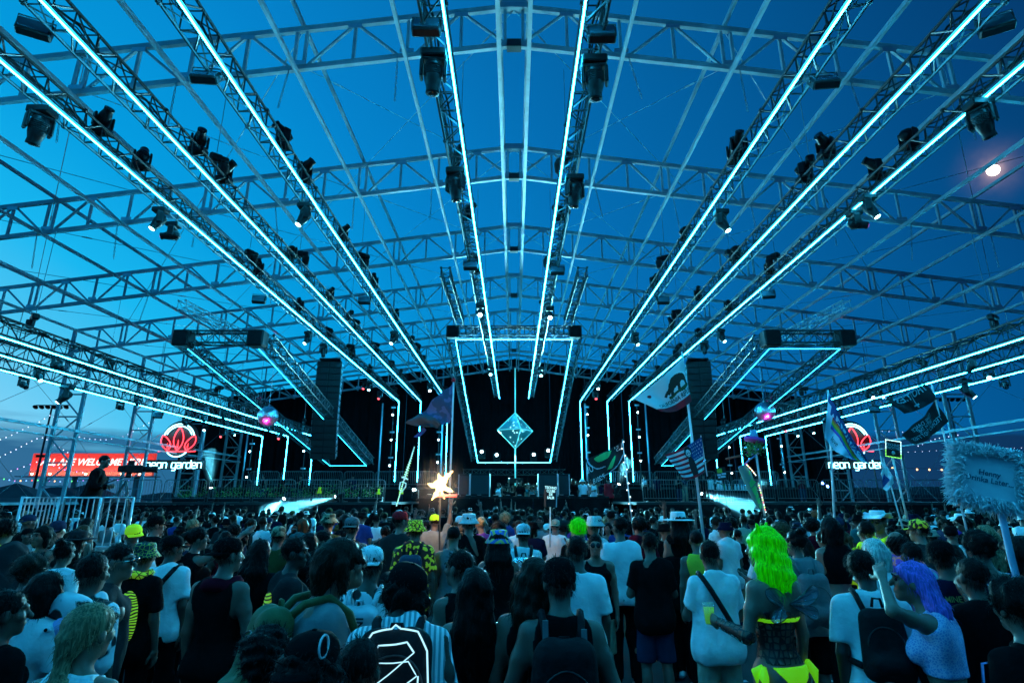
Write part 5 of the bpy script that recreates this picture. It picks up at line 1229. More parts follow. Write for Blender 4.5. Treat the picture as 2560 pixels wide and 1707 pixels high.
for sx in (-1, 1):
    s = SDF(); s.el(U((0.03 + sx * 0.05, -0.25, 1.37)), (0.022, 0.015, 0.018)); link('cow_eye', soft(s, 0.008), cloth('white'), r); s = SDF(); s.el(U((0.03 + sx * 0.05, -0.262, 1.37)), (0.011, 0.01, 0.011)); link('cow_pupil', soft(s, 0.006), cloth('black'), r)
    s = SDF(); s.el(U((0.03 + sx * 0.14, -0.19, 1.4)), (0.05, 0.02, 0.025)); link('cow_ear', soft(s, 0.009), cloth('white'), r)
hero(308, 1356, 3.2, 'man in a grey zip jacket looking sideways, dark hair and red lit face', topk='long', topc='grey', hair='short', rz=-1.1, yaw=-0.4, sk=1, face=True, seed=7, shades=True)
r, J = hero(368, 1346, 3.9, 'person in a cartoon patterned bucket hat and black tee with a green swirl print', hat='bucket', hatc=pattern('cartoon_print', 'cells', (0.5, 0.55, 0.1), (0.02, 0.03, 0.05), 30.0, 0.06), topk='tee', topc='black', hair='short', seed=8, hem=0.75)
s = SDF(); s.el(J['chest'] + [0.03, -0.14, -0.12], (0.1, 0.035, 0.23), 0.02); link('swirl_panel', soft(s), SWIRL, r); collar_band(r, J, GREENCELL, 0.09, 0.035, 0.045)
r, J = hero(437, 1331, 4.3, 'man in a black cap and white t-shirt with a black sling strap', hat='cap', hatc='black', topk='tee', topc='white', sk=2, hair='short', seed=9, yaw=-0.6)
crossbody(r, J, BPACK, 'black sling strap on the white t-shirt of the man in the black cap', -1)
hero(500, 1316, 5.0, 'woman in a black tank top stretching an arm toward the stage', fem=True, hair='pony', topk='tank', topc='black', arms=('down', 'reach'), sk=1, seed=10, yaw=-0.5, rz=-0.5)
r, J = hero(578, 1334, 3.35, 'man in a black tank and backwards black cap with a maroon bandana', hat='cap_back', hatc='black', topk='tank', topc='black', hair='short', sk=1, arms=('down', 'drink'), seed=11, legk='trousers', legc='black', rz=-0.15, yaw=-0.5); collar_band(r, J, cloth('dark red'), 0.1, 0.05, 0.0)
hero(395, 1284, 7.0, 'man with a flat black cap standing beside the camera platform', hat='cap', hatc='black', topc='black', seed=12, yaw=-0.8)
hero(200, 1322, 5.0, 'person in a floppy grey sun hat and dark top', hat='fedora', hatc='grey', topk='tee', topc='black', hair='long', fem=True, hc='black', seed=13)
hero(110, 1312, 5.4, 'woman facing the crowd with dark hair round a smiling face', fem=True, rz=2.9, hair='bob', hc='black', topk='tank', topc='grey', face=True, sk=0, seed=14)
r, J = hero(168, 1350, 4.4, 'person in a white tee with a black backpack strap, dark hair tied up', topk='tee', topc='white', hair='bun', fem=True, seed=15); crossbody(r, J, BPACK, 'black strap over the white tee of the person with tied up hair')
# ---- front rows, centre
r, J = hero(858, 1347, 2.3, 'young man with floppy brown hair bending down in a grey t-shirt', hair='floppy', hc='brown', topk='tee', topc='light grey', rz=-1.0, lean=0.2, pitch=-0.32, sk=0, face=True, arms=('down', 'phone'), seed=16)
backpack(r, J, 'olive green backpack on the bending floppy haired man', OLIVE, 1.05, OLIVE, 1.22, 1)
r, J = hero(930, 1354, 3.1, 'person in a white backwards cap and cow print shirt', hat='cap_back', hatc='white', topk='tee', topc=COW, hair='short', sk=2, seed=17)
e, sh = backpack(r, J, 'silver drawstring backpack lettered INOXTO on the cow print shirt', SILVER, 1.05, SILVER, 1.2, 2, pocket=False)
text_on(e, sh, 'INOXTO', 0.085, 0.02, 1.2, INK, rot=-math.pi / 2, bold=0.001)
r, J = hero(1012, 1398, 2.2, 'person in a black cap over bushy dark hair and a pale striped shirt', hat='cap', hatc='black', hair='bushy', hc='black', topk='shirt', topc=STRIPE, sk=3, rz=0.12, yaw=0.6, lean=0.42, pitch=-0.5, arms=('chest', 'chest'), seed=18, legc='denim')
e, sh = backpack(r, J, 'black backpack laced with glowing white light cords on the striped shirt', BPACK, 1.08, BPACK, 1.2, 3, pocket=False)
M_CORD = emat('light_cord', (0.4, 0.8, 1.0), 0.75); from mathutils.bvhtree import BVHTree
_b = BVHTree.FromPolygons([v.co for v in sh.data.vertices], [p.vertices for p in sh.data.polygons])
def onpack(x, z):
    U_ = up_of(J); d_ = Vector(J['M'] @ np.array([0, 1.0, 0])); o_ = Vector(U_((x, -0.8, z))); h = _b.ray_cast(o_, d_); return (h[0] if h[0] else o_ + d_ * 0.5) - d_ * 0.006
rim = [(-0.14, 1.03), (-0.14, 1.2), (-0.13, 1.33), (-0.09, 1.4), (0, 1.425), (0.09, 1.4), (0.13, 1.33), (0.14, 1.2), (0.14, 1.0)]
def dense(p, n=5): return [(p[i][0] + (p[i + 1][0] - p[i][0]) * k / n, p[i][1] + (p[i + 1][1] - p[i][1]) * k / n) for i in range(len(p) - 1) for k in range(n)] + [p[-1]]
for ps, rr_ in ((rim, 0.0036), ([(-0.09, 1.0), (-0.095, 1.25), (-0.06, 1.35), (0.05, 1.36), (0.08, 1.32)], 0.0032), ([(0.08, 1.32), (-0.08, 1.2), (-0.085, 1.29), (0.06, 1.29), (0.095, 1.24), (-0.085, 1.12), (-0.05, 1.1), (0.09, 1.12), (0.1, 1.08), (-0.06, 0.98)], 0.0022), ([(0.1, 1.24), (0.1, 0.98)], 0.003)):
    q = MB(); q.path([onpack(*p) for p in dense(ps)], rr_, 6); q.build('light_cord', M_CORD, e)
pass
r, J = hero(792, 1556, 1.5, 'person in a curved brim black cap with a white oval badge', hat='cap_back', hatc='black', topk='long', topc='black', hair='bushy', seed=19, rz=-0.2)
q = MB(); q.path([hl(J, (0.075 + 0.0 * a, -0.075 + 0.03 * math.cos(a), 0.1 + 0.035 * math.sin(a))) for a in [2 * math.pi * i / 16 for i in range(16)]], 0.004, 5, closed=True); q.build('badge', INKW, r)
hero(672, 1578, 1.75, 'person with tousled dark hair wearing a pale mask strap low in front of the crowd', hair='curly', hc='black', topk='long', topc='black', seed=20, rz=0.3)
hero(905, 1590, 1.75, 'person in a black hoodie bowed between the black cap and the light corded backpack', hair='short', topk='hoodie', topc='black', seed=21, lean=0.2)
hero(1190, 1414, 2.6, 'woman with very long straight black hair in a black top', fem=True, hair='verylong', hc='black', topk='tank', topc='black', legk='shorts', legc='black', sk=1, seed=22)
hero(1148, 1371, 3.1, 'woman with a short dark bob in a black tank glancing aside', fem=True, hair='short', hc='black', topk='tank', topc='black', legk='shorts', legc='denim', sk=1, rz=0.55, yaw=0.5, face=True, seed=23)
r, J = hero(1135, 1311, 5.4, 'bare shouldered man with a cropped head in a pale tank top', hair='crop', topk='tank', topc='light grey', sk=0, seed=24)
r, J = hero(742, 1341, 3.7, 'man with short black hair in a charcoal sweatshirt with a green red back print', topk='long', topc='grey', sk=3, hair='short', rz=-0.9, yaw=-0.5, face=True, seed=25)
s = SDF(); s.el(J['chest'] + [-0.03, -0.145, -0.06], (0.09, 0.03, 0.15), 0.02); link('back_print', soft(s), pattern('green_wing_print', 'swirl', (0.02, 0.03, 0.01), (0.4, 0.8, 0.05), 11.0, 0.4, glow=0.15), r)
hero(812, 1324, 4.9, 'man in sunglasses with slicked dark hair looking sideways', rz=-1.3, shades=True, topc='white', hair='short', sk=0, face=True, seed=26)
hero(775, 1330, 4.5, 'woman with dark hair in a black hooded top beside the man in sunglasses', fem=True, hair='long', topk='hoodie', topc='black', seed=27)
r, J = hero(1040, 1291, 5.3, 'person in a black and neon green checked bucket hat and green floral shirt', hat='bucket', hatc=GREENCELL, topk='shirt', topc=GREENBLOB, hair='short', seed=28)
backpack(r, J, 'slim navy backpack on the green floral shirt', mat('navy_nylon', (0.02, 0.03, 0.07), 0.6, bump=0.3, bscale=20), 0.95, BPACK, 1.2, 4)
hero(882, 1286, 5.6, 'person in a pale backwards trucker cap with a square patch', hat='cap_back', hatc='light grey', topk='tank', topc='black', sk=0, hair='short', seed=29)
hero(1247, 1314, 4.4, 'person in a blue yellow tie dyed bucket hat and black tank', hat='bucket', hatc=TIEDYE, topk='tank', topc='black', fem=True, hair='long', sk=2, seed=30)
hero(1173, 1276, 8.0, 'person in a tall white bucket hat among dark heads', hat='bucket', hatc='white', topk='tee', topc='black', hair='short', seed=31)
hero(1003, 1272, 8.0, 'person in a bright red cap and patterned shirt', hat='cap', hatc='red', topk='tee', topc='grey', hair='short', sk=0, seed=32, yaw=-0.8)
hero(825, 1277, 7.4, 'person in a camouflage bucket hat and olive top', hat='bucket', hatc=CAMO, topk='tee', topc='olive', hair='short', seed=33)
# ---- front rows, moon side
r, J = hero(1308, 1303, 5.4, 'man in a white backwards cap and white t-shirt with plaid shorts', hat='cap_back', hatc='white', topk='tee', topc='white', legk='shorts', legc=PLAID, hair='short', sk=2, seed=33)
e, sh = backpack(r, J, 'clear holographic backpack on the man in the white cap', HOLO, 1.0, BPACK, 1.2, 5)
r, J = hero(1397, 1381, 2.4, 'man in a black backwards cap and black sleeveless top', hat='beanie', hatc='black', topk='tank', topc='black', hair='short', sk=1, seed=34, arms=('wide', 'wide'))
e, sh = backpack(r, J, 'large black backpack with pale strap ends on the man in the black cap', BPACK, 1.15, BPACK, 1.18, 6)
for sx, zz in ((-0.09, 1.46), (0.1, 1.42)):
    q = MB(); q.box((sx, -0.2, zz), (0.028, 0.01, 0.09)); q.build('strap_end', cloth('light grey'), e)
hero(1335, 1388, 2.55, 'woman with long wavy brown hair in a black top beside the black backpack', fem=True, hair='wavy', hc='brown', topk='tank', topc='black', sk=1, seed=35, side=0.05)
r, J = hero(1440, 1336, 3.7, 'person with dark hair in a white t-shirt printed with numbers', topk='tee', topc='white', hair='short', seed=36, sk=2); t = part(r, 'top'); text_on(r, t, '4', 0.12, -0.08, 1.36, INK); text_on(r, t, '4\nKAYA', 0.1, 0.05, 1.08, INK)
hero(1487, 1334, 5.0, 'man facing the camera in sunglasses, black tank and khaki shorts', rz=3.05, hair='short', hc='black', topk='tank', topc='black', legk='shorts', legc='khaki', shades=True, face=True, sk=0, seed=37)
hero(1622, 1328, 4.7, 'man in a plain black t-shirt and frayed denim shorts', topk='tee', topc='black', legk='shorts', legc='denim', hair='short', sk=1, seed=38, hem=0.78, arms=('chest', 'chest'))
r, J = hero(1770, 1347, 3.85, 'man in a white shirt and beige trousers with short dark hair', topk='shirt', topc='white', legk='trousers', legc='beige', hair='short', sk=1, seed=39, hem=0.8, arms=('chest', 'chest')); crossbody(r, J, BPACK, 'wide black strap across the white shirt above beige trousers', 1)
# neon haired woman
r, J = hero(1903, 1320, 3.1, 'woman with neon green wavy hair, fishnet top and neon bikini, holding a drink', fem=True, hair='wig', hc='neon green', topk=None, legk=None, sk=0, rz=0.35, yaw=0.45, arms=('drink', 'down'), seed=40)
NET = bpy.data.materials.new('fishnet'); NET.use_nodes = True; nt = NET.node_tree; b = nt.nodes['Principled BSDF']; b.inputs['Base Color'].default_value = (0.01, 0.01, 0.01, 1)
co = nt.nodes.new('ShaderNodeTexCoord'); vo = nt.nodes.new('ShaderNodeTexVoronoi'); vo.feature = 'DISTANCE_TO_EDGE'; vo.inputs['Scale'].default_value = 26; vo.inputs['Randomness'].default_value = 0.35; nt.links.new(co.outputs['Object'], vo.inputs['Vector'])
cm_ = nt.nodes.new('ShaderNodeMath'); cm_.operation = 'LESS_THAN'; cm_.inputs[1].default_value = 0.11; nt.links.new(vo.outputs['Distance'], cm_.inputs[0]); nt.links.new(cm_.outputs[0], b.inputs['Alpha'])
s = SDF(); torso(s, J, 0.006); s.cut(lambda X, Y, Z: np.maximum(0.99 - Z, Z - 1.3)); link('fishnet_top', soft(s), NET, r)
s = SDF(); s.rc(J['elL'], J['wrL'], 0.05, 0.034, 0.01); link('fishnet_sleeve', soft(s), NET, r)
s = SDF(); torso(s, J, 0.008); s.cut(lambda X, Y, Z: np.maximum(np.maximum(0.86 - Z + 0.9 * np.abs(X) * 0, Z - 0.985), (Z - 0.98) + 0.0 * X)); s.cut(lambda X, Y, Z: (np.abs(X) * 1.3 - (Z - 0.80))); s.cut(lambda X, Y, Z: 0.855 - Z); link('bikini_bottom', soft(s), NEON, r)
s = SDF(); torso(s, J, 0.009); s.cut(lambda X, Y, Z: np.abs(Z - 1.235) - 0.012); link('bikini_band', soft(s, 0.011), NEON, r)
for sx in (-1, 1):
    q = MB(); q.path([Vector((sx * 0.178, -0.06, 0.98)), Vector((sx * 0.2, -0.08, 0.93)), Vector((sx * 0.19, -0.1, 0.86))], [0.018, 0.03, 0.006], 6); q.path([Vector((sx * 0.178, -0.06, 0.98)), Vector((sx * 0.215, -0.03, 0.95)), Vector((sx * 0.2, -0.02, 0.88))], [0.018, 0.028, 0.006], 6); q.build('bow', NEON, r)
    s = SDF(); s.rc(hl(J, (sx * 0.06, 0.0, 0.1)), hl(J, (sx * 0.085, -0.005, 0.165)), 0.03, 0.006, 0.01); s.noise = lumps(sx + 3, 0.003, 160); link('cat_ear', soft(s, 0.007), hair_mat('neon green'), r)
wg = empty('fairy_wings', r.location, r.rotation_euler.z, 'translucent veined fairy wings on the neon haired woman', 'costume wings'); wg.scale = r.scale
WM = mat('wing_film', (0.25, 0.35, 0.42), 0.2, 0.3, alpha=0.45, bump=0.5, bscale=25)
for sx in (-1, 1):
    for a0, L_ in ((0.5, 0.2), (-0.4, 0.17)):
        N_ = 12; vs = [(0, 0, 0)]; 
        for i in range(N_ + 1):
            t = -0.42 + 0.84 * i / N_; l = L_ * math.cos(t * 3.3) ** 0.5 if abs(t * 3.3) < 1.57 else 0.02; vs.append((l * math.cos(a0 + t), -0.06 - 0.05 * abs(t), l * math.sin(a0 + t)))
        vs = [(sx * (0.03 + x), -0.12 + y, 1.33 + z) for x, y, z in vs]; q = MB(); q.add(vs + [(x, y - 0.003, z) for x, y, z in vs], [(0, i, i + 1) for i in range(1, N_ + 1)] + [(N_ + 2, N_ + 3 + i, N_ + 2 + i) for i in range(1, N_ + 1)]); w_ = q.build('wing', WM, wg)
        q = MB(); q.path([Vector(p) for p in vs[1:]], 0.003, 4)
        for i in (3, 6, 9): q.tube(vs[0], vs[i], 0.003, n=4)
        q.build('vein', M_RUB, w_)
cup(r, J, 'L', 'plastic cup of yellow green drink in the hand of the neon haired woman', NEON)
hero(1445, 1298, 6.6, 'person in a big curly neon green wig', hair='curly', hc='neon green', topk='tee', topc='black', seed=41)
r, J = hero(1693, 1275, 6.4, 'person in a wide white fedora hat with long dark hair', hat='fedora', hatc='white', hair='long', fem=True, topk='tank', topc='black', seed=42)
hero(1483, 1283, 7.0, 'person in a white bucket hat and pale vest looking down', hat='bucket', hatc='white', topk='tank', topc='white', hair='short', rz=0.8, seed=43)
hero(1548, 1290, 6.2, 'man with dark cropped hair in a white football shirt', topk='tee', topc='white', hair='short', seed=44, yaw=0.5)
hero(1738, 1322, 5.2, 'broad man in a yellow vest with bare arms', topk='tank', topc='yellow', sk=1, hair='crop', seed=45)
r, J = hero(1985, 1322, 4.4, 'woman with a dark updo in a pale tee and grey backpack', fem=True, hair='bun', topk='tee', topc='light grey', seed=46, yaw=0.4, legk='shorts', legc='black'); backpack(r, J, 'soft grey canvas backpack on the woman with a dark updo', GPACK, 1.0, GPACK, 1.18, 7)
hero(2070, 1291, 4.9, 'woman in a dark headscarf and backless black top holding a phone', fem=True, hair='bob', topk='crop', topc='black', arms=('phone', 'drink'), sk=0, legc='black', seed=47)
r, J = hero(2150, 1370, 3.0, 'man with short dark hair in a loose white t-shirt bending toward the violet haired woman', topk='tee', topc='white', hair='short', sk=3, rz=-0.35, yaw=-0.55, lean=0.12, seed=48, hem=0.66, arms=('down', 'down'), legc='beige', legk='shorts', shades=True)
backpack(r, J, 'slim black backpack on the man in the loose white t-shirt', BPACK, 0.88, BPACK, 1.22, 8)
r, J = hero(2268, 1400, 2.75, 'woman with long violet hair in a lilac lace top', fem=True, hair='long', hc='violet', topk='crop', topc=pattern('lilac_lace', 'cells', (0.62, 0.6, 0.85), (0.34, 0.36, 0.72), 60.0, 0.12), legk='shorts', legc='denim', sk=0, rz=0.75, yaw=0.35, lean=0.15, pitch=-0.15, arms=('head', 'down'), face=True, seed=49)
e, sh = None, None
hb_ = empty('lilac_bag', (r.location.x + 0.27, r.location.y + 0.05, 0.78), 0.4, 'small pale lilac fabric bag at the hip of the violet haired woman', 'bag'); s = SDF(); s.el((0, 0, 0.12), (0.13, 0.06, 0.13), 0.03); s.cut(lambda X, Y, Z: Z - 0.2); s.noise = wrinkle(3, 0.006, 40); link('pouch', soft(s), cloth('lilac'), hb_); q = MB(); q.path([(-0.1, 0, 0.19), (-0.06, 0, 0.36), (0.06, 0, 0.36), (0.1, 0, 0.19)], 0.008, 5); q.build('strap', cloth('lilac'), hb_)
r, J = hero(2345, 1341, 3.35, 'man in a black cap and dark jersey lettered LAMINE YAMAL', hat='cap', hatc='black', topk='tee', topc='navy', hair='short', sk=2, rz=-0.1, yaw=-0.7, seed=50); t = part(r, 'top'); text_on(r, t, 'LAMINE YAMAL', 0.055, 0, 1.38, INKY, bold=0.001); text_on(r, t, '19', 0.2, 0, 1.2, INKY)
hero(2178, 1343, 3.9, 'person with a smooth pale blond bob behind the loose white t-shirt', fem=True, hair='bob', hc='white', topk='tank', topc='white', seed=51)
hero(2160, 1300, 5.2, 'person in a neon yellow ruffled top with raised shoulders', topk='hoodie', topc='neon yellow', hair='short', seed=52, arms=('chest', 'chest'))
hero(2190, 1272, 6.6, 'man in a white cowboy hat and sunglasses looking back', hat='cowboy', hatc='white', rz=2.2, shades=True, topk='tee', topc='neon yellow', hair='short', sk=1, face=True, seed=53)
hero(2290, 1292, 5.3, 'man with a beard in a yellow green patterned cap', hat='cap', hatc=GREENBLOB, topk='tee', topc='grey', hair='short', yaw=0.9, sk=0, seed=54)
hero(2235, 1325, 4.6, 'person in a purple floral hooded top', topk='hoodie', topc=PURP, hair='bushy', seed=55)
hero(2272, 1352, 4.1, 'person in a pale blue and pink top behind the violet haired woman', topk='hoodie', topc=pattern('pink_blue_print', 'blotch', (0.75, 0.25, 0.5), (0.45, 0.65, 0.8), 9.0, 0.5), hair='short', seed=56)
r, J = hero(2440, 1330, 3.6, 'person with dark hair in a blue crystal patterned shirt', topk='shirt', topc=SPARK, hair='curly', hc='black', seed=57)
r, J = hero(2545, 1338, 3.0, 'person with dark hair gripping the pole of the feather edged sign', topk='tee', topc='black', hair='floppy', hc='black', sk=2, seed=58, arms=('hold', 'down'))
hero(2455, 1310, 4.6, 'woman with long pale blond hair under the feather edged sign', fem=True, hair='long', hc='blond', topk='tank', topc='black', seed=59)
hero(1680, 1330, 5.6, 'person with a black mesh cap and dark shirt behind the beige trousers', hat='cap_back', hatc='black', topc='black', hair='short', seed=61)
hero(655, 1345, 4.0, 'woman with long dark hair in a dark top beside the charcoal sweatshirt', fem=True, hair='long', topk='tee', topc='black', seed=62)
hero(700, 1310, 5.6, 'man in a patterned bandana and dark tee', hat='beanie', hatc=CAMO, topc='olive', hair='short', seed=63)
hero(2420, 1390, 2.9, 'person in a black jacket with dark hair near the feather sign pole', topk='long', topc='black', hair='short', seed=64, sk=2)
hero(2525, 1450, 2.2, 'person in dark clothes half out beyond the feather sign pole', topk='long', topc='black', hair='curly', seed=65, fem=True)
hero(20, 1300, 6.0, 'person with dark curls and a neon yellow collar by the railing', hair='curly', topk='vest', topc='neon yellow', seed=66)
hero(2010, 1420, 3.0, 'person with a dark bun in a black dress behind the loose white t-shirt', fem=True, hair='bun', topk='tank', topc='black', legk='skirt', legc='black', seed=67) if False else None
# ------------------------------------------------------------------ the crowd: people one can tell apart, then the far mass
rc_ = random.Random(17)
ARCHE = []
def archetype(name, fem, arms, hair, hat, topk, yaw=0.0, lean=0.0, desc='', h=0.02, rz=0.0):
    J = skeleton(fem, arms, lean, yaw); A = dict(J=J, fem=fem, hat=hat, topk=topk, desc=desc, hair=hair, rz=rz, arms=arms)
    A['body'] = body_mesh(J, h, 0.0115); A['body'].materials.append(skin(1)); A['top'] = top_mesh(J, topk, h, len(ARCHE)); A['top'].materials.append(cloth('black')); A['legs'] = legs_mesh(J, 'trousers', 0.024, len(ARCHE)); A['legs'].materials.append(cloth('black'))
    A['hairm'] = hair_mesh(J, hair, 0.013, len(ARCHE)); A['hairm'].materials.append(hair_mat('black')); A['crown'] = hl(J, (0, -0.02, 0.135))[2]; ARCHE.append(A)
D2 = ('down', 'down'); PH = ('phone', 'phone')
archetype('a', False, D2, 'short', None, 'tee', 0.2, desc='short {hc} hair and {an} {tc} tee')
archetype('b', False, PH, 'crop', None, 'tank', -0.3, desc='cropped {hc} hair and {an} {tc} tank top')
archetype('c', True, D2, 'long', None, 'tank', 0.0, desc='long {hc} hair and {an} {tc} tank top')
archetype('d', True, PH, 'pony', None, 'tee', -0.6, desc='{an2} {hc} ponytail and {an} {tc} tee')
archetype('e', False, D2, 'short', 'cap_back', 'tee', 0.0, desc='{an3} {tc2} backwards cap and {an} {tc} tee')
archetype('f', False, ('down', 'drink'), 'short', 'bucket', 'shirt', 0.3, desc='{an3} {tc2} bucket hat and {an} {tc} shirt')
archetype('g', False, ('down', 'up'), 'short', 'cap', 'tee', 0.0, desc='{an3} {tc2} cap and {an} {tc} tee, one arm raised')
archetype('h', True, ('up', 'up'), 'wavy', None, 'crop', 0.0, desc='wavy {hc} hair and {an} {tc} crop top, both arms raised')
archetype('i', False, ('chest', 'chest'), 'curly', None, 'hoodie', 0.5, desc='{hc} curls and {an} {tc} hooded top')
archetype('j', True, D2, 'bun', None, 'crop', 0.9, desc='{an2} {hc} bun and {an} {tc} crop top')
archetype('k', False, ('point', 'down'), 'short', None, 'tank', -0.2, desc='short {hc} hair and {an} {tc} tank top, pointing up')
archetype('l', True, PH, 'bob', 'bucket', 'tee', -0.9, desc='{an3} {tc2} bucket hat, {hc} bob and {an} {tc} tee')
archetype('m', False, D2, 'floppy', None, 'shirt', 1.0, desc='floppy {hc} hair and {an} {tc} shirt')
archetype('n', False, ('wide', 'pocket'), 'short', 'fedora', 'shirt', 0.2, desc='{an3} {tc2} wide brimmed hat and {an} {tc} shirt')
archetype('o', False, ('down', 'phone'), 'short', 'beanie', 'long', -0.4, desc='{an3} {tc2} beanie and {an} {tc} jacket')
archetype('p', True, ('down', 'chest'), 'afro', None, 'tank', 0.2, desc='round {hc} afro and {an} {tc} tank top')
TOPC = ['black'] * 13 + ['white'] * 4 + ['grey', 'grey', 'navy', 'olive', 'dark red', 'light grey', 'denim', 'blue', 'teal', 'beige', 'purple']
HATC = ['black'] * 7 + ['white'] * 3 + ['light grey', 'navy', 'olive', 'beige', 'denim', 'neon yellow']
HC = ['black'] * 8 + ['brown'] * 4 + ['light brown', 'blond', 'red']
def art(w): return ('an ' if w[0] in 'aeiou' else 'a ') + w
def crowd_person(A, x, y, z0, rz, k, tc, hatc, hc, sk, where, grp, cat='person', top_override=None):
    d = A['desc'].replace(' and ', ', ').replace('{an} ', '').replace('{an3} ', '').replace('{an2} ', '').replace('{tc2}', hatc).replace('{tc}', tc).replace('{hc}', hc)
    root = empty('person', (x, y, z0), rz, f'person, {d}, {where}' if 'vest' not in where else 'steward in a neon yellow safety vest standing on the stage wing', 'person', grp); root.scale = (k, k, k)
    link('body', A['body'], skin(sk), root); link('top', A['top'], cloth(tc), root); link('trousers', A['legs'], cloth(rc_.choice(['black', 'denim', 'black', 'khaki'])), root); link('hair', A['hairm'], hair_mat(hc), root)
    if A['hat']: put_hat(root, A['J'], A['hat'], hatc)
    return root
def pick():
    w = [5, 4, 5, 4, 5, 3, 1.8, 1.2, 3, 3, 1.6, 2, 3, 1, 3, 1.5]
    return rc_.choices(ARCHE, w)[0]
taken = list(HERO_XY); spots = []
Yr = 7.0
while Yr < 27.2:
    xm = min(0.95 * Yr + 0.6, 23.5); x = -xm + rc_.uniform(0, 0.5)
    while x < xm:
        px, py = x + rc_.uniform(-.2, .2), Yr + rc_.uniform(-.25, .25)
        ok = all((px - a) ** 2 + (py - b) ** 2 > 0.36 for a, b in taken if abs(b - py) < 1)
        if ok and not (-10.5 < px < -7.0 and 11.0 < py < 13.6) and not (py < 8.0 and -0.6 < px < 2.6 and rc_.random() < 0.45): spots.append((px, py)); taken.append((px, py))
        x += 0.72 + rc_.uniform(0, 0.25)
    Yr += 0.66 + (0.04 * (Yr - 5) if Yr > 5 else 0)
    if Yr > 14: Yr += 0.15
N_IND = 300 - len(HERO_XY) - 44
where_of = lambda x, y: ('front crowd' if y < 8.5 else 'middle crowd') + (', sunset side' if x < -0.33 * y else ', moon side' if x > 0.33 * y else ', before the diamond')
for i, (x, y) in enumerate(spots[:N_IND]):
    A = pick(); H_ = rc_.gauss(1.70 if not A['fem'] else 1.61, 0.075); H_ = max(1.52, min(1.82, H_))
    k = H_ / A['crown']; rz = rc_.gauss(0, 0.45) if rc_.random() < 0.86 else rc_.uniform(1.5, 4.8)
    crowd_person(A, x, y, 0, rz, k, rc_.choice(TOPC), rc_.choice(HATC), rc_.choice(HC), rc_.choice([0, 1, 1, 2, 2, 3]), where_of(x, y), 'festival crowd').rotation_euler = (rc_.gauss(0, 0.045), rc_.gauss(0, 0.045), rz)
# far mass: one mesh of many small figures
protos = []
for A in [ARCHE[i_] for i_ in (0, 2, 4, 5, 9, 12, 3, 14, 1, 2, 0, 4, 12, 6)]:
    J = A['J']; bits = []
    s = SDF(); torso(s, J); s.rc(J['nb'], J['nt'], 0.055, 0.05); head_sdf(s, J)
    for n_ in 'LR': s.rc(J['sh' + n_], J['el' + n_], 0.055, 0.043); s.rc(J['el' + n_], J['wr' + n_], 0.043, 0.03); s.rc(J['wr' + n_], J['wr' + n_] + J['hd' + n_][3] * 0.15, 0.03, 0.025)
    V, Q = s.mesh(0.042, lo=np.array([-9, -9, 0.95])); bits.append((V, Q, 0))
    me = A['hairm']; s = SDF(); s.el(hl(J, (0, -0.02, 0.045)), (0.09, 0.108, 0.1), 0.02, J['HM'])
    if A['hair'] == 'long': s.rc(hl(J, (0, -0.08, 0)), hl(J, (0, -0.12, -0.3)), 0.08, 0.05)
    s.sub_el(hl(J, (0, 0.1, -0.04)), (0.07, 0.08, 0.1), 0.01, J['HM']); V, Q = s.mesh(0.03); bits.append((V, Q, 1))
    s = SDF(); torso(s, J, 0.014, loose=0.02)
    if A['topk'] != 'crop':
        for n_ in 'LR': s.rc(J['sh' + n_], J['sh' + n_] * 0.3 + J['el' + n_] * 0.7, 0.075, 0.075)
    s.sub_el(J['nb'] + [0, 0.02, 0.09], (0.08, 0.08, 0.07)); s.cut(lambda X, Y, Z: 0.75 - Z); V, Q = s.mesh(0.045); bits.append((V, Q, 2))
    if A['hat']:
        hm_ = hat_mesh(A['hat']); vv = np.array([v.co[:] for v in hm_.vertices]) @ J['HM'].T + J['hc']; qq = np.array([p.vertices[:] if len(p.vertices) == 4 else (*p.vertices[:3], p.vertices[2]) for p in hm_.polygons if len(p.vertices) == 4]); bits.append((vv, qq, 3))
    protos.append((bits, A['crown']))
Vs, Qs, Ms, off = [], [], [], 0
cm = [skin(2), hair_mat('black'), cloth('black'), cloth('white'), cloth('grey'), skin(2), hair_mat('brown'), cloth('navy'), cloth('light grey'), cloth('olive')]
for x, y in spots[N_IND:]:
    bits, cr = rc_.choice(protos); k = rc_.gauss(1.69, 0.07) / cr; a = rc_.gauss(0, 0.4); Rz = rotm('Z', a)
    cmap = {0: rc_.choice([0, 5]), 1: rc_.choice([1, 1, 6]), 2: rc_.choice([2, 2, 2, 2, 2, 4, 4, 3, 7]), 3: rc_.choice([2, 2, 3, 8, 9, 4])}
    for V, Q, m_ in bits:
        Vs.append((V @ Rz.T) * k + np.array([x, y, 0])); Qs.append(Q + off); Ms.append(np.full(len(Q), cmap[m_], np.int32)); off += len(V)
V = np.concatenate(Vs); Q = np.concatenate(Qs); me = np_mesh('crowd', V, Q)
for m_ in cm: me.materials.append(m_)
M_ = np.concatenate(Ms)
if len(me.polygons) == len(M_): me.polygons.foreach_set('material_index', M_)
tag(link('crowd', me), 'far dense mass of people packed up to the stage front', 'crowd', kind='stuff')
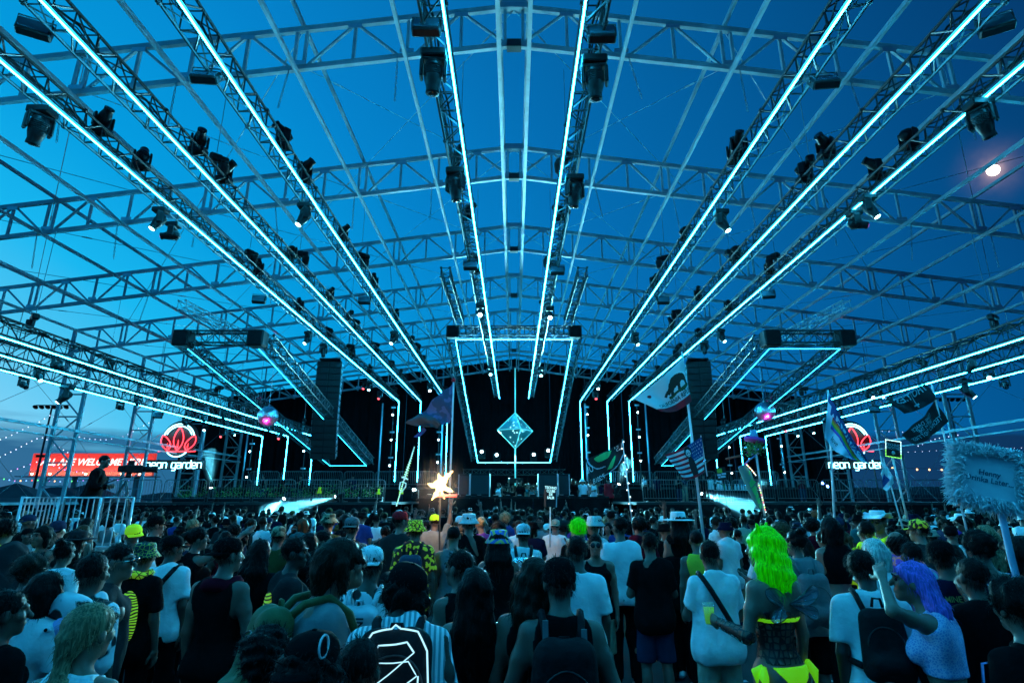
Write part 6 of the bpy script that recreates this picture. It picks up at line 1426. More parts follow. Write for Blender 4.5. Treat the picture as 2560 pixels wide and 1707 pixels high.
# ---- people on the stage
def stage_person(px, py, Y, z0, A, tc, hc='black', sk=1, rz=math.pi, where='on the stage', hatc='black', grp='people on the stage'):
    p = P(px, py, Y); k = min(1.15, max(0.8, (p.z - z0) / A['crown'])); return crowd_person(A, p.x, Y, z0, rz, k, tc, hatc, hc, sk, where, grp)
AR = dict(zip('abcdefghijklmnop', ARCHE))
for i, px in enumerate((1247, 1256, 1268, 1274, 1283, 1320, 1330, 1337, 1346, 1262, 1312)):
    stage_person(px, 1206 + (i * 7) % 11, 31.0 + (i % 3) * 0.9, 1.25 + 0.0, AR['cdjahbpcidm'[i]], rc_.choice(['white', 'black', 'light grey', 'teal']), rc_.choice(HC), 1, math.pi + rc_.uniform(-.5, .5), 'gathered behind the DJ', 'white')
stage_person(1301, 1200, 30.2, 1.25, AR['e'], 'black', 'black', 1, math.pi, 'playing music behind the mixers', 'black', 'disc jockeys')
for i, px in enumerate((1205, 1178, 1168, 1140, 1148)):
    stage_person(px, 1207 - (i % 2) * 4, 31.0, 1.25, AR['bamdk'[i]], rc_.choice(['black', 'grey', 'white']), rc_.choice(HC), 1, math.pi + rc_.uniform(-.6, .6), 'beside the DJ speakers')
for i, px in enumerate((1392, 1400, 1408, 1414, 1420, 1427, 1433, 1441, 1449, 1456, 1466, 1475, 1484, 1496)):
    stage_person(px, 1196 + (i * 5) % 15, 31.0 + (i % 3) * 0.8, 1.25, AR['adgbcimdjfkape'[i]], rc_.choice(['white', 'black', 'light grey', 'teal', 'yellow', 'navy']), rc_.choice(HC), rc_.choice([0, 1, 2]), math.pi + rc_.uniform(-.8, .8), 'in the DJ guest group', rc_.choice(HATC))
for px, py, key, tc, wh in ((658, 1208, 'c', 'black', 'behind the planter barricades'), (703, 1203, 'e', 'black', 'behind the planter barricades'), (752, 1200, 'o', 'black', 'behind the planter barricades'), (882, 1198, 'o', 'navy', 'at the stage barricade'), (1611, 1197, 'j', 'white', 'by the wing barricades'), (1641, 1189, 'e', 'navy', 'by the wing barricades'), (1695, 1190, 'b', 'black', 'by the wing barricades'), (1758, 1192, 'a', 'black', 'by the wing barricades'), (1776, 1206, 'm', 'white', 'by the bar on the wing'), (1798, 1207, 'd', 'white', 'by the bar on the wing'), (1855, 1210, 'a', 'light grey', 'by the bar on the wing'), (1710, 1212, 'h', 'denim', 'by the wing barricades'), (2002, 1192, 'b', 'dark red', 'at the dark wing end')):
    stage_person(px, py, 31.4, ZD, AR[key], tc, 'black', 1, math.pi + rc_.uniform(-.6, .6), wh)
stage_person(1521, 1193, 30.0, 1.25, AR['o'], 'red', 'black', 1, 0.2, 'standing at the booth end', 'black')
for px, py in ((948, 1214), (1004, 1212), (801, 1210)):
    p = P(px, py, 30.6); A = AR['a']; rt = crowd_person(A, p.x, 30.6, ZD, math.pi, 0.98 * (p.z - ZD) / A['crown'] * (1.0), 'black', 'black', 'black', 2, 'in a neon safety vest', 'stage stewards')
    if 'vest' not in A: A['vest'] = top_mesh(A['J'], 'vest', 0.02, 77); A['vest'].materials.append(cloth('neon yellow'))
    v = link('safety_vest', A['vest'], None, rt); v.scale = (1.06, 1.15, 1.0)
# ------------------------------------------------------------------ flags on poles in the crowd
def inpoly(u, v, poly):
    c = False; j = len(poly) - 1
    for i in range(len(poly)):
        (xi, yi), (xj, yj) = poly[i], poly[j]
        if (yi > v) != (yj > v) and u < (xj - xi) * (v - yi) / (yj - yi) + xi: c = not c
        j = i
    return c
class Cloth:
    """cloth patch between four corners, u along the fly, v up, with folds"""
    def __init__(s, tl, tr, bl, br, amp=0.05, waves=2.2, ph=0.0, vw=0.6):
        s.c = [Vector(p) for p in (tl, tr, bl, br)]; s.amp = amp; s.w = waves; s.ph = ph; s.vw = vw
        s.n = (s.c[1] - s.c[0]).cross(s.c[2] - s.c[0]).normalized()
        if s.n.y > 0: s.n = -s.n
    def at(s, u, v, off=0.0):
        tl, tr, bl, br = s.c; t = tl.lerp(tr, u); b = bl.lerp(br, u); p = b.lerp(t, v)
        k = s.amp * (math.sin(s.w * 6.28 * u + s.ph + s.vw * 4 * v) + 0.45 * math.sin(s.w * 13 * u + 2 * s.ph - 3 * v))
        d = (tr - tl).length
        return p + s.n * (k + off) + Vector((0, 0, -0.05 * d * math.sin(math.pi * u) * (1 - 0.3 * v)))
    def sheet(s, root, name, mats, fn, nu=64, nv=40):
        m = MB(); m.smooth = True
        vs = [s.at(i / nu, j / nv) for j in range(nv + 1) for i in range(nu + 1)]; b = len(vs)
        vs += [p - s.n * 0.004 for p in vs]
        for j in range(nv):
            for i in range(nu):
                a = j * (nu + 1) + i
        fs = []; ms = []
        for j in range(nv):
            for i in range(nu):
                a = j * (nu + 1) + i; k = fn((i + 0.5) / nu, (j + 0.5) / nv)
                if k is None: continue
                fs += [(a, a + 1, a + nu + 2, a + nu + 1), (b + a, b + a + nu + 1, b + a + nu + 2, b + a + 1)]; ms += [k, k]
        m.add(vs, fs); m.m = ms; m.sm = [True] * len(fs)
        return m.build(name, mats, root)
    def text(s, root, body, size, u, v, mt, rot=0.0, mirror=False, asp=None, name='lettering', **kw):
        me = text_mesh(body, size, **kw); tl, tr, bl, br = s.c; W = (tr - tl).lerp(br - bl, 0.5).length; Hh = (tl - bl).lerp(tr - br, 0.5).length; ca, sa = math.cos(rot), math.sin(rot)
        for p in me.vertices:
            a, b = p.co.x * ca - p.co.y * sa, p.co.x * sa + p.co.y * ca
            if mirror: a = -a
            p.co = s.at(u + a / W, v + b / Hh, 0.006)
        return link(name, me, mt, root)
M_POLE = mat('white_pole', (0.7, 0.72, 0.74), 0.4, var=0.06); FW = mat('flag_white', (0.75, 0.77, 0.78), 0.85, bump=0.15, bscale=14); FR = mat('flag_red', (0.42, 0.015, 0.03), 0.85); FB = mat('flag_blue', (0.03, 0.07, 0.25), 0.85)
FK = mat('flag_black', (0.013, 0.014, 0.017), 0.85, bump=0.15, bscale=14); FG = mat('flag_green_bright', (0.05, 0.62, 0.18), 0.8); FBEAR = mat('flag_bear_brown', (0.045, 0.022, 0.012), 0.85); FGR = mat('flag_grass', (0.06, 0.075, 0.02), 0.85)
def pole(name, label, top, bot, Y, r=0.016, cat='flagpole', ztop_m=None):
    a, b = P(*top, Y), P(*bot, Y); d = (b - a); e = a + d * ((a.z - 1.05) / (a.z - b.z)); root = empty(name, e, 0, label, cat)
    MB().tube((0, 0, 0), a - e, r * 1.25, r, n=8).build('pole', M_POLE, root); return root
Yc = 12.6
pole('flagpole', 'tall white pole carrying the bear flag above the striped flag', (1705, 880), (1752, 1285), Yc, 0.026)
fl = empty('bear_flag', P(1715, 900, Yc), 0, 'white California flag with brown bear and red stripe', 'flag'); o0 = fl.location.copy()
def corner(px, py, Y): return P(px, py, Y) - o0
C = Cloth(corner(1583, 996, Yc - .5), corner(1709, 893, Yc - .05), corner(1652, 1030, Yc - .4), corner(1729, 1003, Yc - .05), 0.035, 1.3, 0.6)
BEAR = [(.42, .5), (.45, .55), (.5, .6), (.54, .62), (.58, .72), (.66, .82), (.76, .83), (.86, .78), (.93, .7), (.96, .58), (.97, .46), (.92, .46), (.9, .55), (.85, .6), (.8, .57), (.79, .46), (.73, .46), (.74, .56), (.68, .55), (.64, .5), (.62, .4), (.56, .4), (.57, .5), (.53, .47), (.5, .5), (.46, .45)]
def calif(u, v):
    if v < 0.17: return 1
    if inpoly(u, v, BEAR): return 2
    if 0.5 < u < 0.99 and 0.37 + 0.02 * math.sin(20 * u) < v < 0.45 - 0.12 * max(0, 0.62 - u): return 3
    if (u - 0.2) ** 2 + ((v - 0.75) * 0.7) ** 2 < 0.0016: return 1
    return 0
C.sheet(fl, 'cloth', [FW, FR, FBEAR, FGR], calif, 96, 64); C.text(fl, 'CALIFORNIA REPUBLIC', 0.125, 0.66, 0.27, FBEAR, bold=0.002)
fl = empty('striped_flag', P(1755, 1100, Yc), 0, 'stars and stripes flag with a dark skull faced figure over it', 'flag'); o0 = fl.location.copy()
C = Cloth(corner(1663, 1136, Yc - .5), corner(1752, 1093, Yc - .2), corner(1706, 1198, Yc - .5), corner(1764, 1179, Yc - .2), 0.03, 1.6, 1.0)
def usa(u, v):
    du, dv = u - 0.56, v - 0.78
    if (du / 0.07) ** 2 + (dv / 0.12) ** 2 < 1: return 3 if ((abs(du) - 0.025) / 0.014) ** 2 + ((dv + 0.01) / 0.03) ** 2 < 1 or abs(dv + 0.08) < 0.01 else 0
    if (abs(u - 0.56 - 0.05 * (0.7 - v)) < 0.07 + 0.03 * math.sin(6 * v) and v < 0.72 and v > 0.08) or (du / 0.11) ** 2 + ((dv - 0.03) / 0.17) ** 2 < 1: return 3
    if u > 0.62 and v > 0.46: return 2
    return 1 if int((1 - v) * 13) % 2 == 0 else 0
C.sheet(fl, 'cloth', [FW, FR, FB, FK], usa, 78, 65)
stm = MB()
for i in range(5):
    for j in range(6):
        c = (0.67 + 0.06 * j + (0.03 if i % 2 else 0), 0.52 + 0.1 * i)
        if c[0] > 0.98: continue
        stm.add([C.at(c[0] + (0.017 if k % 2 == 0 else 0.007) * math.sin(k * math.pi / 5), c[1] + (0.028 if k % 2 == 0 else 0.011) * math.cos(k * math.pi / 5), 0.005) for k in range(10)], [tuple(range(10))])
o = stm.build('stars', FW, fl); o['kind'] = 'stuff'
MB().tube(corner(1752, 1088, Yc - .2), corner(1768, 1190, Yc - .2), 0.012, n=6).build('spar', M_POLE, fl)
# dark tie-dyed flag
pole('flagpole', 'thin white pole with a red tip carrying the tie dyed flag', (1134, 955), (1122, 1298), 11.5, 0.018)
fl = empty('tie_dye_flag', P(1134, 960, 11.5), 0, 'slate grey and tie dyed flag drooping from a red tipped pole', 'flag'); o0 = fl.location.copy()
C = Cloth(corner(1014, 1060, 11.2), corner(1130, 955, 11.45), corner(1075, 1066, 11.1), corner(1131, 1046, 11.45), 0.05, 1.8, 2.0, 1.2)
TD = pattern('dark_tie_dye', 'blotch', (0.02, 0.07, 0.16), (0.06, 0.12, 0.3), 9.0, 0.52); SL = mat('flag_slate', (0.05, 0.07, 0.09), 0.85, bump=0.15, bscale=12)
C.sheet(fl, 'cloth', [SL, TD, FB], lambda u, v: 1 if (u > 0.55 - 0.25 * v or (v > 0.86 and u > 0.3)) else 0, 60, 40)
MB().lathe([(0.002, -0.05), (0.04, -0.03), (0.045, 0.01), (0.02, 0.05), (0.002, 0.055)], 10, corner(1134, 950, 11.5)).build('tip', FR, fl)
C = Cloth(corner(1034, 1092, 11.2), corner(1058, 1066, 11.2), corner(1046, 1094, 11.2), corner(1066, 1074, 11.2), 0.01, 1, 0); C.sheet(fl, 'tail', [FB], lambda u, v: 0, 10, 6)
# black flag with green shapes, fairy light pole
fp = pole('flagpole', 'slim pole wound with fairy lights carrying the black and green flag', (1556, 1098), (1577, 1276), 15.0, 0.014)
fb = MB()
for i in range(11):
    t = i / 10; p = P(1556 + 21 * t + 3 * (-1) ** i, 1104 + 172 * t, 14.97) - fp.location; fb.lathe([(0.002, -0.016), (0.016, 0), (0.002, 0.016)], 6, p)
fb.build('fairy_lights', emat('fairy_white', (0.6, 0.85, 1.0), 4.0), fp)
fl = empty('black_green_flag', P(1550, 1120, 15.0), 0, 'black flag with bright green crescents and pale arcs', 'flag'); o0 = fl.location.copy()
C = Cloth(corner(1466, 1146, 14.7), corner(1553, 1105, 15), corner(1478, 1212, 14.6), corner(1563, 1150, 15), 0.05, 1.5, 0.3, 1.0)
def bg(u, v):
    a = (u - 0.46) ** 2 + ((v - 1.0) * 0.8) ** 2
    if a < 0.075 and v < 0.97 - 0.2 * abs(u - .46) and v > 0.62: return 1
    if inpoly(u, v, [(.5, .22), (.62, .16), (.7, .36), (.78, .56), (.72, .56), (.6, .42)]): return 1
    r = math.hypot(u - 0.5, (v - 0.9) * 0.9)
    if abs(r - 0.45) < 0.018 and u < 0.45: return 2
    if abs(math.hypot(u - 0.55, (v - 0.55)) - 0.5) < 0.022 and v < 0.35 and u > 0.3: return 2
    return 0
C.sheet(fl, 'cloth', [FK, FG, mat('flag_pale_blue', (0.3, 0.5, 0.62), 0.8)], bg, 64, 48)
C.text(fl, "L5'", 0.22, 0.9, 0.8, INKW, mirror=True); C.text(fl, '7.2018', 0.16, 0.22, 0.06, INKW, mirror=True); C.text(fl, 'UL', 0.2, 0.03, 0.55, INKW, mirror=True)
# rainbow flag
pole('flagpole', 'straight pale pole carrying the rainbow flag', (2070, 975), (2086, 1295), 9.6, 0.016)
fl = empty('rainbow_flag', P(2072, 990, 9.6), 0, 'pale blue flag with a rainbow band and black print', 'flag'); o0 = fl.location.copy()
z2 = lambda x, y, Y: corner(2030 + x * 0.1594, 950 + y * 0.1594, Y)
C = Cloth(z2(262, 235, 9.55), z2(905, 1312, 9.3), z2(190, 900, 9.55), z2(560, 1215, 9.2), 0.035, 1.4, 1.0, 1.3)
RB = [mat(f'rainbow_{i}', c, 0.8) for i, c in enumerate(((0.45, 0.03, 0.03), (0.5, 0.2, 0.02), (0.42, 0.42, 0.03), (0.06, 0.4, 0.05), (0.03, 0.12, 0.5), (0.12, 0.05, 0.4)))]
FPB = mat('flag_sky_blue', (0.45, 0.68, 0.8), 0.85, bump=0.15, bscale=12)
def rain(u, v):
    c = 0.52 + 0.06 * math.sin(5 * u)
    if abs(v - c) < 0.15 and u > 0.16: return 1 + min(5, int((c + 0.15 - v) / 0.05))
    return 0 if v < 0.86 else 7
C.sheet(fl, 'cloth', [FPB] + RB + [FB], rain, 64, 44); C.text(fl, 'MADRIX', 0.17, 0.45, 0.8, FB, bold=0.004); C.text(fl, '03/2008', 0.1, 0.84, 0.86, INK); C.text(fl, 'CITY', 0.06, 0.84, 0.55, INK); C.text(fl, 'love', 0.11, 0.33, 0.22, INK, shear=0.4)
# black slogan flags
pole('flagpole', 'thin pole carrying two black slogan flags', (2330, 962), (2375, 1150), 9.0, 0.012)
fl = empty('slogan_flag', P(2339, 996, 9), 0, 'black flag with a pale upside down cross and arched lettering', 'flag', 'black slogan flags'); o0 = fl.location.copy()
C = Cloth(z2(1930, 215, 9), z2(1250, 330, 8.8), z2(1945, 330, 9), z2(1440, 535, 8.8), 0.03, 1.3, 0.4, 0.8)
C = Cloth(z2(1790, 50, 9), z2(1225, 350, 8.8), z2(1935, 300, 9), z2(1430, 530, 8.8), 0.03, 1.2, 0.4, 0.8)
M_TL = mat('print_ink_teal', (0.25, 0.55, 0.62), 0.8)
C.sheet(fl, 'cloth', [FK, M_TL], lambda u, v: 1 if (abs(u - 0.47) < 0.022 and 0.12 < v < 0.72) or (abs(v - 0.27) < 0.04 and abs(u - 0.47) < 0.085) else 0, 72, 44)
C.text(fl, 'THOTTIES', 0.15, 0.45, 0.88, M_TL, bold=0.004)
fl = empty('slogan_flag', P(2345, 1005, 9), 0, 'black flag reading come dance with the techno thotties, back to front', 'flag', 'black slogan flags'); o0 = fl.location.copy()
C = Cloth(z2(1945, 315, 9), z2(1400, 865, 8.8), z2(2110, 660, 9), z2(1625, 1012, 8.8), 0.03, 1.4, 1.4, 0.8)
C.sheet(fl, 'cloth', [FK], lambda u, v: 0, 60, 40)
C.text(fl, 'COME DANCE', 0.075, 0.5, 0.78, M_TL); C.text(fl, 'WITH THE', 0.08, 0.5, 0.57, M_TL); C.text(fl, 'TECHNO THOTTIES', 0.085, 0.48, 0.32, M_TL)
# small blue and white pennant
pole('flagpole', 'short thin pole carrying the blue and white pennant', (2208, 1145), (2250, 1295), 10.5, 0.011)
fl = empty('pennant_flag', P(2212, 1150, 10.5), 0, 'small drooping blue and white pennant below the lit square sign', 'flag'); o0 = fl.location.copy()
C = Cloth(corner(2209, 1150, 10.5), corner(2238, 1205, 10.4), corner(2200, 1185, 10.45), corner(2214, 1228, 10.35), 0.03, 1, 0.5, 1); C.sheet(fl, 'cloth', [FW, FB], lambda u, v: 1 if 0.35 < u < 0.7 and v < 0.6 else 0, 24, 18)
# ------------------------------------------------------------------ signs and totems
def sign_frame(px, py, Y, yaw, tilt): 
    M = Matrix.Translation(P(px, py, Y)) @ Matrix.Rotation(yaw, 4, 'Z') @ Matrix.Rotation(tilt, 4, 'Y'); return M
# feather edged sign
e = empty('feather_sign', (0, 0, 0), 0, 'pale blue sign reading Henny Drinka Later framed by fluffy feathers', 'sign'); e.matrix_basis = sign_frame(2468, 1192, 3.2, -0.1, 0.22)
FEA = mat('pale_blue_feather', (0.8, 0.9, 0.97), 0.9, var=0.25, vscale=14)
MB().bev((0, 0, 0), (0.29, 0.012, 0.25), 0.003).build('board', mat('pale_board', (0.82, 0.9, 0.94), 0.5), e)
link('lettering', text_mesh('Henny\nDrinka Later...', 0.042, 0.1, 0.0006), INK if False else mat('print_ink_blue', (0.03, 0.12, 0.2), 0.7), e, (0.005, -0.009, 0.0), (math.pi / 2, 0, 0))
fe = MB(); rf_ = random.Random(4)
for k in range(5200):
    t = rf_.random() * 2 * math.pi; q = 1 / max(abs(math.cos(t)) / 0.155, abs(math.sin(t)) / 0.135); rr0 = q * rf_.uniform(0.82, 1.18)
    p = Vector((rr0 * math.cos(t), rf_.gauss(0, 0.022), rr0 * math.sin(t))); d = Vector((math.cos(t), rf_.gauss(0, 0.6), math.sin(t))).normalized(); d = (d + Vector((rf_.gauss(0, .5), rf_.gauss(0, .3), rf_.gauss(0, .5)))).normalized()
    l = rf_.uniform(0.02, 0.055); w = d.cross(Vector((rf_.gauss(0, 1), rf_.gauss(0, 1), rf_.gauss(0, 1)))).normalized() * rf_.uniform(0.0015, 0.005)
    fe.add([p - w, p + w, p + d * l * 0.6 + w * 0.8 + Vector((0, 0, -0.004)), p + d * l + Vector((0, 0, -0.012)), p + d * l * 0.6 - w * 0.8], [(0, 1, 2, 3, 4)])
o = fe.build('feathers', FEA, e); o['kind'] = 'stuff'
pts = [(2497, 1255), (2530, 1400), (2546, 1460), (2556, 1520)]; MB().path([e.matrix_basis.inverted() @ P(x, y, 3.2) for x, y in pts], 0.017, 8).build('stick', mat('blue_wrapped_stick', (0.3, 0.45, 0.62), 0.6), e)
# lit square sign
e = empty('lit_square_sign', (0, 0, 0), 0, 'black square sign reading techno thotties edged with light bulbs', 'sign'); e.matrix_basis = sign_frame(2232, 1122, 8.0, 0.0, 0.16)
MB().bev((0, 0, 0), (0.22, 0.015, 0.24), 0.004).build('board', FK, e); link('lettering', text_mesh('TECHNO\nTHOTTIES', 0.05, 0, 0.0008), M_TL, e, (0, -0.011, 0.03), (math.pi / 2, 0, 0))
MB().lathe([(0.003, -0.02), (0.02, -0.01), (0.024, 0.01), (0.012, 0.03), (0.001, 0.032)], 10, (0, -0.01, -0.06)).build('emblem', M_TL, e)
w_ = MB(); g_ = MB()
for i in range(12):
    t = -0.105 + 0.21 * i / 11
    for mb, p in ((w_, (t, -0.012, 0.115)), (g_, (t, -0.012, -0.115)), ((w_ if t > -0.02 else g_), (-0.105, -0.012, t * 1.08)), ((w_ if t > -0.05 else g_), (0.105, -0.012, t * 1.08))): mb.lathe([(0.001, -0.005), (0.0055, 0), (0.001, 0.005)], 6, p)
w_.build('bulbs', emat('bulb_ice', (0.5, 0.95, 1.0), 3.5), e); g_.build('bulbs', emat('bulb_green', (0.25, 1.0, 0.15), 2.2), e)
MB().tube((0.0, 0.01, -0.12), e.matrix_basis.inverted() @ P(2268, 1295, 8.0), 0.013, n=8).build('stick', M_POLE, e)
# black text sign
e = empty('slogan_sign', (0, 0, 0), 0, 'small black sign with four lines of white capitals on a white stick', 'sign'); e.matrix_basis = sign_frame(1375, 1245, 9.5, 0.55, 0.05)
MB().bev((0, 0, 0), (0.2, 0.06, 0.27), 0.004).build('board', FK, e); link('lettering', text_mesh('TECHNO\nCLUBS\nDE\nSALIR', 0.058, 0, 0.001), emat('sign_white_glow', (0.4, 0.9, 1.0), 0.9), e, (-0.01, -0.034, 0.085), (math.pi / 2, 0, 0))
for z in (-0.02, 0.02): MB().box((0.115, z, 0), (0.014, 0.014, 0.27)).build('edge_strip', M_POLE, e)
MB().tube((0.01, 0, -0.13), (0.02, 0, -0.75), 0.011, n=8).build('stick', M_POLE, e)
# second small sign
e = empty('taped_sign', (0, 0, 0), 0, 'black sign with a green card and pale taped words', 'sign'); e.matrix_basis = sign_frame(1803, 1184, 11.0, 0.15, -0.1)
MB().bev((0, 0, 0), (0.2, 0.02, 0.24), 0.004).build('board', FK, e); MB().box((-0.03, -0.013, 0.06), (0.1, 0.006, 0.08)).build('card', mat('green_card', (0.25, 0.5, 0.05), 0.7), e)
for x, z, w in ((-0.055, -0.015, 0.075), (0.045, -0.005, 0.09), (-0.06, -0.06, 0.04), (0.02, -0.055, 0.1)): MB().box((x, -0.013, z), (w, 0.006, 0.034)).build('word_tape', FPB, e)
MB().tube((0, 0, -0.12), (0, 0, -0.85), 0.01, n=6).build('stick', M_BLACKM, e)
# light sword
e = empty('light_sword', (0, 0, 0), 0, 'key shaped prop sword strung with tiny green lights', 'prop sword'); e.location = P(1010, 1220, 11.0); L0 = e.location.copy()
q = lambda x, y: P(x, y, 11.0) - L0
PALE = mat('pale_foam', (0.55, 0.7, 0.72), 0.5, emit=(0.2, 0.7, 0.8), es=0.25)
MB().tube(q(991, 1265), q(1010, 1200), 0.012, n=6).build('grip_pole', M_POLE, e); MB().tube(q(1010, 1200), q(1036, 1116), 0.017, 0.01, n=6).build('blade', PALE, e)
MB().path([q(x, y) for x, y in ((1001, 1205), (998, 1222), (1004, 1230), (1014, 1216), (1015, 1208), (1006, 1204))], 0.012, 6, closed=True).build('hand_guard', PALE, e); MB().tube(q(1004, 1192), q(1020, 1198), 0.016, n=6).build('cross_guard', PALE, e)
sw = MB(); rr1 = random.Random(2)
for i in range(26):
    t = i / 25; sx = (-1) ** i * 4 * (1 - t); p = q(1012 + 24 * t + sx, 1194 - 76 * t); sw.lathe([(0.001, -0.008), (0.008, 0), (0.001, 0.008)], 5, p)
for i in range(12): p = q(992 + 16 * i / 11, 1262 - 58 * i / 11); sw.lathe([(0.001, -0.008), (0.008, 0), (0.001, 0.008)], 5, p + Vector((0, -0.02, 0)))
sw.build('tiny_lights', emat('fairy_green', (0.35, 1.0, 0.5), 2.5), e)
# golden light burst totem
e = empty('golden_totem', (0, 0, 0), 0, 'dazzling golden light totem with flame like blades held over the crowd', 'light totem'); e.location = P(1101, 1212, 9.5); L0 = e.location.copy(); q = lambda x, y, d=0: P(x, y, 9.5 + d) - L0
GW = emat('totem_white_gold', (1.0, 0.82, 0.5), 12.0); GY = emat('totem_yellow', (1.0, 0.66, 0.2), 3.0)
sd_ = SDF(); rt_ = random.Random(31)
for tip, w, l in (((1133, 1176), 0.034, 1), ((1066, 1208), 0.034, 1), ((1079, 1250), 0.034, 1), ((1139, 1232), 0.024, 1), ((1096, 1178), 0.026, 1), ((1112, 1245), 0.024, 1), ((1119, 1195), 0.05, 1), ((1090, 1224), 0.05, 1), ((1086, 1203), 0.045, 1), ((1108, 1192), 0.05, 1), ((1114, 1222), 0.05, 1)):
    b_ = q(*tip, rt_.uniform(-.1, .1)); m_ = b_ * 0.55 + Vector((rt_.uniform(-.02, .02), 0, rt_.uniform(-.02, .02))); sd_.rc((0, 0, 0), m_, 0.06, w * 0.8, 0.03); sd_.rc(m_, b_, w, 0.008, 0.02)
sd_.noise = lumps(5, 0.007, 55); V_, Q_ = sd_.mesh(0.012); link('flame_blades', np_mesh('flame_blades', V_, Q_), GY, e)
MB().tube((0, 0, -0.1), (0.02, 0, -1.0), 0.014, n=6).build('stick', M_BLACKM, e); MB().bev((0.1, 0, -0.17), (0.36, 0.06, 0.05), 0.01).build('base_bar', mat('totem_red', (0.5, 0.05, 0.06), 0.5), e)
ld = bpy.data.lights.new('totem_light', 'POINT'); ld.energy = 55; ld.color = (1.0, 0.62, 0.3); ld.shadow_soft_size = 0.2; lo = bpy.data.objects.new('totem_lamp', ld); col.objects.link(lo); lo.location = e.location + Vector((0, -0.25, 0))
# pinata totem with windsock
e = empty('party_totem', (0, 0, 0), 0, 'party totem of pink brimmed hat, baubles and greenery above a green painted windsock', 'totem'); e.location = P(1888, 1120, 8.5); L0 = e.location.copy(); q = lambda x, y, d=0: P(1780 + x * 0.1594, 1050 + y * 0.1594, 8.5 + d) - L0
MB().tube(q(690, 520), q(830, 1500), 0.016, n=8).build('pole', M_POLE, e)
h_ = MB(); h_.lathe([(0.005, 0.09), (0.04, 0.085), (0.055, 0.03), (0.06, 0.0), (0.062, -0.02)], 14, q(655, 245)); h_.build('hat_crown', mat('pale_blue_felt', (0.2, 0.5, 0.7), 0.9, bump=0.6, bscale=90), e)
h_ = MB(); h_.lathe([(0.04, -0.01), (0.14, 0.02), (0.15, 0.03), (0.145, -0.02), (0.04, -0.03)], 18, q(668, 315), Matrix.Rotation(0.2, 3, 'Y')); h_.build('hat_brim', mat('pink_felt', (0.55, 0.08, 0.5), 0.9, bump=0.6, bscale=90), e)
gl = MB(); rg = random.Random(8)
for k in range(420):
    c = q(650 + rg.gauss(0, 75), 430 + rg.gauss(0, 55), rg.gauss(0, 0.07)); d = Vector((rg.gauss(0, 1), rg.gauss(0, 1), rg.gauss(0, 1))).normalized() * rg.uniform(0.02, 0.045); w = d.cross(Vector((0, 1, 0.3))).normalized() * 0.008; gl.add([c, c + d * 0.5 + w, c + d, c + d * 0.5 - w], [(0, 1, 2, 3)])
o = gl.build('greenery', mat('tinsel_green', (0.12, 0.42, 0.12), 0.4, 0.3, var=0.4, vscale=20), e); o['kind'] = 'stuff'
for i in range(16):
    b = MB(); c = q(660 + rg.gauss(0, 70), 430 + rg.gauss(0, 60), -0.09 + rg.gauss(0, .03)); r0 = rg.uniform(0.012, 0.024); b.lathe([(0.001, -r0), (r0 * .7, -r0 * .7), (r0, 0), (r0 * .7, r0 * .7), (0.001, r0)], 10, c); b.build('bauble', mat(('bauble_red', 'bauble_silver', 'bauble_blue')[i % 3], ((0.5, 0.03, 0.12), (0.8, 0.85, 0.9), (0.1, 0.4, 0.7))[i % 3], 0.12, 0.8), e)
MB().tube(q(225, 608, -0.05), q(500, 545, 0), 0.014, n=8).build('orange_rod', mat('orange_tube', (0.5, 0.1, 0.06), 0.5), e)
WSM = mat('windsock_green', (0.06, 0.28, 0.26), 0.8, bump=0.2, bscale=12); N = 20; wv = []
axis_ = [(478, 712, 66), (540, 860, 74), (600, 1000, 72), (660, 1150, 58), (710, 1290, 40), (757, 1405, 12)]
w_ = MB(); w_.smooth = True
for x, y, r0 in axis_:
    for i in range(N):
        a = 2 * math.pi * i / N; c = q(x + r0 * math.cos(a), y - r0 * 0.28 * math.cos(a), 0); wv.append(c + Vector((0, r0 * 0.0011 * math.sin(a), 0)))
w_.add(wv, [(k * N + i, k * N + (i + 1) % N, (k + 1) * N + (i + 1) % N, (k + 1) * N + i) for k in range(5) for i in range(N)]); w_.build('windsock', WSM, e)
for poly in ([(575, 800), (600, 790), (600, 850), (580, 860)], [(585, 985), (625, 900), (640, 940), (690, 965), (640, 1035), (610, 1060)], [(615, 1075), (685, 1020), (705, 1100), (690, 1180), (670, 1170)], [(680, 1200), (712, 1120), (735, 1190), (700, 1250)], [(705, 1250), (745, 1210), (765, 1280), (730, 1320)], [(735, 1340), (775, 1290), (785, 1370), (760, 1400)]):
    MB().add([q(x, y, -0.09) for x, y in poly], [tuple(range(len(poly)))]).build('painted_letter', FG, e)
MB().path([q(420, 740, -0.02), q(500, 700, -0.03), q(600, 610, 0), q(690, 550, 0)], 0.012, 6).build('ribbon', mat('blue_ribbon', (0.12, 0.3, 0.65), 0.7), e)
lt = [MB(), MB(), MB()]
for i in range(26):
    t = i / 25; x, y = (540 + 200 * math.sin(t * 1.57), 690 + 330 * t) if t < 0.55 else (735 + 110 * (t - 0.55) / 0.45, 1010 + 430 * (t - 0.55) / 0.45); lt[i % 3].lathe([(0.001, -0.008), (0.008, 0), (0.001, 0.008)], 5, q(x, y, -0.1))
for m_, c in zip(lt, ((1.0, 0.08, 0.1), (0.6, 0.9, 1.0), (0.6, 1.0, 0.2))): m_.build('string_lights', emat('string_%d' % int(c[0] * 10 + c[1] * 100), c, 3.0), e)
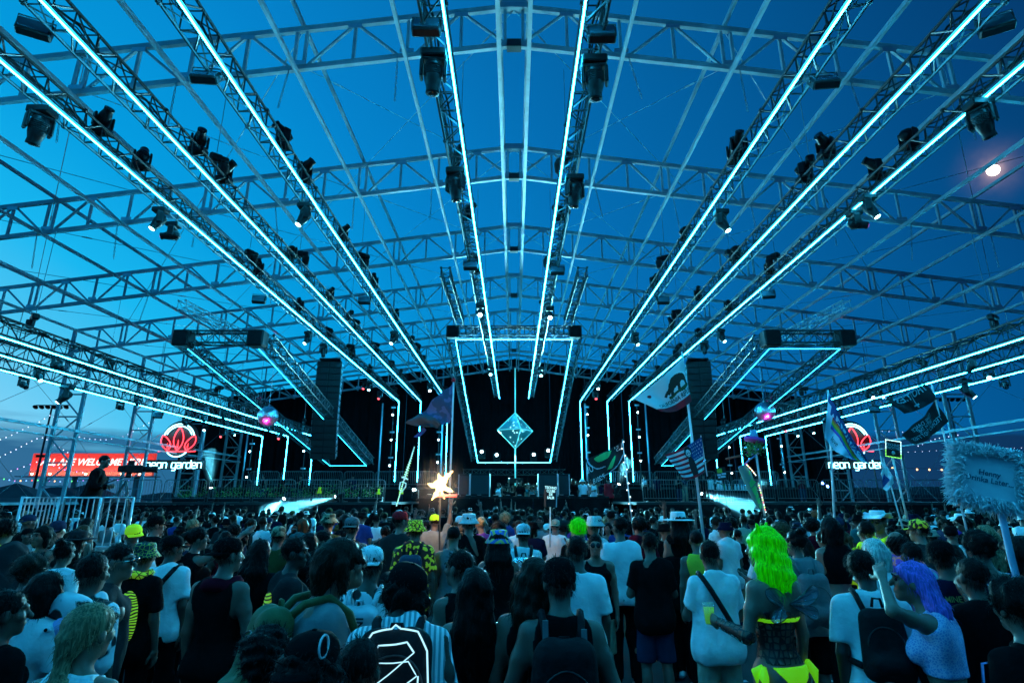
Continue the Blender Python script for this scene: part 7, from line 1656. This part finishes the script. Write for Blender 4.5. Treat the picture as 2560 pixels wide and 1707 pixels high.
# ------------------------------------------------------------------ camera platform with railing, operator and film camera
ZP = 1.1
pf = empty('camera_platform', (-9.0, 12.2, 0), 0, 'raised black camera platform with white railings rising from the crowd', 'platform')
MB().bev((0.3, 0.4, ZP - 0.06), (2.6, 2.2, 0.12), 0.01).build('deck', M_DECK, pf)
for x in (-0.9, 1.5):
    for y in (-0.55, 1.35): MB().tube((x, y, 0), (x, y, ZP - 0.12), 0.04, n=8).build('leg', M_STEEL, pf)
M_RAIL = mat('white_steel_rail', (0.72, 0.74, 0.76), 0.35, 0.3, var=0.08)
def railing(a, b, nb, lab):
    e = empty('railing', a, 0, lab, 'railing', 'white platform railings'); d = Vector(b) - Vector(a); H_ = 1.0
    MB().path([(0, 0, 0.0), (0, 0, H_), d + Vector((0, 0, H_)), d], 0.026, 8).build('frame', M_RAIL, e); MB().tube((0, 0, 0.08), d + Vector((0, 0, 0.08)), 0.02, n=6).build('bottom_rail', M_RAIL, e)
    for i in range(1, nb + 1):
        p = d * (i / (nb + 1)); MB().tube(p + Vector((0, 0, 0.08)), p + Vector((0, 0, H_)), 0.0125, n=6, caps=False).build('bar', M_RAIL, e)
railing((-9.3, 11.0, ZP), (-9.3, 11.9, ZP), 8, 'white railing with close bars along the platform side'); railing((-9.24, 11.96, ZP), (-8.5, 11.96, ZP), 5, 'white railing with wide bars across the platform front'); railing((-8.12, 11.5, ZP - 0.0), (-7.52, 11.5, ZP), 3, 'white railing gate standing open at the platform stairs')
J = skeleton(False, ('chest', 'drink'), 0.12, -0.35, 0.0); pp = P(262, 1137, 12.4); k = (pp.z - ZP) / hl(J, (0, -0.02, 0.13))[2]
r = empty('person', (pp.x - 0.1, 12.4, ZP), R(-65), 'camera operator in black standing on the platform behind a film camera', 'person'); r.scale = (k,) * 3
link('body', body_mesh(J), skin(1), r); link('top', top_mesh(J, 'long', 0.0155, 5), cloth('black'), r); link('trousers', legs_mesh(J), cloth('black'), r); link('hair', hair_mesh(J, 'short'), hair_mat('black'), r)
for n_ in 'LR': link('shoe', shoe_mesh(J, n_), cloth('black'), r)
fc = empty('film_camera', P(335, 1172, 12.3), R(-60), 'black broadcast camera on a tripod beside the operator', 'camera')
MB().bev((0, 0, 0), (0.2, 0.45, 0.22), 0.02).build('body', M_RUB, fc); MB().lathe([(0.07, 0), (0.09, 0.08), (0.085, 0.3), (0.1, 0.32), (0.1, 0.36), (0.085, 0.365)], 14, (0, 0.22, 0), Matrix.Rotation(-math.pi / 2, 3, 'X')).build('lens', M_BLACK, fc)
MB().bev((-0.22, -0.1, 0.17), (0.22, 0.16, 0.15), 0.02).build('viewfinder', M_RUB, fc); MB().bev((0, -0.3, 0.0), (0.14, 0.16, 0.18), 0.015).build('battery', M_BLACK, fc); MB().tube((0, -0.1, -0.11), (0, -0.1, -0.25), 0.07, n=10).build('pan_head', M_RUB, fc); MB().tube((0, -0.12, -0.2), (-0.1, -0.65, -0.42), 0.014, n=6).build('pan_bar', M_RUB, fc)
zc_ = fc.location.z
for c_ in fc.children: c_.scale = (0.75,) * 3; c_.location = Vector(c_.location) * 0.75
for a in (0.5, 2.6, 4.7): MB().tube((0, -0.1, -0.25), (0.55 * math.cos(a), -0.1 + 0.55 * math.sin(a), ZP - zc_), 0.028, 0.018, n=6).build('tripod_leg', M_BLACKM, fc)
# ------------------------------------------------------------------ beyond the open side: banner, tents, masts, festoon lights
YB = 66.0
a, b = P(86, 1133, YB), P(392, 1133, YB); zt, zb_ = a.z, P(86, 1176, YB).z; zl = P(86, 1190, YB).z; W_ = b.x - a.x
bn = empty('welcome_banner', ((a.x + b.x) / 2, YB, 0), 0, 'long red lit banner reading All are welcome here over an exit', 'banner')
RED = bpy.data.materials.new('red_floodlit_glow'); RED.use_nodes = True; bs = RED.node_tree.nodes['Principled BSDF']; bs.inputs['Base Color'].default_value = (0.45, 0.03, 0.03, 1); bs.inputs['Emission Color'].default_value = (0.75, 0.045, 0.035, 1); bs.inputs['Emission Strength'].default_value = 0.42  # glow put into the board in place of the floodlighting from below
MB().bev((0, 0, (zt + zb_) / 2), (W_, 0.3, zt - zb_), 0.05).build('board', RED, bn)
MB().bev((0, 0, (zb_ + zl) / 2 - 0.02), (W_, 0.28, zb_ - zl - 0.04), 0.03).build('lower_board', mat('dark_red_board', (0.16, 0.03, 0.03), 0.6, emit=(0.3, 0.04, 0.03), es=0.4), bn)
WH = emat('banner_white', (1.0, 0.92, 0.86), 1.1)
tm_ = text_mesh('ALL ARE WELCOME HERE', 1.62, 0.25, 0.03, 0.98); tw = max(v.co.x for v in tm_.vertices) - min(v.co.x for v in tm_.vertices); o = link('lettering', tm_, WH, bn, (0.0, -0.17, (zt + zb_) / 2 - 0.05), (math.pi / 2, 0, 0)); o.scale = (W_ * 0.86 / tw,) * 3; link('small_lettering', text_mesh('EXIT HERE TO OFFICIAL SHUTTLES', 0.5, 0.25, 0.0), emat('banner_orange', (1.0, 0.3, 0.2), 0.7), bn, (1.0, -0.15, (zb_ + zl) / 2 - 0.02), (math.pi / 2, 0, 0))
for i in range(7): MB().lathe([(0.05, 0), (0.12, 0.1), (0.12, 0.2)], 8, (-W_ / 2 + W_ * (i + 0.5) / 7, -0.9, zl + 0.1)).build('uplight', emat('warm_uplight', (1.0, 0.62, 0.32), 9.0), bn)
MB().box((0, -0.45, zl - 0.06), (W_ + 1.5, 1.3, 0.1)).build('ledge', mat('pale_ledge', (0.6, 0.58, 0.55), 0.7), bn)
for i in range(4): MB().tube((-W_ / 2 + W_ * (i + 0.5) / 4, 0, 0), (-W_ / 2 + W_ * (i + 0.5) / 4, 0, zl - 0.12), 0.28, n=10).build('column', mat('pale_column', (0.55, 0.52, 0.45), 0.7), bn)
ld = bpy.data.lights.new('banner_uplight', 'AREA'); ld.shape = 'RECTANGLE'; ld.size = W_; ld.size_y = 0.2; ld.energy = 260; ld.color = (1.0, 0.55, 0.35); lo = bpy.data.objects.new('banner_uplight', ld); col.objects.link(lo); lo.location = (bn.location.x, YB - 0.9, zl + 0.15); lo.rotation_euler = Vector((0, 0.55, 1)).to_track_quat('-Z', 'Y').to_euler()
def tent(px, py, w, Y, lab, h=None):
    t = P(px, py, Y); e = empty('marquee_tent', (t.x, Y, 0), 0.3, lab, 'tent', 'dark tents beyond the site'); he = t.z * 0.55; hw_ = w / 2
    q = [(-hw_, -hw_, he), (hw_, -hw_, he), (hw_, hw_, he), (-hw_, hw_, he), (0, 0, t.z)]; m1 = [tuple(Vector(q[i]).lerp(Vector(q[4]), 0.5) - Vector((0, 0, 0.12 * (t.z - he)))) for i in range(4)]
    MB().add(q[:4] + m1 + [q[4]], [(i, (i + 1) % 4, 4 + (i + 1) % 4, 4 + i) for i in range(4)] + [(4 + i, 4 + (i + 1) % 4, 8) for i in range(4)]).build('canopy', mat('dark_canvas', (0.05, 0.055, 0.06), 0.9, bump=0.3, bscale=3), e)
    for x, y, z in q[:4]: MB().tube((x, y, 0), (x, y, he), 0.06, n=6).build('post', M_STEEL, e)
    MB().box((0, -hw_, he - 0.2), (w, 0.03, 0.4)).build('valance', mat('dark_canvas', (0.05, 0.055, 0.06)), e)
tent(44, 1207, 7.5, 34.0, 'dark pyramid tent beside the white railing'); tent(150, 1212, 9, 52.0, 'dark low tent with a hipped canopy under the banner'); tent(222, 1208, 8, 55.0, 'dark peaked tent under the banner letters')
def mast(px, ptop, pbot, Y, lab):
    t = P(px, ptop, Y); e = empty('light_mast', (t.x, Y, 0), 0, lab, 'light mast', 'floodlight masts'); MB().tube((0, 0, 0), (0, 0, t.z), 0.14, 0.08, n=8).build('mast', M_BLACKM, e); MB().beam((-1.7, 0, t.z), (1.7, 0, t.z), 0.1, 0.1).build('crossarm', M_BLACKM, e)
    for i in range(6): MB().lathe([(0.08, -0.12), (0.26, 0.05), (0.26, 0.12)], 8, (-1.6 + 0.64 * i, -0.1, t.z - 0.15), Matrix.Rotation(2.4, 3, 'X')).build('floodlight', M_BLACK, e)
    MB().box((0, 0, t.z * 0.55), (0.9, 0.2, 0.25)).build('speaker_bracket', M_BLACK, e)
mast(131, 1013, 1240, 58, 'dark floodlight mast in front of the sunset, unlit'); mast(2370, 995, 1240, 62, 'dark floodlight mast on the moon side, unlit')
BUL = {'ice': emat('festoon_ice', (0.55, 0.62, 1.0), 1.6), 'amber': emat('festoon_amber', (1.0, 0.42, 0.15), 3.2), 'red': emat('festoon_red', (1.0, 0.08, 0.06), 1.8), 'green': emat('festoon_green', (0.1, 1.0, 0.25), 1.5), 'blue': emat('festoon_blue', (0.12, 0.3, 1.0), 2.2), 'violet': emat('festoon_violet', (0.6, 0.25, 1.0), 1.6)}
def festoon(pts, Y, n, colors, r, lab, Y2=None):
    """pts: pixel polyline the string hangs along"""
    r *= 0.55; Y2 = Y2 or Y; ps = [P(x, y, Y + (Y2 - Y) * i / (len(pts) - 1)) for i, (x, y) in enumerate(pts)]; e = empty('festoon_string', ps[0], 0, lab, 'string lights', 'festoon light strings'); o0 = ps[0]
    cum = [0]; 
    for i in range(1, len(ps)): cum.append(cum[-1] + (ps[i] - ps[i - 1]).length)
    def at(t):
        d = t * cum[-1]
        for i in range(1, len(ps)):
            if d <= cum[i] + 1e-6: return ps[i - 1].lerp(ps[i], (d - cum[i - 1]) / (cum[i] - cum[i - 1]))
        return ps[-1]
    MB().path([at(i / 24) - o0 for i in range(25)], 0.012, 4).build('wire', M_BLACKM, e)
    for c in set(colors):
        m = MB()
        for i in range(n):
            if colors[i % len(colors)] == c: p = at((i + 0.5) / n) - o0 - Vector((0, 0, r * 1.4)); m.lathe([(0.004, -r * 1.2), (r * .8, -r * .6), (r, 0), (r * .6, r), (0.004, r * 1.3)], 8, p)
        m.build('bulbs', BUL[c], e)
festoon([(-20, 1150), (40, 1122), (90, 1095), (110, 1092), (140, 1112), (175, 1132)], 46, 16, ['ice'], 0.07, 'festoon string of icy bulbs crossing above the red banner')
festoon([(-20, 1105), (25, 1088), (62, 1070), (100, 1052), (128, 1035), (150, 1052)], 50, 13, ['ice'], 0.075, 'festoon string of icy bulbs rising to the floodlight mast'); festoon([(180, 1085), (215, 1095), (262, 1098), (310, 1090), (345, 1070), (392, 1045)], 52, 16, ['ice'], 0.075, 'festoon string of icy bulbs sagging between two column ladders')
festoon([(20, 1178), (60, 1165), (100, 1150), (170, 1175), (215, 1180)], 48, 13, ['ice', 'violet'], 0.07, 'festoon string of violet and icy bulbs across the banner edge'); festoon([(-10, 1192), (40, 1200), (100, 1198), (160, 1202), (240, 1196), (330, 1198)], 44, 24, ['red', 'green', 'blue', 'violet', 'amber', 'blue'], 0.075, 'festoon string of many coloured bulbs under the banner')
festoon([(2215, 1165), (2260, 1170), (2330, 1171), (2400, 1172), (2470, 1168), (2580, 1160)], 44, 12, ['amber'], 0.11, 'festoon string of big amber bulbs beyond the moon side columns'); festoon([(2290, 1115), (2340, 1095), (2400, 1085)], 52, 10, ['ice'], 0.07, 'festoon string of icy bulbs climbing behind the slogan flags'); festoon([(2180, 1075), (2240, 1078), (2290, 1080), (2330, 1072)], 55, 9, ['ice'], 0.06, 'festoon string of icy bulbs behind the neon lotus'); festoon([(2190, 1130), (2300, 1128), (2420, 1120), (2580, 1118)], 58, 22, ['ice'], 0.05, 'festoon string of tiny icy bulbs low over the dark hill')
# containers on the moon side
for i, (x, w) in enumerate(((30.5, 6), (37.5, 6.1), (44.5, 6))):
    e = empty('storage_container', (x, 52 + i, 0), 0.1, 'dark storage container beyond the moon side columns', 'container', 'storage containers'); MB().bev((0, 0, 1.3), (w, 2.4, 2.6), 0.05).build('box', mat('dark_container', (0.05, 0.055, 0.065), 0.7, var=0.3), e)
    for k in range(12): MB().box((-w / 2 + w * (k + 0.5) / 12, -1.215, 1.3), (w / 26, 0.04, 2.3)).build('rib', mat('dark_container', (0.05, 0.055, 0.065)), e)
# moon
md_ = MB(); md_.lathe([(10 * math.sin(math.pi * i / 12) + 0.01, -10 * math.cos(math.pi * i / 12)) for i in range(13)], 20)
mo = md_.build('moon', emat('moon_glow', (1.0, 0.82, 0.66), 5.0), None, MOON_DIR * 1400); tag(mo, 'small bright moon in the deep blue sky', 'moon', kind='structure')
# bar on the moon side wing
e = empty('bar_counter', (11.9, 30.9, ZD), 0, 'low bar counter crowded with bottles on the stage wing', 'bar'); MB().bev((0, 0, 0.3), (2.2, 0.5, 0.58), 0.02).build('counter', M_BLACK, e); MB().bev((0, 0, 0.61), (2.3, 0.6, 0.04), 0.01).build('top', M_STEEL, e)
bm = [mat('bottle_clear', (0.6, 0.75, 0.78), 0.1, 0.1), mat('bottle_green', (0.1, 0.4, 0.1), 0.1), mat('bottle_amber', (0.4, 0.2, 0.05), 0.1)]
bot = MB().lathe([(0.036, 0), (0.038, 0.02), (0.038, 0.17), (0.03, 0.2), (0.014, 0.22), (0.013, 0.29), (0.015, 0.3)], 10).mesh('bottle'); bot.materials.append(bm[0]); rb = random.Random(6)
for i in range(22):
    o = link('bottle', bot, bm[i % 3 if i % 4 == 0 else 0], None, (11.9 - 1.0 + 2.0 * i / 21 + rb.uniform(-.03, .03), 30.9 + rb.uniform(-.2, .2), ZD + 0.631)); tag(o, ('clear', 'green', 'amber')[i % 3 if i % 4 == 0 else 0] + ' glass bottle standing on the stage wing bar', 'bottle', 'bottles on the bar')
# litter on the asphalt
lm = MB(); rl = random.Random(12)
for i in range(260):
    x, y = rl.uniform(-3, 4.5), rl.uniform(1.5, 8); a = rl.uniform(0, 6.28); s_ = rl.uniform(0.015, 0.06); u = Vector((math.cos(a), math.sin(a), 0)) * s_; v = Vector((-math.sin(a), math.cos(a), 0)) * s_ * rl.uniform(.4, 1); c = Vector((x, y, 0.004)); h_ = Vector((0, 0, rl.uniform(0.003, 0.02)))
    lm.add([c - u - v, c + u - v + h_, c + u + v, c - u + v + h_ * 0.7, c + h_ * 1.5], [(0, 1, 4), (1, 2, 4), (2, 3, 4), (3, 0, 4)])
o = lm.build('litter', mat('paper_litter', (0.55, 0.56, 0.58), 0.8, var=0.4, vscale=2)); tag(o, 'scraps of paper and cups littering the asphalt', 'litter', kind='stuff')
SMK = bpy.data.materials.new('stage_smoke'); SMK.use_nodes = True; nt = SMK.node_tree; nt.nodes.clear()
pv = nt.nodes.new('ShaderNodeVolumePrincipled'); pv.inputs['Color'].default_value = (0.92, 0.98, 1, 1); pv.inputs['Density'].default_value = 0.10; pv.inputs['Anisotropy'].default_value = 0.0
ou = nt.nodes.new('ShaderNodeOutputMaterial'); nt.links.new(pv.outputs[0], ou.inputs['Volume'])
for i, (px, py, Y, aim) in enumerate(BEAMS[:6]):
    p = P(px, py, Y); a = Vector(aim).normalized(); L = (1.9, 1.7, 3.3, 1.3, 3.0, 0.9)[i]
    m = MB(); m.lathe([(0.05, -0.1), (0.14, 0.02), (0.14 + 0.1 * L, L * 0.35), (0.16 + 0.19 * L, L * 0.8), (0.1 + 0.1 * L, L * 0.96), (0.02, L)], 14, (0, 0, 0), a.to_track_quat('Z', 'Y').to_matrix())
    o = m.build('smoke_or_bloom_puff', SMK, None, p + a * 0.42); tag(o, 'puff of stage smoke drifting through a cyan beam', 'smoke', kind='stuff')
TSM = bpy.data.materials.new('totem_bloom_haze'); TSM.use_nodes = True; nt = TSM.node_tree; nt.nodes.clear()  # haze ball added around the totem to imitate bloom; no smoke there
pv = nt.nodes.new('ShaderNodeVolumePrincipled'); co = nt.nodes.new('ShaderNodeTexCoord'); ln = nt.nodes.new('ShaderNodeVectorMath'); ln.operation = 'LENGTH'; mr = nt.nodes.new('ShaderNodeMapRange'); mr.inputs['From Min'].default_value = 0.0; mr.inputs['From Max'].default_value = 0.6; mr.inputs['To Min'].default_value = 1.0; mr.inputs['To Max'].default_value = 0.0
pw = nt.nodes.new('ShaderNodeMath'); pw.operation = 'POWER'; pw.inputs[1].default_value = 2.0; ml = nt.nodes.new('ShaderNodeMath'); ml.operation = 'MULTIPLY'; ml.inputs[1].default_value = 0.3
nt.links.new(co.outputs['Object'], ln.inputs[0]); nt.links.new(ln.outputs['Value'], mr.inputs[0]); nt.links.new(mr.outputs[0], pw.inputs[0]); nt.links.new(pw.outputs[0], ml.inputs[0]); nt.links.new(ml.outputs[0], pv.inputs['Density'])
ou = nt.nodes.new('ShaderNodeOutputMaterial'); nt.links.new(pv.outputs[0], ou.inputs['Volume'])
m = MB(); m.lathe([(0.6 * math.sin(math.pi * i / 10) + 0.004, -0.6 * math.cos(math.pi * i / 10)) for i in range(11)], 16); o = m.build('smoke_or_bloom_puff', TSM, None, P(1101, 1212, 9.5)); tag(o, 'added haze ball imitating bloom around the golden light totem', 'smoke', kind='stuff')
